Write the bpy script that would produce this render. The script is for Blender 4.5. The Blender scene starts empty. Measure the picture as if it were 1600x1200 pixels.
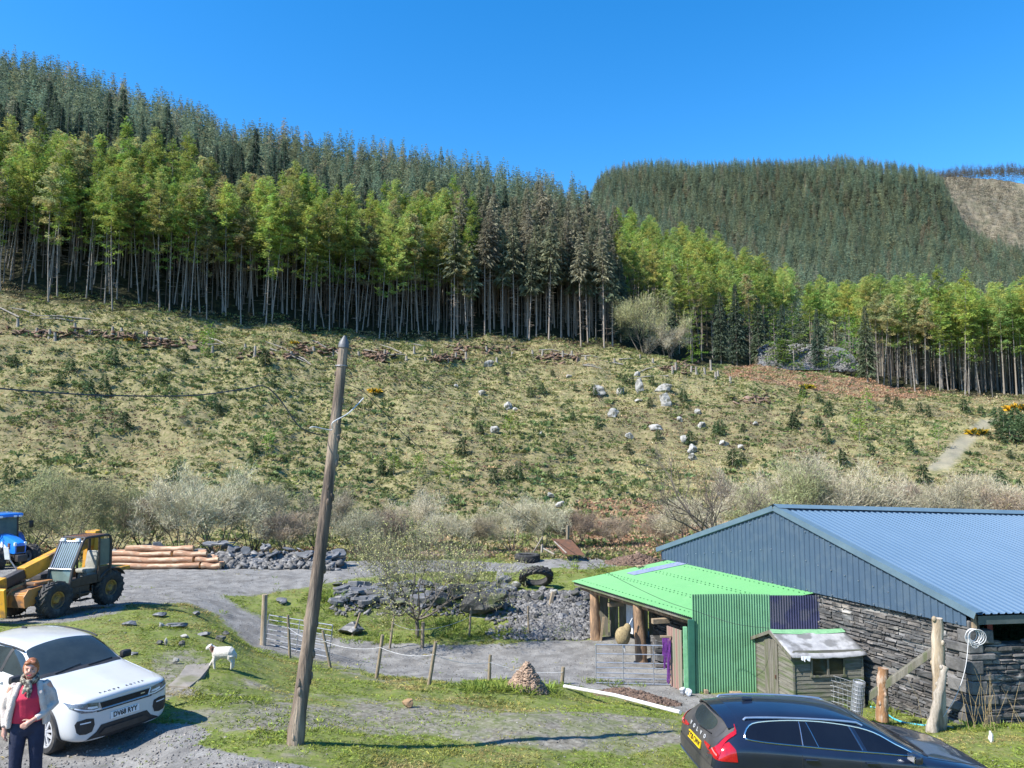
import bpy, bmesh, math, random
import numpy as np
from mathutils import Vector, Matrix, noise as mnoise
from mathutils.bvhtree import BVHTree
R = math.radians
random.seed(7); rng = np.random.default_rng(7)
scene = bpy.context.scene
C = scene.collection
# ---------------------------------------------------------------- camera
FPX = 1164.0; PITCH = R(5.0)
cam = bpy.data.objects.new('camera', bpy.data.cameras.new('camera')); C.objects.link(cam)
cam.data.sensor_width = 36.0; cam.data.lens = 36.0*FPX/1600.0
cam.data.clip_start = 0.1; cam.data.clip_end = 4000
cam.location = (0, 0, 0); cam.rotation_euler = (math.pi/2+PITCH, 0, 0)
scene.camera = cam
# ---------------------------------------------------------------- sky and sun
SUN_DIR = Vector((-5.3, -2.75, 6.5)).normalized()          # towards the sun
elev = math.asin(SUN_DIR.z)
w = bpy.data.worlds.new('World'); scene.world = w; w.use_nodes = True
nt = w.node_tree; bg = nt.nodes['Background']
sky = nt.nodes.new('ShaderNodeTexSky'); sky.sky_type = 'NISHITA'; sky.sun_disc = False
sky.sun_elevation = elev; sky.sun_rotation = math.atan2(SUN_DIR.x, SUN_DIR.y)
sky.air_density = 1.0; sky.dust_density = 0.25; sky.ozone_density = 3.0; sky.altitude = 200
hs = nt.nodes.new('ShaderNodeHueSaturation'); hs.inputs['Saturation'].default_value = 1.38; hs.inputs['Value'].default_value = 1.0
nt.links.new(sky.outputs[0], hs.inputs['Color']); nt.links.new(hs.outputs[0], bg.inputs[0])
bg.inputs[1].default_value = 0.15
sun = bpy.data.objects.new('sun', bpy.data.lights.new('sun', 'SUN')); C.objects.link(sun)
sun.data.energy = 5.0; sun.data.angle = R(0.5); sun.data.color = (1.0, 0.95, 0.87)
sun.rotation_euler = SUN_DIR.to_track_quat('Z', 'Y').to_euler()
scene.view_settings.view_transform = 'Standard'; scene.view_settings.look = 'None'
scene.view_settings.gamma = 1; scene.view_settings.exposure = 0.92
scene.render.resolution_x = 1024; scene.render.resolution_y = 768
# ---------------------------------------------------------------- helpers
def ray(px, py):
    u = (px-800)/FPX; v = (600-py)/FPX; c, s = math.cos(PITCH), math.sin(PITCH)
    return Vector((u, c-v*s, s+v*c))
def P(px, py, d):
    r = ray(px, py); return r*(d/r.y)
def proj(x, y, z):
    c, s = math.cos(PITCH), math.sin(PITCH)
    f = y*c+z*s; up = -y*s+z*c
    f = np.where(np.abs(f) < 1e-3, 1e-3, f)
    return 800+FPX*x/f, 600-FPX*up/f
def hash2(ix, iy, seed=0):
    n = (ix.astype(np.int64)*374761393+iy.astype(np.int64)*668265263+seed*974711) & 0x7fffffff
    n = ((n ^ (n >> 13))*1274126177) & 0x7fffffff
    return ((n ^ (n >> 16)) & 0xffff)/65535.0
def vnoise(x, y, seed=0):
    x = np.asarray(x, float); y = np.asarray(y, float)
    ix = np.floor(x); iy = np.floor(y); fx = x-ix; fy = y-iy
    fx = fx*fx*(3-2*fx); fy = fy*fy*(3-2*fy)
    a = hash2(ix, iy, seed); b = hash2(ix+1, iy, seed); c = hash2(ix, iy+1, seed); d = hash2(ix+1, iy+1, seed)
    return (a*(1-fx)+b*fx)*(1-fy)+(c*(1-fx)+d*fx)*fy
def fbm(x, y, oct=4, seed=0):
    s = 0; a = 0.5; t = 0
    for i in range(oct):
        s = s+a*vnoise(x, y, seed+i*17); t += a; a *= 0.5; x = np.asarray(x)*2.03+5.1; y = np.asarray(y)*2.03+3.7
    return s/t
def tag(o, label=None, cat=None, group=None, kind=None):
    if label: o['label'] = label
    if cat: o['category'] = cat
    if group: o['group'] = group
    if kind: o['kind'] = kind
    return o
def thing(name, label, cat, loc=(0,0,0), rotz=0, group=None):
    o = bpy.data.objects.new(name, None); C.objects.link(o); o.empty_display_size = 0.2
    o.location = loc; o.rotation_euler = (0, 0, rotz)
    return tag(o, label, cat, group)
def dup(o, parent=None, loc=None, rot=None, scale=None, label=None):
    c = o.copy(); C.objects.link(c)
    if parent is not None: c.parent = parent
    if loc is not None: c.location = loc
    if rot is not None: c.rotation_euler = rot
    if scale is not None: c.scale = scale
    if label: c['label'] = label
    for ch in list(o.children): dup(ch, c)
    return c
def link(name, me, mat=None, parent=None):
    o = bpy.data.objects.new(name, me); C.objects.link(o)
    if mat is not None:
        for m in (mat if isinstance(mat, (list, tuple)) else [mat]): me.materials.append(m)
    if parent is not None: o.parent = parent
    return o
def np_mesh(name, V, F, col=None, smooth=False):
    """V (n,3), F (m,k) all with k corners"""
    me = bpy.data.meshes.new(name); V = np.asarray(V, np.float32); F = np.asarray(F, np.int32)
    m, k = F.shape
    me.vertices.add(len(V)); me.vertices.foreach_set('co', V.ravel())
    me.loops.add(m*k); me.loops.foreach_set('vertex_index', F.ravel())
    me.polygons.add(m); me.polygons.foreach_set('loop_start', np.arange(0, m*k, k, dtype=np.int32))
    if smooth: me.polygons.foreach_set('use_smooth', np.ones(m, bool))
    me.update(calc_edges=True); 
    if col is not None:
        a = me.color_attributes.new('Col', 'FLOAT_COLOR', 'POINT')
        cc = np.ones((len(V), 4), np.float32); cc[:, :col.shape[1]] = col
        a.data.foreach_set('color', cc.ravel())
    return me
class MB:
    def __init__(s): s.v = []; s.f = []; s.mi = []; s.m = 0
    def add(s, vs, fs):
        b = len(s.v); s.v += [tuple(q) for q in vs]; s.f += [tuple(i+b for i in q) for q in fs]; s.mi += [s.m]*len(fs)
        return s
    def box(s, c, size, rz=0, M=None, taper=None):
        hx, hy, hz = size[0]/2, size[1]/2, size[2]/2; vs = []
        for z in (-hz, hz):
            for x, y in ((-hx,-hy),(hx,-hy),(hx,hy),(-hx,hy)):
                k = taper if (taper and z > 0) else 1
                q = Vector((x*k, y*k, z))
                if M is not None: q = M @ q
                elif rz: q = Matrix.Rotation(rz, 3, 'Z') @ q
                vs.append(q+Vector(c))
        return s.add(vs, [(0,3,2,1),(4,5,6,7),(0,1,5,4),(1,2,6,5),(2,3,7,6),(3,0,4,7)])
    def bevbox(s, c, size, b=0.02, M=None):
        bm = bmesh.new(); bmesh.ops.create_cube(bm, size=1)
        bmesh.ops.scale(bm, vec=size, verts=bm.verts)
        bmesh.ops.bevel(bm, geom=bm.edges[:], offset=b, segments=2, affect='EDGES', profile=0.5)
        MM = Matrix.Translation(c) @ (M.to_4x4() if M is not None else Matrix.Identity(4))
        return s.bm(bm, MM)
    def bm(s, bm, M=None):
        bm.verts.ensure_lookup_table(); bm.verts.index_update()
        vs = [(M @ v.co) if M is not None else v.co.copy() for v in bm.verts]
        s.add(vs, [[v.index for v in f.verts] for f in bm.faces]); bm.free(); return s
    def tube(s, pts, r, n=8, cap=True):
        pts = [Vector(p) for p in pts]; k = len(pts)
        rs = r if isinstance(r, (list, tuple)) else [r]*k
        d = (pts[-1]-pts[0]).normalized() if (pts[-1]-pts[0]).length > 1e-6 else (pts[1]-pts[0]).normalized()
        a = Vector((0,0,1)) if abs(d.z) < 0.9 else Vector((1,0,0))
        vs = []; fs = []
        t = (pts[1]-pts[0]).normalized(); nx = t.cross(a).normalized()
        for i, p in enumerate(pts):
            if i == 0: t = (pts[1]-pts[0])
            elif i == k-1: t = (pts[-1]-pts[-2])
            else: t = pts[i+1]-pts[i-1]
            t = t.normalized(); nx = (nx-t*nx.dot(t))
            nx = nx.normalized() if nx.length > 1e-6 else t.orthogonal().normalized()
            ny = t.cross(nx)
            for j in range(n):
                an = 2*math.pi*j/n
                vs.append(p+(nx*math.cos(an)+ny*math.sin(an))*rs[i])
        for i in range(k-1):
            for j in range(n):
                q = (j+1) % n
                fs.append((i*n+j, i*n+q, (i+1)*n+q, (i+1)*n+j))
        if cap: fs.append(tuple(range(n-1, -1, -1))); fs.append(tuple((k-1)*n+j for j in range(n)))
        return s.add(vs, fs)
    def cyl(s, p0, p1, r, r2=None, n=12): return s.tube([p0, p1], [r, r if r2 is None else r2], n)
    def lathe(s, prof, c=(0,0,0), axis='Z', n=24, M=None):
        vs = []; fs = []; k = len(prof)
        for (r, z) in prof:
            for j in range(n):
                a = 2*math.pi*j/n; q = Vector((r*math.cos(a), r*math.sin(a), z))
                if axis == 'Y': q = Vector((q.x, q.z, q.y))
                if axis == 'X': q = Vector((q.z, q.x, q.y))
                if M is not None: q = M @ q
                vs.append(q+Vector(c))
        for i in range(k-1):
            for j in range(n):
                q = (j+1) % n; fs.append((i*n+j, i*n+q, (i+1)*n+q, (i+1)*n+j))
        return s.add(vs, fs)
    def prism(s, poly, a, b):
        """poly: list of 3D points (planar), extruded by vector from a to b offsets"""
        a = Vector(a); b = Vector(b); n = len(poly)
        vs = [Vector(q)+a for q in poly]+[Vector(q)+b for q in poly]
        fs = [tuple(range(n-1, -1, -1)), tuple(range(n, 2*n))]
        for i in range(n): j = (i+1) % n; fs.append((i, j, n+j, n+i))
        return s.add(vs, fs)
    def quad(s, a, b, c, d): return s.add([a, b, c, d], [(0,1,2,3)])
    def build(s, name, mat, parent=None, smooth=False, world=False, bevel=0, fixn=True):
        me = bpy.data.meshes.new(name)
        off = Vector((0,0,0)); q_ = parent
        while world and q_ is not None: off = off+q_.location; q_ = q_.parent
        me.from_pydata([(Vector(q)-off) for q in s.v], [], s.f); 
        if fixn:
            bm = bmesh.new(); bm.from_mesh(me); bmesh.ops.recalc_face_normals(bm, faces=bm.faces[:]); bm.to_mesh(me); bm.free()
        if isinstance(mat, (list, tuple)): me.polygons.foreach_set('material_index', s.mi)
        o = link(name, me, mat, parent)
        if smooth:
            me.polygons.foreach_set('use_smooth', [True]*len(me.polygons))
            try: me.set_sharp_from_angle(angle=R(38 if smooth is True else smooth))
            except Exception: pass
        if bevel:
            m = o.modifiers.new('bevel', 'BEVEL'); m.width = bevel; m.segments = 2; m.limit_method = 'ANGLE'; m.angle_limit = R(35)
        me.update()
        return o
# ---------------------------------------------------------------- materials
def hexc(r, g, b):
    f = lambda c: (c/255/12.92) if c/255 <= 0.04045 else ((c/255+0.055)/1.055)**2.4
    return (f(r), f(g), f(b))
def pmat(name, a, b=None, scale=6.0, rough=0.7, bump=0.0, bscale=None, metal=0.0, detail=6, stretch=(1,1,1), c=None, cscale=1.0, spec=0.5, coat=0, contrast=(0.35, 0.65), camt=(0.5,0.6), attr=False, bdist=0.02):
    m = bpy.data.materials.new(name); m.use_nodes = True; nt = m.node_tree; n = nt.nodes; L = nt.links
    bs = n['Principled BSDF']; bs.inputs['Roughness'].default_value = rough; bs.inputs['Metallic'].default_value = metal
    bs.inputs['Specular IOR Level'].default_value = spec; bs.inputs['Coat Weight'].default_value = coat; bs.inputs['Coat Roughness'].default_value = 0.03
    b = b or tuple(x*0.7 for x in a)
    tc = n.new('ShaderNodeTexCoord'); mp = n.new('ShaderNodeMapping'); mp.inputs['Scale'].default_value = stretch
    L.new(tc.outputs['Object'], mp.inputs[0])
    nz = n.new('ShaderNodeTexNoise'); nz.inputs['Scale'].default_value = scale; nz.inputs['Detail'].default_value = detail; nz.inputs['Roughness'].default_value = 0.65
    L.new(mp.outputs[0], nz.inputs['Vector'])
    rp = n.new('ShaderNodeValToRGB'); rp.color_ramp.elements[0].position = contrast[0]; rp.color_ramp.elements[1].position = contrast[1]
    rp.color_ramp.elements[0].color = (*a, 1); rp.color_ramp.elements[1].color = (*b, 1)
    L.new(nz.outputs[0], rp.inputs[0]); out = rp.outputs[0]
    if c:
        n2 = n.new('ShaderNodeTexNoise'); n2.inputs['Scale'].default_value = cscale; n2.inputs['Detail'].default_value = 5
        L.new(mp.outputs[0], n2.inputs['Vector'])
        r2 = n.new('ShaderNodeValToRGB'); r2.color_ramp.elements[0].position = camt[0]; r2.color_ramp.elements[1].position = camt[1]
        L.new(n2.outputs[0], r2.inputs[0])
        mx = n.new('ShaderNodeMix'); mx.data_type = 'RGBA'; L.new(r2.outputs[0], mx.inputs[0]); L.new(out, mx.inputs[6]); mx.inputs[7].default_value = (*c, 1)
        out = mx.outputs[2]
    if attr:
        at = n.new('ShaderNodeVertexColor'); at.layer_name = 'Col'
        mx = n.new('ShaderNodeMix'); mx.data_type = 'RGBA'; mx.blend_type = 'MULTIPLY'; mx.inputs[0].default_value = 1
        L.new(at.outputs[0], mx.inputs[6]); L.new(out, mx.inputs[7]); out = mx.outputs[2]
    L.new(out, bs.inputs['Base Color'])
    if bump:
        bp = n.new('ShaderNodeBump'); bp.inputs['Strength'].default_value = bump; bp.inputs['Distance'].default_value = bdist
        n3 = n.new('ShaderNodeTexNoise'); n3.inputs['Scale'].default_value = bscale or scale*2; n3.inputs['Detail'].default_value = 8
        L.new(mp.outputs[0], n3.inputs['Vector']); L.new(n3.outputs[0], bp.inputs['Height']); L.new(bp.outputs[0], bs.inputs['Normal'])
    return m
# ---------------------------------------------------------------- terrain heights: columns of (distance, height) fitted to the valley
def p(y): return ('p', y)
COLS = {
 -300: [(3,-3.7),(9,-4.4),(12,-5.1),(16,-5.25),(20,-5.2),(25,-5.4),(32,-5.8),(42,-6.4),(48,-7.0),(58,-7.2),(67,p(750)),(76,p(650)),(85,p(550)),(92,p(460)),(200,99),(240,108),(400,112),(900,120)],
 0: [(3,-3.7),(9.7,-4.52),(12.3,-5.2),(16,-5.3),(20,-5.35),(23.5,-5.4),(26,-5.6),(32,-5.95),(38,-6.3),(42,-6.6),(48,-7.0),(58,-7.4),(68,p(750)),(78,p(650)),(88,p(550)),(97,p(468)),(205,97),(240,106),(400,105),(900,110)],
 200: [(3,-3.7),(9,-4.4),(12,-5.15),(14,-5.27),(16,-5.3),(20,-5.25),(24,-5.32),(26,-5.5),(30,-5.85),(36,-6.05),(38,-6.15),(41,-6.3),(48,-7),(57,-7.5),(69,p(750)),(81,p(650)),(93,p(550)),(100,p(490)),(208,88),(240,96),(400,95),(900,100)],
 300: [(3,-3.7),(9,-4.3),(12,-4.9),(16,-5.22),(20,-5.42),(24.5,-5.45),(26.5,-5.8),(30,-6.0),(36,-6.12),(38,-6.15),(41,-6.3),(48,-7),(57,-7.5),(69.5,p(750)),(82.5,p(650)),(96,p(550)),(104,p(499)),(212,84),(240,91),(400,90),(900,95)],
 360: [(3,-3.8),(9,-4.3),(12,-4.85),(16,-5.3),(20,-5.6),(23,-5.8),(24.3,-5.9),(25.3,-6.5),(28,-6.6),(30,-6.4),(33,-6.25),(37,-6.15),(41,-6.3),(48,-6.9),(57,-7.5),(70,p(750)),(83.5,p(650)),(98,p(550)),(106,p(505)),(214,82),(240,89),(400,88),(900,90)],
 410: [(3,-3.8),(9,-4.25),(12,-4.8),(16,-5.4),(20,-5.9),(23,-6.3),(25,-6.7),(27,-7.05),(29,-6.9),(31,-6.65),(33,-6.45),(37,-6.2),(41,-6.3),(48,-6.8),(56,-7.5),(70,p(750)),(84,p(650)),(99,p(550)),(107,p(508)),(215,82),(240,88),(400,85),(900,90)],
 500: [(3,-3.8),(9,-4.4),(12.3,-4.9),(16,-5.6),(20,-6.3),(23,-6.75),(26,-7.3),(28,-7.5),(30,-7.45),(31.5,-7.0),(32.5,-6.6),(35,-6.4),(37,-6.3),(41,-6.3),(43,-6.5),(56,-7.5),(73,p(750)),(87,p(650)),(104,p(550)),(112,p(523)),(220,80),(245,86),(400,82),(900,90)],
 650: [(3,-3.9),(9,-4.6),(11.5,-5.0),(16,-5.75),(21,-6.65),(22,-6.95),(25,-7.5),(28,-7.7),(30,-7.65),(32,-7.6),(33,-7.3),(34.5,-6.8),(36,-6.45),(37.5,-6.3),(41,-6.3),(44,-6.5),(56,-7.5),(74,p(750)),(91,p(650)),(112,p(550)),(119,p(528)),(228,78),(255,82),(400,78),(900,90)],
 800: [(3,-3.9),(9,-4.7),(12,-5.3),(15.5,-5.62),(19,-6.6),(21,-6.75),(22.2,-7.0),(24,-7.4),(27,-7.65),(30,-7.65),(31.7,-7.6),(32.7,-7.1),(33.5,-6.8),(34.5,-6.5),(36,-6.4),(39,-6.35),(43,-6.35),(46,-6.6),(56,-7.5),(76,p(750)),(96,p(650)),(120,p(550)),(126,p(532)),(240,75),(270,78),(400,74),(900,90)],
 900: [(3,-3.9),(9,-4.8),(12,-5.4),(16,-5.8),(20,-6.85),(22,-7.3),(24,-7.55),(28,-7.65),(31,-7.62),(32.5,-7.2),(33.7,-6.7),(34.7,-6.45),(36,-6.4),(40,-6.38),(44,-6.38),(47,-6.6),(57,-7.5),(77,p(750)),(97,p(650)),(121,p(555)),(127,p(540)),(250,74),(280,77),(400,76),(900,95)],
 930: [(3,-3.9),(9,-4.85),(12,-5.45),(16,-5.82),(20,-6.9),(22,-7.4),(24,-7.58),(28,-7.65),(31,-7.61),(32.8,-7.3),(33.8,-6.8),(34.8,-6.5),(36.5,-6.4),(40,-6.4),(44,-6.4),(47,-6.6),(57,-7.45),(77,p(750)),(97,p(650)),(121,p(557)),(127,p(543)),(250,73),(280,76),(400,112),(520,180),(600,185),(900,190)],
 960: [(3,-3.9),(9,-4.9),(12,-5.5),(16,-5.86),(20.5,-7.0),(22,-7.45),(24,-7.6),(28,-7.65),(31,-7.6),(33,-7.4),(34,-6.9),(35,-6.5),(37,-6.4),(40,-6.4),(44,-6.4),(47,-6.6),(57,-7.4),(77,p(750)),(98,p(650)),(122,p(560)),(128,p(548)),(170,37),(250,68),(330,92),(420,140),(520,192),(600,195),(900,190)],
 1100: [(3,-3.9),(9,-5.1),(12,-5.7),(14,-5.85),(17,-6.3),(20.5,-7.35),(22,-7.55),(24,-7.65),(30,-7.65),(34,-7.5),(37,-7.0),(40,-6.8),(47,-6.9),(57,-7.3),(77,p(750)),(98,p(650)),(124,p(570)),(132,14.5),(200,41),(260,58),(400,119),(520,195),(600,197),(900,200)],
 1250: [(3,-4),(9,-5.1),(12,-5.85),(15,-6.15),(18,-6.9),(21,-7.5),(24,-7.65),(34,-7.5),(45,-7),(57,-7.2),(75,p(750)),(96,p(660)),(130,p(582)),(145,15),(190,26),(260,48),(400,118),(520,195),(600,197),(900,200)],
 1400: [(3,-4),(9,-5.25),(12,-6.0),(15,-6.3),(18,-6.9),(20,-7.3),(24,-7.5),(34,-7.4),(45,-7),(57,-7.2),(78,p(745)),(102,p(655)),(131,p(605)),(180,20),(260,44),(400,112),(520,194),(600,197),(900,200)],
 1480: [(3,-4),(9,-5.3),(12,-5.75),(15,-6.3),(18,-6.86),(19.7,-7.2),(24,-7.45),(40,-7.3),(57,-7.2),(79,p(743)),(105,p(653)),(130,p(615)),(180,18),(260,42),(400,110),(500,181),(560,181),(800,292),(900,300)],
 1550: [(3,-4),(9,-5.3),(12,-5.8),(15,-6.3),(18,-6.82),(19.5,-7.15),(24,-7.4),(40,-7.2),(57,-7.2),(80,p(742)),(108,p(652)),(130,p(622)),(180,17),(260,40),(380,96),(430,118),(480,112),(560,140),(800,300),(900,310)],
 1900: [(3,-4),(9,-5.2),(12,-5.8),(15,-6.3),(18,-6.8),(19.5,-7.1),(24,-7.4),(40,-7.2),(57,-7.2),(84,p(742)),(112,p(652)),(140,p(622)),(180,14),(260,34),(360,62),(430,70),(500,90),(600,150),(800,285),(900,300)],
}
LD = np.linspace(math.log(3), math.log(900), 700)
def pchip(x, y, xq):
    x = np.asarray(x, float); y = np.asarray(y, float); h = np.diff(x); dl = np.diff(y)/h; m = np.zeros_like(y)
    for i in range(1, len(x)-1):
        if dl[i-1]*dl[i] > 0:
            w1 = 2*h[i]+h[i-1]; w2 = h[i]+2*h[i-1]; m[i] = (w1+w2)/(w1/dl[i-1]+w2/dl[i])
    m[0] = dl[0]; m[-1] = dl[-1]
    xq = np.clip(xq, x[0], x[-1]); i = np.clip(np.searchsorted(x, xq)-1, 0, len(x)-2)
    t = (xq-x[i])/h[i]
    return ((2*t**3-3*t**2+1)*y[i]+(t**3-2*t**2+t)*h[i]*m[i]+(-2*t**3+3*t**2)*y[i+1]+(t**3-t**2)*h[i]*m[i+1])
KX = sorted(COLS); TAB = []
for k in KX:
    xs, ys = [], []
    for d, z in COLS[k]:
        if isinstance(z, tuple): z = P(k, z[1], d).z
        elif d < 62: z = P(k, 702-1164*z/d, d).z
        xs.append(math.log(d)); ys.append(z)
    TAB.append(pchip(xs, ys, LD))
TAB = np.array(TAB)
PXG = np.linspace(-300, 1900, 441)
G = np.array([pchip(KX, TAB[:, j], PXG) for j in range(len(LD))]).T          # (px, ld)
for _ in range(3): G[1:-1] = (G[:-2]+2*G[1:-1]+G[2:])/4
def hz(x, y, rough=True):
    """terrain height at world x, y"""
    x = np.asarray(x, float); y = np.asarray(y, float)
    r = np.hypot(x, y); th = np.arctan2(x, y)
    lo = math.atan((-300-800)/FPX); hi = math.atan((1900-800)/FPX)
    tc = np.clip(th, lo, hi)
    d = np.clip(r*np.cos(tc), 3.001, 899)
    pxs = 800+FPX*np.tan(tc)*1.0
    a = np.clip((pxs+300)/5.0, 0, 439.999); i = a.astype(int); fa = a-i
    b = np.clip((np.log(d)-LD[0])/(LD[1]-LD[0]), 0, 698.999); j = b.astype(int); fb = b-j
    z = (G[i,j]*(1-fa)+G[i+1,j]*fa)*(1-fb)+(G[i,j+1]*(1-fa)+G[i+1,j+1]*fa)*fb
    bk = np.clip((np.abs(th)-R(75))/R(60), 0, 1); bk = bk*bk*(3-2*bk)
    z = z*(1-bk)+bk*(-3.9)
    if rough:
        q = np.clip(d/14, 0.6, 1); far = np.clip((d-52)/25, 0, 1); vf = np.clip((d-110)/80, 0, 1)
        z = z+(fbm(x*0.9, y*0.9, 4, 3)-0.5)*0.16*q+(fbm(x*4.2, y*4.2, 3, 9)-0.5)*0.045*q
        z = z+far*((fbm(x*0.16, y*0.16, 4, 21)-0.5)*2.6+(fbm(x*0.7, y*0.7, 3, 5)-0.5)*0.9)
        z = z+vf*(fbm(x*0.03, y*0.03, 3, 33)-0.5)*9
    return z
def hz1(x, y): return float(hz(np.array([x]), np.array([y]))[0])
_DS = np.exp(np.linspace(math.log(4), math.log(880), 3000))
def T(px, py, dmin=4.0):
    """point of the ground seen at a pixel of the photograph"""
    r = ray(px, py); k = _DS/r.y
    z = hz(r.x*k, _DS); g = r.z*k-z; g[_DS < dmin] = 1
    idx = np.nonzero(g < 0)[0]
    if len(idx) == 0: return Vector(P(px, py, 300))
    i = idx[0]; a, b = g[i-1], g[i]; t = a/(a-b) if a != b else 0
    d = _DS[i-1]+(_DS[i]-_DS[i-1])*t
    return Vector((r.x*d/r.y, d, r.z*d/r.y))
def GP(px, d):
    """ground point in the direction of a pixel column at distance d"""
    x = (px-800)/FPX*d; x *= math.cos(PITCH)
    return Vector((x, d, hz1(x, d)))
def inpoly(px, py, poly):
    c = np.zeros(px.shape, bool); n = len(poly)
    for i in range(n):
        x1, y1 = poly[i]; x2, y2 = poly[(i+1) % n]
        if y1 == y2: continue
        c ^= ((y1 > py) != (y2 > py)) & (px < (x2-x1)*(py-y1)/(y2-y1)+x1)
    return c
# ---------------------------------------------------------------- ground mesh
TH = np.concatenate([np.linspace(-180, -62, 50)[:-1], np.linspace(-62, -40, 60)[:-1], np.linspace(-40, 40, 620)[:-1], np.linspace(40, 62, 60)[:-1], np.linspace(62, 180, 50)])
RR = np.concatenate([[0.05, 1, 2, 3], np.exp(np.linspace(math.log(4), math.log(60), 420))[:-1], np.exp(np.linspace(math.log(60), math.log(880), 330)), [1200, 2000, 3500]])
tt, rr = np.meshgrid(np.radians(TH), RR)
X = (rr*np.sin(tt)); Y = (rr*np.cos(tt)); Z = hz(X, Y)
nr, nc = X.shape
px, py = proj(X, Y, Z)
front = (Y > 3) & (np.abs(np.degrees(tt)) < 60)
GRAVEL = [
 [(-400,905),(-300,880),(60,884),(180,890),(350,884),(500,882),(560,874),(620,870),(720,878),(850,877),(930,864),(990,860),(990,878),(950,886),(800,893),(640,897),(560,903),(480,917),(420,927),(330,933),(300,941),(200,946),(180,960),(100,972),(-400,985)],
 [(200,938),(335,930),(385,952),(420,972),(470,985),(540,996),(640,1008),(750,1008),(860,1001),(930,1000),(990,985),(1090,985),(1090,1085),(1190,1088),(1190,1100),(1070,1116),(980,1085),(880,1070),(780,1062),(700,1068),(600,1056),(520,1036),(450,1026),(400,1012),(372,992),(340,962),(290,941)],
 [(-400,1120),(-100,1128),(120,1128),(300,1128),(335,1145),(310,1165),(420,1190),(520,1204),(600,1300),(560,2600),(-400,2600)],
]
BARE = [[(240,1112),(330,1105),(480,1100),(700,1102),(840,1112),(1060,1122),(1080,1160),(980,1180),(820,1168),(640,1150),(480,1138),(330,1140)],
        [(240,1020),(300,1010),(330,1040),(300,1085),(240,1090)],[(450,1030),(540,1000),(590,1030),(560,1055),(500,1045)]]
def soft(polys, wob=9, w=7):
    n1 = (fbm(X*0.8, Y*0.8, 4, 41)-0.5)*2*wob; n2 = (fbm(X*0.8+30, Y*0.8, 4, 43)-0.5)*2*wob*0.5
    acc = np.zeros(X.shape)
    for pl in polys:
        c = np.zeros(X.shape)
        for ox, oy in ((0,0),(w,0),(-w,0),(0,w*.4),(0,-w*.4)):
            c += inpoly(px+n1+ox, py+n2+oy, pl)
        acc = np.maximum(acc, c/5)
    return acc*front
gravel = soft(GRAVEL)*(Y < 50); gravel[(Y <= 3)] = 1
bare = soft(BARE, 16, 14)*(Y < 40)
bare = np.clip(bare*0.62+np.clip((fbm(X*0.5, Y*0.5, 4, 55)-0.56)*5, 0, 1)*0.5*(Y < 30), 0, 1)*(1-gravel)
hill = np.clip((Y-45+4*(fbm(X*0.2, Y*0.2, 3, 2)-0.5))/5, 0, 1)*(front | (rr > 50))
# hillside: bracken strip, heather, path, forest floor
brk = soft([[(900,790),(1000,790),(1150,830),(1300,900),(1000,900),(880,870)], [(1130,572),(1200,566),(1300,590),(1400,590),(1470,618),(1380,628),(1240,606),(1130,588)], [(560,840),(700,830),(780,860),(600,870)]], 14, 10)*hill
heath = np.clip((fbm(X*0.13, Y*0.13, 5, 77)-0.52)*5, 0, 1)*0.6
heath = np.maximum(heath, soft([[(920,620),(1100,630),(1320,660),(1340,730),(1150,720),(950,690)], [(0,610),(200,610),(300,660),(250,720),(0,700)]], 55, 60)*0.55)*hill
path = soft([[(1445,735),(1480,735),(1520,690),(1560,655),(1535,655),(1490,690)]], 3, 3)*hill
edge_px = np.array([-300,0,200,300,410,500,650,800,900,960,1100,1250,1400,1550,1900]); edge_d = np.array([92,97,100,104,107,112,119,126,127,128,131,150,133,131,140])
ed = np.interp(px, edge_px, edge_d)
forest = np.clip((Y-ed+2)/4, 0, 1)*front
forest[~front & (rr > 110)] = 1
brownhill = np.clip((Y-520)/40, 0, 1)*(px > 1440)
m1 = np.stack([gravel, bare, hill, brk], -1).reshape(-1, 4); m2 = np.stack([heath, path, forest, brownhill], -1).reshape(-1, 4)
V = np.stack([X, Y, Z], -1).reshape(-1, 3)
ii, jj = np.meshgrid(np.arange(nr-1), np.arange(nc-1), indexing='ij')
F = np.stack([ii*nc+jj, (ii+1)*nc+jj, (ii+1)*nc+jj+1, ii*nc+jj+1], -1).reshape(-1, 4)[:, ::-1]
fg = gravel[:-1, :-1].ravel() > 0.5; fh = hill[:-1, :-1].ravel() > 0.5; ffar = (Y[:-1, :-1] > 175).ravel() & fh
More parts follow.
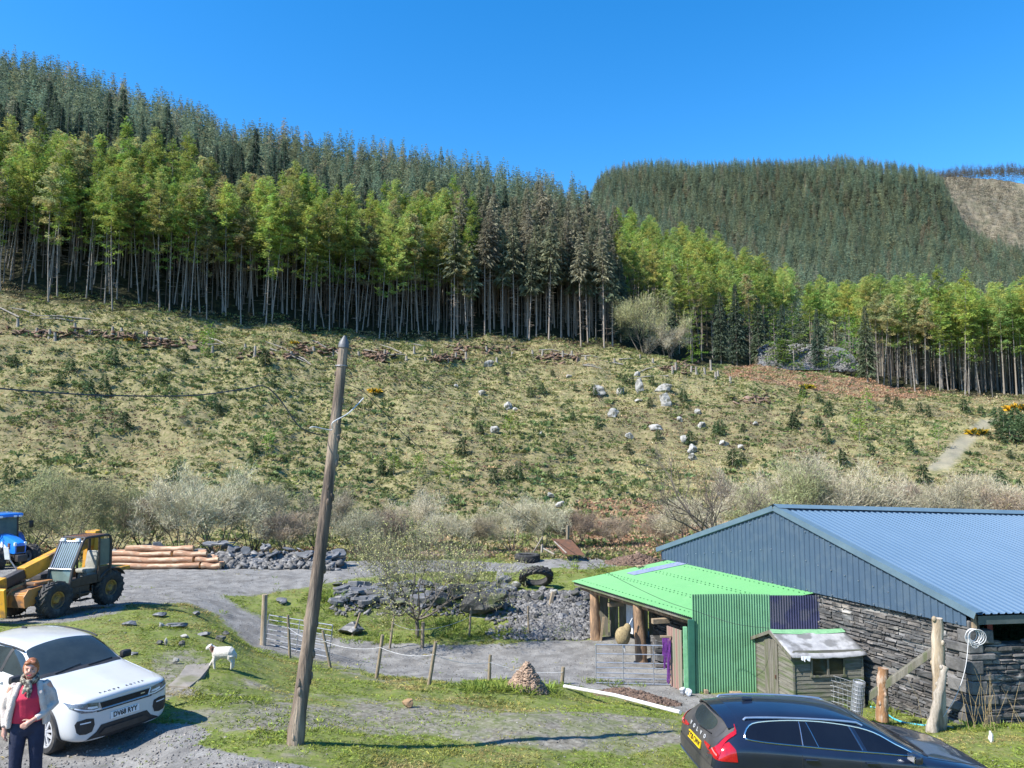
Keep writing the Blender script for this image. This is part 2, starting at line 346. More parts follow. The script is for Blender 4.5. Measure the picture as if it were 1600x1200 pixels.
# ground material
gm = bpy.data.materials.new('ground'); gm.use_nodes = True
def ground_nodes(m):
    nt = m.node_tree; n = nt.nodes; L = nt.links; bs = n['Principled BSDF']; bs.inputs['Roughness'].default_value = 0.95; bs.inputs['Specular IOR Level'].default_value = 0.15
    g = n.new('ShaderNodeNewGeometry')
    def noise(scale, detail=6, rough=0.6):
        q = n.new('ShaderNodeTexNoise'); q.inputs['Scale'].default_value = scale; q.inputs['Detail'].default_value = detail; q.inputs['Roughness'].default_value = rough
        L.new(g.outputs['Position'], q.inputs['Vector']); return q.outputs[0]
    def ramp(src, stops):
        r = n.new('ShaderNodeValToRGB'); e = r.color_ramp.elements
        while len(e) < len(stops): e.new(0.5)
        for k, (pos, c) in enumerate(stops): e[k].position = pos; e[k].color = (*c, 1)
        L.new(src, r.inputs[0]); return r.outputs[0]
    def mix(f, a, b, mode='MIX'):
        x = n.new('ShaderNodeMix'); x.data_type = 'RGBA'; x.blend_type = mode
        if isinstance(f, float): x.inputs[0].default_value = f
        else: L.new(f, x.inputs[0])
        for s, k in ((a, 6), (b, 7)):
            if isinstance(s, tuple): x.inputs[k].default_value = (*s, 1)
            else: L.new(s, x.inputs[k])
        return x.outputs[2]
    def math_(op, a, b):
        x = n.new('ShaderNodeMath'); x.operation = op
        for s, k in ((a, 0), (b, 1)):
            if isinstance(s, (int, float)): x.inputs[k].default_value = s
            else: L.new(s, x.inputs[k])
        return x.outputs[0]
    def attr(name):
        a = n.new('ShaderNodeAttribute'); a.attribute_name = name
        s = n.new('ShaderNodeSeparateColor'); L.new(a.outputs['Color'], s.inputs[0]); return s.outputs[0], s.outputs[1], s.outputs[2], a.outputs['Alpha']
    a1 = attr('m1'); a2 = attr('m2')
    def sharpen(f, src, k=2.2):      # mask broken up by fine noise
        v = math_('ADD', f, math_('MULTIPLY', math_('SUBTRACT', src, 0.5), 1.4)); v = math_('MULTIPLY', math_('SUBTRACT', v, 0.5), k); x = n.new('ShaderNodeClamp'); L.new(math_('ADD', v, 0.5), x.inputs[0]); return x.outputs[0]
    nf = noise(9, 8); nm = noise(1.7, 6); nb = noise(0.35, 5); nvf = noise(38, 4)
    grass = ramp(nm, [(0.3, (0.075, 0.115, 0.018)), (0.5, (0.125, 0.17, 0.03)), (0.7, (0.19, 0.2, 0.055))])
    grass = mix(ramp(nf, [(0.38, (0,0,0)), (0.7, (0.7,0.7,0.7))]), grass, (0.2, 0.18, 0.1))
    dirt = ramp(nf, [(0.3, (0.1, 0.09, 0.07)), (0.52, (0.2, 0.185, 0.15)), (0.72, (0.31, 0.295, 0.25))])
    grav = ramp(nvf, [(0.3, (0.105, 0.102, 0.095)), (0.5, (0.215, 0.208, 0.195)), (0.7, (0.37, 0.36, 0.335))])
    grav = mix(ramp(noise(0.7, 6), [(0.42,(0,0,0)),(0.6,(0.45,0.45,0.45))]), grav, (0.26, 0.255, 0.24))
    grav = mix(ramp(nm, [(0.4, (0,0,0)), (0.62, (0.65,0.65,0.65))]), grav, (0.105, 0.1, 0.093))
    base = mix(sharpen(a1[1], nm), grass, dirt)
    base = mix(sharpen(a1[0], nf), base, grav)
    hillc = ramp(noise(2.6, 8, 0.75), [(0.3, (0.06, 0.07, 0.028)), (0.44, (0.145, 0.145, 0.06)), (0.57, (0.26, 0.225, 0.12)), (0.72, (0.42, 0.35, 0.21))])
    hillc = mix(math_('MULTIPLY', sharpen(a2[0], noise(1.3, 6), 1.2), 0.6), hillc, ramp(nm, [(0.35, (0.06, 0.045, 0.03)), (0.65, (0.14, 0.105, 0.07))]))
    hillc = mix(math_('MULTIPLY', sharpen(a1[3], nm, 1.4), ramp(noise(0.5, 6), [(0.4,(0.25,0.25,0.25)),(0.6,(0.95,0.95,0.95))])), hillc, ramp(nm, [(0.35, (0.17, 0.11, 0.06)), (0.65, (0.31, 0.225, 0.13))]))
    hillc = mix(math_('MULTIPLY', a2[1], 0.7), hillc, (0.25, 0.23, 0.18))
    base = mix(sharpen(a1[2], nm, 3), base, hillc)
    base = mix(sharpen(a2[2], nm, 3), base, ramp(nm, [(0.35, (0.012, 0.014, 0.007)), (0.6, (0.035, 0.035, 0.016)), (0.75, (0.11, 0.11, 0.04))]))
    base = mix(a2[3], base, ramp(noise(0.12, 8, 0.7), [(0.35, (0.11, 0.11, 0.07)), (0.55, (0.21, 0.18, 0.125)), (0.7, (0.26, 0.22, 0.155))]))
    L.new(base, bs.inputs['Base Color'])
    bp = n.new('ShaderNodeBump'); bp.inputs['Strength'].default_value = 0.7; bp.inputs['Distance'].default_value = 0.03
    L.new(math_('ADD', nf, math_('MULTIPLY', nvf, 0.5)), bp.inputs['Height']); L.new(bp.outputs[0], bs.inputs['Normal'])
ground_nodes(gm)
def sub_ground(name, sel):
    f = F[sel]; used, inv = np.unique(f.ravel(), return_inverse=True)
    me = np_mesh(name, V[used], inv.reshape(f.shape), smooth=True)
    for nm, mm in (('m1', m1), ('m2', m2)):
        a = me.color_attributes.new(nm, 'FLOAT_COLOR', 'POINT'); a.data.foreach_set('color', mm[used].astype(np.float32).ravel())
    o = link(name, me, gm); o['kind'] = 'structure'; return o
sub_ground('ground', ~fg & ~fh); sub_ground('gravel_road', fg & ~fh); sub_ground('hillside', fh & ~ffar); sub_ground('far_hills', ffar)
# ---------------------------------------------------------------- building materials
M = {}
M['slate_wall'] = pmat('slate_wall', (0.055,0.055,0.056), (0.155,0.15,0.145), 2.6, 0.85, 0.7, 14, c=(0.3,0.29,0.27), cscale=1.6, camt=(0.62,0.72), attr=True)
M['mortar_dark'] = pmat('mortar_dark', (0.02,0.02,0.02), (0.045,0.043,0.04), 9, 0.95, 0.5)
M['mortar'] = pmat('mortar', (0.03,0.03,0.03), (0.09,0.085,0.08), 9, 0.95, 0.5, c=(0.27,0.26,0.24), cscale=0.9, camt=(0.5,0.6))
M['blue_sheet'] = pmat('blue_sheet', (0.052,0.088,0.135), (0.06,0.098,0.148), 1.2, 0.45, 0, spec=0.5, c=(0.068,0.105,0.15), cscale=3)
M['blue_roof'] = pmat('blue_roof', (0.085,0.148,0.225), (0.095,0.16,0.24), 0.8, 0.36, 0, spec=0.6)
M['blue_trim'] = pmat('blue_trim', (0.085,0.135,0.175), (0.11,0.17,0.21), 2, 0.4, 0)
M['green_roof'] = pmat('green_roof', (0.1,0.30,0.11), (0.115,0.33,0.12), 0.9, 0.6, 0, c=(0.14,0.34,0.14), cscale=4, camt=(0.6,0.8))
M['green_wall'] = pmat('green_wall', (0.125,0.285,0.15), (0.145,0.32,0.175), 3, 0.5, 0.1, c=(0.11,0.25,0.13), cscale=1.5)
M['purple_sheet'] = pmat('purple_sheet', (0.03,0.032,0.075), (0.045,0.047,0.1), 3, 0.45, 0.1, c=(0.07,0.07,0.1), cscale=2)
M['dark_green'] = pmat('dark_green', (0.022,0.1,0.07), (0.03,0.13,0.085), 5, 0.5)
M['pale_green'] = pmat('pale_green', (0.16,0.4,0.2), (0.24,0.5,0.28), 8, 0.6)
M['skylight'] = pmat('skylight', (0.13,0.17,0.3), (0.2,0.23,0.32), 5, 0.35)
M['weathered'] = pmat('weathered', (0.2,0.185,0.15), (0.1,0.092,0.072), 3, 0.9, 0.5, 20, stretch=(6,6,0.6), c=(0.1,0.11,0.06), cscale=1.2)
M['plank_side'] = pmat('plank_side', (0.21,0.2,0.165), (0.1,0.095,0.075), 3, 0.9, 0.5, 20, stretch=(0.7,0.7,6), c=(0.1,0.12,0.06), cscale=1.0)
M['felt'] = pmat('felt', (0.26,0.26,0.27), (0.36,0.36,0.36), 5, 0.9, 0.4, 40, c=(0.15,0.15,0.15), cscale=2)
M['felt_green'] = pmat('felt_green', (0.13,0.3,0.15), (0.19,0.38,0.2), 8, 0.9, 0.3)
M['bark_post'] = pmat('bark_post', (0.3,0.19,0.11), (0.12,0.08,0.055), 4, 0.9, 0.8, 16, stretch=(3,3,0.6), c=(0.45,0.28,0.16), cscale=2)
M['old_wood'] = pmat('old_wood', (0.4,0.32,0.22), (0.2,0.15,0.1), 4, 0.9, 0.8, 18, stretch=(4,4,0.5), c=(0.5,0.42,0.32), cscale=2)
M['bleached'] = pmat('bleached', (0.42,0.37,0.31), (0.22,0.19,0.15), 4, 0.9, 0.8, 18, stretch=(4,4,0.5))
M['orange_wood'] = pmat('orange_wood', (0.33,0.18,0.085), (0.2,0.1,0.05), 5, 0.9, 0.9, 18, stretch=(3,3,0.8), c=(0.42,0.32,0.24), cscale=3)
M['timber'] = pmat('timber', (0.36,0.27,0.17), (0.2,0.15,0.1), 5, 0.85, 0.4)
M['pink_board'] = pmat('pink_board', (0.3,0.15,0.13), (0.26,0.19,0.15), 4, 0.85, 0.5, stretch=(5,5,0.4), c=(0.2,0.2,0.14), cscale=1.3)
M['dark'] = pmat('dark', (0.012,0.012,0.012), (0.02,0.02,0.02), 5, 0.9)
M['steel'] = pmat('steel', (0.5,0.53,0.57), (0.38,0.4,0.44), 8, 0.42, 0, metal=0.75)
M['red_steel'] = pmat('red_steel', (0.2,0.02,0.02), (0.13,0.015,0.015), 5, 0.6)
M['white_paint'] = pmat('white_paint', (0.72,0.72,0.7), (0.55,0.54,0.5), 6, 0.6)
M['window_dark'] = pmat('window_dark', (0.02,0.022,0.02), (0.035,0.035,0.03), 4, 0.1, 0)
M['rust'] = pmat('rust', (0.16,0.07,0.035), (0.08,0.045,0.03), 6, 0.9, 0.5)
M['poly_white'] = pmat('poly_white', (0.75,0.76,0.78), (0.5,0.52,0.55), 5, 0.5)
M['white_cord'] = pmat('white_cord', (0.66,0.66,0.66), (0.5,0.5,0.5), 10, 0.6)
M['blue_hose'] = pmat('blue_hose', (0.06,0.42,0.6), (0.08,0.5,0.65), 10, 0.4)
M['black_cable'] = pmat('black_cable', (0.03,0.03,0.035), (0.07,0.07,0.075), 10, 0.5)
# ---------------------------------------------------------------- a wall of dry laid slate: stones of uneven length in uneven courses
def stone_wall(mb_stone, cols, a, b, zlo, zhi, nrm, seed=1, hmin=0.035, hmax=0.13, lmin=0.12, lmax=0.6, dep=0.05, big=0.0):
    rs = random.Random(seed); a = Vector(a); b = Vector(b); L = (b-a).length; t = (b-a).normalized(); nrm = Vector(nrm).normalized()
    z = min(zlo(0), zlo(1))
    while z < max(zhi(0), zhi(1)):
        h = rs.uniform(hmin, hmax)*(1 if rs.random() > 0.15 else 1.5); s = -rs.random()*0.3
        slope = rs.uniform(-0.02, 0.02)
        while s < L:
            l = rs.uniform(lmin, lmax)*(0.6+0.5*h/hmax); u = (s+l/2)/L
            zz = z+slope*(s-L/2)
            if zlo(min(max(u,0),1))-0.05 < zz+h/2 < zhi(min(max(u,0),1)):
                d = rs.uniform(0.0, dep); gz = rs.uniform(0.006, 0.02); c = rs.uniform(0.55, 1.35); tint = rs.uniform(-0.03, 0.09)
                if rs.random() < 0.05: c *= 1.5
                j = lambda k: rs.uniform(-k, k)
                x0, x1 = max(s+0.008, 0), min(s+l-0.008, L)
                if x1-x0 > 0.04:
                    pts = []
                    k = rs.randint(0, 2); tz = [j(h*0.2) for _ in range(4)]
                    out = [(x0, zz+gz/2+tz[0]), (x1, zz+gz/2+tz[1]), (x1+j(0.02), zz+h-gz/2+tz[2]), (x0+j(0.02), zz+h-gz/2+tz[3])]
                    if k: out.insert(3, ((x0+x1)/2, zz+h-gz/2+j(h*0.25)))
                    n = len(out); cx = sum(o[0] for o in out)/n; cz = sum(o[1] for o in out)/n
                    vs = []
                    for (x, q) in out: vs.append(Vector((a.x, a.y, 0))+t*x+Vector((0,0,q))-nrm*0.06)
                    for (x, q) in out:
                        dd = d+j(0.012)
                        vs.append(Vector((a.x, a.y, 0))+t*(cx+(x-cx)*0.97)+Vector((0,0,cz+(q-cz)*0.86))+nrm*dd)
                    fs = [tuple(range(n, 2*n))]+[(i, (i+1) % n, n+(i+1) % n, n+i) for i in range(n)]
                    mb_stone.add(vs, fs); cols.extend([(c*(1+tint), c, c*(1-tint))]*(2*n))
            s += l
        z += h*0.93
def build_stones(mb, cols, name, mat, parent):
    o = mb.build(name, mat, parent, world=True)
    a = o.data.color_attributes.new('Col', 'FLOAT_COLOR', 'POINT')
    a.data.foreach_set('color', np.array([(*c, 1) for c in cols], np.float32).ravel())
    return o
def ribbed(mb, a, b, top_fn, bot_fn, nrm, pitch=0.2, rib=0.03, kind='box'):
    """vertical sheet between a and b; top_fn/bot_fn(u) give heights; ribs stand out along nrm"""
    a = Vector(a); b = Vector(b); L = (b-a).length; t = (b-a).normalized(); nrm = Vector(nrm).normalized()
    prof = []; s = 0
    while s < L:
        if kind == 'box': prof += [(s, 0), (s+pitch*0.62, 0), (s+pitch*0.70, rib), (s+pitch*0.92, rib)]
        else: prof += [(s+pitch*k/6, rib*math.sin(2*math.pi*k/6)) for k in range(6)]
        s += pitch
    prof = [q for q in prof if q[0] < L]+[(L, 0)]
    vs = []; fs = []
    for (s, o) in prof:
        q = a+t*s+nrm*o; vs += [Vector((q.x, q.y, bot_fn(s/L))), Vector((q.x, q.y, top_fn(s/L)))]
    for i in range(len(prof)-1): fs.append((2*i, 2*i+2, 2*i+3, 2*i+1))
    mb.add(vs, fs)
def roof_sheet(mb, A, B, Cc, D, pitch, rib, kind='box', rows=1, thick=0):
    """sheet A-B along the ridge, D-C along the eave; ribs run from ridge to eave"""
    A, B, Cc, D = map(Vector, (A, B, Cc, D)); L = (B-A).length; n = (B-A).cross(D-A).normalized()
    if n.z < 0: n = -n
    prof = []; s = 0
    while s < L:
        if kind == 'box': prof += [(s, 0), (s+pitch*0.62, 0), (s+pitch*0.70, rib), (s+pitch*0.92, rib)]
        else: prof += [(s+pitch*k/6, rib*math.sin(2*math.pi*k/6)) for k in range(6)]
        s += pitch
    prof = [q for q in prof if q[0] < L]+[(L, 0)]
    vs = []; fs = []
    for (s, o) in prof:
        u = s/L
        for r in range(rows+1):
            w_ = r/rows; vs.append((A.lerp(B, u)).lerp(D.lerp(Cc, u), w_)+n*(o-(thick*0)))
    k = rows+1
    for i in range(len(prof)-1):
        for r in range(rows): fs.append((i*k+r, (i+1)*k+r, (i+1)*k+r+1, i*k+r+1))
    mb.add(vs, fs); return n
# ---------------------------------------------------------------- the barn
D1 = 19.1
E0 = P(1513, 955, D1); ze = E0.z; GB = -7.7
Rg0 = P(1208, 796, 24.8); E2 = P(1037, 861, 30.5); E2.z = ze+0.03
gdir = Vector((E2.x-E0.x, E2.y-E0.y, 0)); glen = gdir.length; gdir.normalize()
mid_u = 0.5*(1.0)
apx = Vector((E0.x, E0.y, 0))+gdir*((Vector((Rg0.x, Rg0.y, 0))-Vector((E0.x, E0.y, 0))).dot(gdir)); Rg0 = Vector((apx.x, apx.y, Rg0.z))
gn = Vector((-gdir.y, gdir.x, 0));
if gn.dot(Vector((-1, -1, 0))) < 0: gn = -gn
rdir = Vector((0.992, 0.128, 0)).normalized(); BL = 17.0
Rg1 = Rg0+rdir*BL; Rg1.z = Rg0.z-0.034*BL
E1 = E0+rdir*BL; E1.z = ze
E3 = E2+rdir*BL
barn = thing('barn', 'long dark slate stone barn with blue metal roof and gable cladding', 'barn', (E0.x, E0.y, -7.3))
mb = MB(); ug = (Rg0-E0).dot(gdir)/glen
topf = lambda u: (ze+(Rg0.z-ze)*(u/ug) if u < ug else Rg0.z+(E2.z-Rg0.z)*((u-ug)/(1-ug)))-0.06
ribbed(mb, E0+gn*0.10, E2+gn*0.10, topf, lambda u: ze-0.36, gn, 0.2, 0.028)
# extra cladding top edges follow the slope between ribs
mb.m = 1
for i in range(26):         # fixings on the sheets
    for k in range(3):
        u = (i+0.5)/26; z0 = ze-0.3; z1 = topf(u)-0.12
        if k and z1-z0 < 0.7*k: continue
        c = E0+gdir*(glen*u)+gn*0.135; c.z = z0+(z1-z0)*k/2.0
        mb.box(c, (0.025,0.025,0.025))
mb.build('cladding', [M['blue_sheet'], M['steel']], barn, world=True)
# roof: near slope with verge, ridge cap and eave; far slope behind
off = gn*0.16
mb = MB(); up = Vector((0,0,0.06))
edge_out = (E0-Rg0).normalized()*0.28
nrf = roof_sheet(mb, Rg0+up+off*0.2, Rg1+up, E1+edge_out+up, E0+edge_out+off*0.2+up, 0.2, 0.035, rows=6)
fo = (E2-Rg0).normalized()*0.28
roof_sheet(mb, Rg1+up, Rg0+up+off*0.2, E2+fo+up+off*0.2, E3+fo+up, 0.2, 0.035, rows=2)
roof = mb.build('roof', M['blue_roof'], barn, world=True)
mb = MB()
for (p0, p1) in ((Rg0, E0+edge_out), (Rg0, E2+fo)):
    d = (p1-p0); n = d.cross(gn).normalized(); n = n if n.z > 0 else -n
    a0 = p0+gn*0.17+n*0.13; a1 = p1+gn*0.17+n*0.13
    prof = [(-0.28, 0.0), (0, 0), (0.012, -0.17), (-0.02, -0.19)]
    vs = []
    for q in (a0, a1):
        for (o, hh) in prof: vs.append(q+gn*o+n*hh)
    k = len(prof); mb.add(vs, [(i, i+1, k+i+1, k+i) for i in range(k-1)])
mb.build('verge_trim', M['blue_trim'], roof, world=True)
mb = MB(); cap = []
for q in (Rg0+off, Rg1):
    for (o, hh) in ((-0.24, 0.02), (0, 0.13), (0.24, 0.02)):
        cap.append(q+gdir*o+Vector((0,0,hh+0.05)))
mb.add(cap, [(0,1,4,3),(1,2,5,4)]); mb.build('ridge_cap', M['blue_trim'], roof, world=True)
mb = MB(); e = E0+edge_out; e1 = E1+edge_out; zz = Vector((0,0,-0.11))
for i in range(84):      # foam fillers and the dark board under the eave
    pass
mb.prism([e+zz+Vector((0,0.04,0.12)), e1+zz+Vector((0,0.04,0.12)), e1+zz+Vector((0,0.04,-0.09)), e+zz+Vector((0,0.04,-0.09))], (0,0,0), (0,0.04,0))
mb.build('fascia', pmat('fascia', (0.05,0.07,0.07), (0.08,0.1,0.1), 4, 0.6), roof, world=True)
# walls: gable and the side under the eave
def wallpart(a, b, zt, nrm, seed, name='wall', zb=GB, **kw):
    s = MB(); cols = []
    stone_wall(s, cols, a, b, lambda u: zb, zt, nrm, seed, **kw)
    o = build_stones(s, cols, name, M['slate_wall'], barn)
    return o
wg0 = E0+gn*0.0; 
wallpart(wg0, E2, lambda u: ze-0.34+0.03*math.sin(9*u), gn, 3, hmin=0.03, hmax=0.105, lmin=0.1, lmax=0.45)
sn = Vector((rdir.y, -rdir.x, 0)).normalized()
if sn.y > 0: sn = -sn
s0 = E0+gn*0.0+sn*0.0
side_top = P(1560, 1003, 19.3).z
wallpart(s0, s0+rdir*9, lambda u: side_top+0.10*math.sin(40*u)+0.05*math.sin(93*u), sn, 5, hmin=0.03, hmax=0.12, lmin=0.1, lmax=0.5, dep=0.06)
# dressed corner stones
mb = MB(); z = GB+0.3; k = 0; rs = random.Random(4); cols = []
while z < side_top+0.35:
    h = rs.choice((0.16,0.2,0.24,0.34,0.4)); la, lb = ((rs.uniform(0.6,0.8), rs.uniform(0.3,0.42)) if k % 2 else (rs.uniform(0.32,0.42), rs.uniform(0.55,0.8)))
    c0 = Vector((E0.x, E0.y, 0))+gn*0.06+sn*0.06
    pts = [c0, c0+gdir*la, c0+gdir*la-gn*0.3, c0+rdir*lb-sn*0.3, c0+rdir*lb]
    j = Vector((rs.uniform(-0.02,0.02), rs.uniform(-0.02,0.02), 0))
    nb = len(mb.v); mb.prism([q+j+Vector((0,0,z+0.012)) for q in pts], (0,0,0), (0,0,h-0.024)); c = rs.uniform(0.8, 1.25); cols += [(c, c, c)]*(len(mb.v)-nb)
    z += h; k += 1
q = build_stones(mb, cols, 'corner_stones', M['slate_wall'], barn)
mbv = q.modifiers.new('bevel', 'BEVEL'); mbv.width = 0.02; mbv.segments = 2
# dark core so no daylight shows through the joints, back and far walls
mb = MB()
def core(a, b, zt, zb=GB, th=0.35, n=None):
    n = Vector(n); a = Vector((a[0], a[1], 0)); b = Vector((b[0], b[1], 0))
    mb.add([a-n*0.03+Vector((0,0,zb)), b-n*0.03+Vector((0,0,zb)), b-n*0.03+Vector((0,0,zt)), a-n*0.03+Vector((0,0,zt)),
            a-n*th+Vector((0,0,zb)), b-n*th+Vector((0,0,zb)), b-n*th+Vector((0,0,zt)), a-n*th+Vector((0,0,zt))],
           [(0,1,2,3),(5,4,7,6),(3,2,6,7),(1,5,6,2),(4,0,3,7)])
core(E0, E2, ze-0.34, n=gn); core(s0, s0+rdir*BL, side_top-0.05, n=sn)
bn = -sn; core(E2, E3, ze-0.1, n=-sn*-1); core(E0+rdir*BL, E2+rdir*BL, ze-0.1, n=gn)
mb.build('wall_core', M['mortar'], barn, world=True)
# purlin, red stanchion and far wall seen through the gap under the eave
mb = MB(); q = P(1552, 985, 19.5)
mb.box((q.x, q.y+0.2, q.z-0.1), (0.14, 0.14, 0.9)); mb.build('stanchion', M['red_steel'], barn, world=True)
mb = MB(); c = E0+sn*0.1; mb.box((c.x+0.05, c.y, ze-0.22), (0.09,0.09,0.36)); mb.build('barge_end', M['timber'], barn, world=True)
# ---------------------------------------------------------------- green lean-to
gp = lambda px_: (lambda k: Vector((E0.x, E0.y, 0))+gdir*k)(((px_-800)/FPX*E0.y*0.9962-E0.x)/(gdir.x-(px_-800)/FPX*0.9962*gdir.y))
Bc = gp(1276); Bc.z = P(1276, 929, Bc.y).z            # back corner near
Bf = gp(1045); Bf.z = P(1045, 875, Bf.y).z
Fc = P(1080, 965, 23.6); Ff = P(893, 908, 30.6); fz = (Fc.z+Ff.z)/2
shed_to = thing('lean_to_shed', 'lean-to animal shelter with bright green tin roof on log posts', 'lean-to', (Fc.x, Fc.y, -7.6))
mb = MB()
Bf_, Bc_, Fc_, Ff_ = Bf+gn*0.14, Bc+gn*0.14, Fc, Ff
Bc_ = Bc_+Vector((-0.03, 0.22, 0.02)); Fc_ = Fc_+Vector((0.02, 0.02, 0))
n = roof_sheet(mb, Bf_, Bc_, Fc_, Ff_, 0.09, 0.012, 'sin', rows=4)
mb.m = 1
for r in (0.06, 0.3, 0.34, 0.62, 0.66, 0.93):
    for i in range(34):
        u = (i+0.5)/34; q = Bf_.lerp(Bc_, u).lerp(Ff_.lerp(Fc_, u), r)+n*0.02
        mb.box(q, (0.035,0.035,0.02))
rf = mb.build('roof', [M['green_roof'], pmat('screw', (0.05,0.2,0.07), (0.08,0.25,0.1), 5, 0.6)], shed_to, world=True)
mb = MB(); eps = n*0.02
u0, u1 = 0.085, 0.155
pA = Bf_.lerp(Bc_, u0); pB = Bf_.lerp(Bc_, u1); pC = Ff_.lerp(Fc_, u1); pD = Ff_.lerp(Fc_, u0)
roof_sheet(mb, pA+eps, pB+eps, pB.lerp(pC, 0.52)+eps, pA.lerp(pD, 0.52)+eps, 0.09, 0.012, 'sin', rows=2)
mb.build('roof_strip', M['skylight'], rf, world=True)
for i in range(8):
    mb = MB(); u = i/7*0.98; a = Bf_.lerp(Bc_, u); b = Ff_.lerp(Fc_, u); a = a-n*0.09; b = b-n*0.09
    mb.tube([a, a.lerp(b, 0.98)], 0.05, 4); mb.build('rafter', M['old_wood'], shed_to, world=True)
mb = MB(); a = Ff_-n*0.1+(Bf_-Ff_)*0.03; b = Fc_-n*0.1+(Bc_-Fc_)*0.03
mb.prism([a+Vector((0,0,0.05)), b+Vector((0,0,0.05)), b-Vector((0,0,0.09)), a-Vector((0,0,0.09))], (0,0,0), (-0.03,-0.015,0)); mb.build('fascia', M['plank_side'], shed_to, world=True)
mb = MB(); mb.tube([a+Vector((0.3,0.1,-0.2)), b+Vector((0.3,0.1,-0.2))], 0.11, 8); mb.build('beam', M['bark_post'], shed_to, world=True)
for (px_, py_, d, L) in ((962, 944, 29.0, 0.5), (1032, 970, 25.3, 0.6)):
    mb = MB(); q = P(px_, py_, d); mb.box(q, (0.6, 0.16, 0.16), rz=0.25); mb.build('beam_end', M['timber'], shed_to, world=True, bevel=0.01)
def log_post(px_, py_, d, top_z, r, name, mat, parent, lean=(0,0), seed=0):
    b = GP(px_, d); mb = MB(); pts = []; rs_ = []
    r0 = random.Random(seed)
    for k in range(9):
        t = k/8; pts.append(Vector((b.x+lean[0]*t+r0.uniform(-0.012,0.012), b.y+lean[1]*t, b.z-0.15+(top_z-b.z+0.15)*t))); rs_.append(r*(1.12-0.25*t)*r0.uniform(0.93,1.07))
    mb.tube(pts, rs_, 12); return mb.build(name, mat, parent, smooth=True, world=True)
log_post(928, 997, 29.9, fz-0.05, 0.2, 'post', M['bark_post'], shed_to, (-0.05,0), 1)
log_post(998, 1031, 26.9, fz-0.05, 0.2, 'post', M['bark_post'], shed_to, (-0.12,0), 2)
mb = MB(); q = GP(938, 29.7); mb.box((q.x, q.y, q.z+0.45), (0.08,0.08,0.9), M=Matrix.Rotation(0.15,3,'Y')); mb.build('prop', M['timber'], shed_to, world=True)
# far stone wall inside the shelter (runs below the gable) and stone pier
s = MB(); cols = []
i0 = Vector((Bf.x, Bf.y, 0))+gn*0.9; i1 = Vector((Bc.x, Bc.y, 0))+gn*0.9-gdir*-0.9
stone_wall(s, cols, i1, i0, lambda u: GB, lambda u: fz+0.35, gn, 9, hmax=0.2, lmax=0.8)
build_stones(s, cols, 'stone_wall', M['slate_wall'], shed_to)
s = MB(); cols = []; pr = P(1030, 1040, 26.2)
for (a, b, nn) in (((pr.x-0.15, pr.y-0.3, 0), (pr.x+0.75, pr.y-0.3, 0), Vector((0,-1,0))), ((pr.x-0.15, pr.y-0.3, 0), (pr.x-0.15, pr.y+0.6, 0), Vector((-1,0,0)))):
    stone_wall(s, cols, a, b, lambda u: GB, lambda u: GB+1.25, nn, 12, hmax=0.2, lmax=0.5)
build_stones(s, cols, 'stone_pier', M['slate_wall'], shed_to)
mb = MB(); a = i0-gn*0.03; b = i1-gn*0.03
mb.prism([a+Vector((0,0,GB)), b+Vector((0,0,GB)), b+Vector((0,0,fz+0.4)), a+Vector((0,0,fz+0.4))], (0,0,0), -gn*0.2)
mb.box((pr.x+0.32, pr.y+0.15, GB+0.55), (0.84,0.84,1.3)); mb.build('wall_core', M['mortar_dark'], shed_to, world=True)
# far end wall of boards with a pale door
mb = MB(); e0 = Ff+Vector((0.35, 0.1, 0)); e1 = Bf_.copy()
for i in range(9):
    a = e0.lerp(e1, i/9); b = e0.lerp(e1, (i+0.9)/9)
    if i < 1: continue
    mb.prism([Vector((a.x, a.y, GB)), Vector((b.x, b.y, GB)), Vector((b.x, b.y, b.z-0.1)), Vector((a.x, a.y, a.z-0.1))], (0,0,0), (0,0.03,0))
mb.build('end_wall', M['weathered'], shed_to, world=True)
q = P(978, 975, 28.6); mb = MB(); mb.box((q.x+0.25, q.y+0.6, GB+1.35), (0.42, 0.05, 1.3), rz=-1.1); mb.build('pale_door', M['poly_white'], shed_to, world=True)
# purple and green tin wall that faces the house
wt = P(1080, 928, 23.5); w0 = Vector((wt.x, 23.42, 0)); w1 = Vector((Bc.x-0.03, 23.38, 0)); L = (w1-w0).length; sp = (1200-1080)/(1277-1080)
ws = w0.lerp(w1, sp)
mb = MB(); ribbed(mb, w0, ws, lambda u: wt.z+0.02*math.sin(u*3), lambda u: GB, (0,-1,0), 0.078, 0.017, 'sin'); mb.build('tin_wall', M['green_wall'], shed_to, world=True, smooth=60)
mb = MB(); ribbed(mb, ws, w1, lambda u: wt.z-0.02, lambda u: GB, (0,-1,0), 0.078, 0.017, 'sin'); mb.build('purple_tin_wall', M['purple_sheet'], shed_to, world=True, smooth=60)
mb = MB(); c = w0+Vector((-0.06, -0.04, (wt.z-0.75+GB)/2)); mb.box(c, (0.2, 0.08, wt.z-0.75-GB), M=Matrix.Rotation(0.01,3,'Y'))
mb.build('corner_board', M['dark_green'], shed_to, world=True, bevel=0.01)
mb = MB(); c = w0+Vector((-0.22, 0.05, (fz-0.2+GB)/2)); mb.box(c, (0.11, 0.1, fz-0.2-GB)); mb.build('corner_post', M['pale_green'], shed_to, world=True)
mb = MB()    # plank door leaf, weathered pink
dz0, dz1 = GB+0.28, fz-0.32; a = w0+Vector((-0.3, 0.1, 0)); b = w0+Vector((-0.62, 0.75, 0))
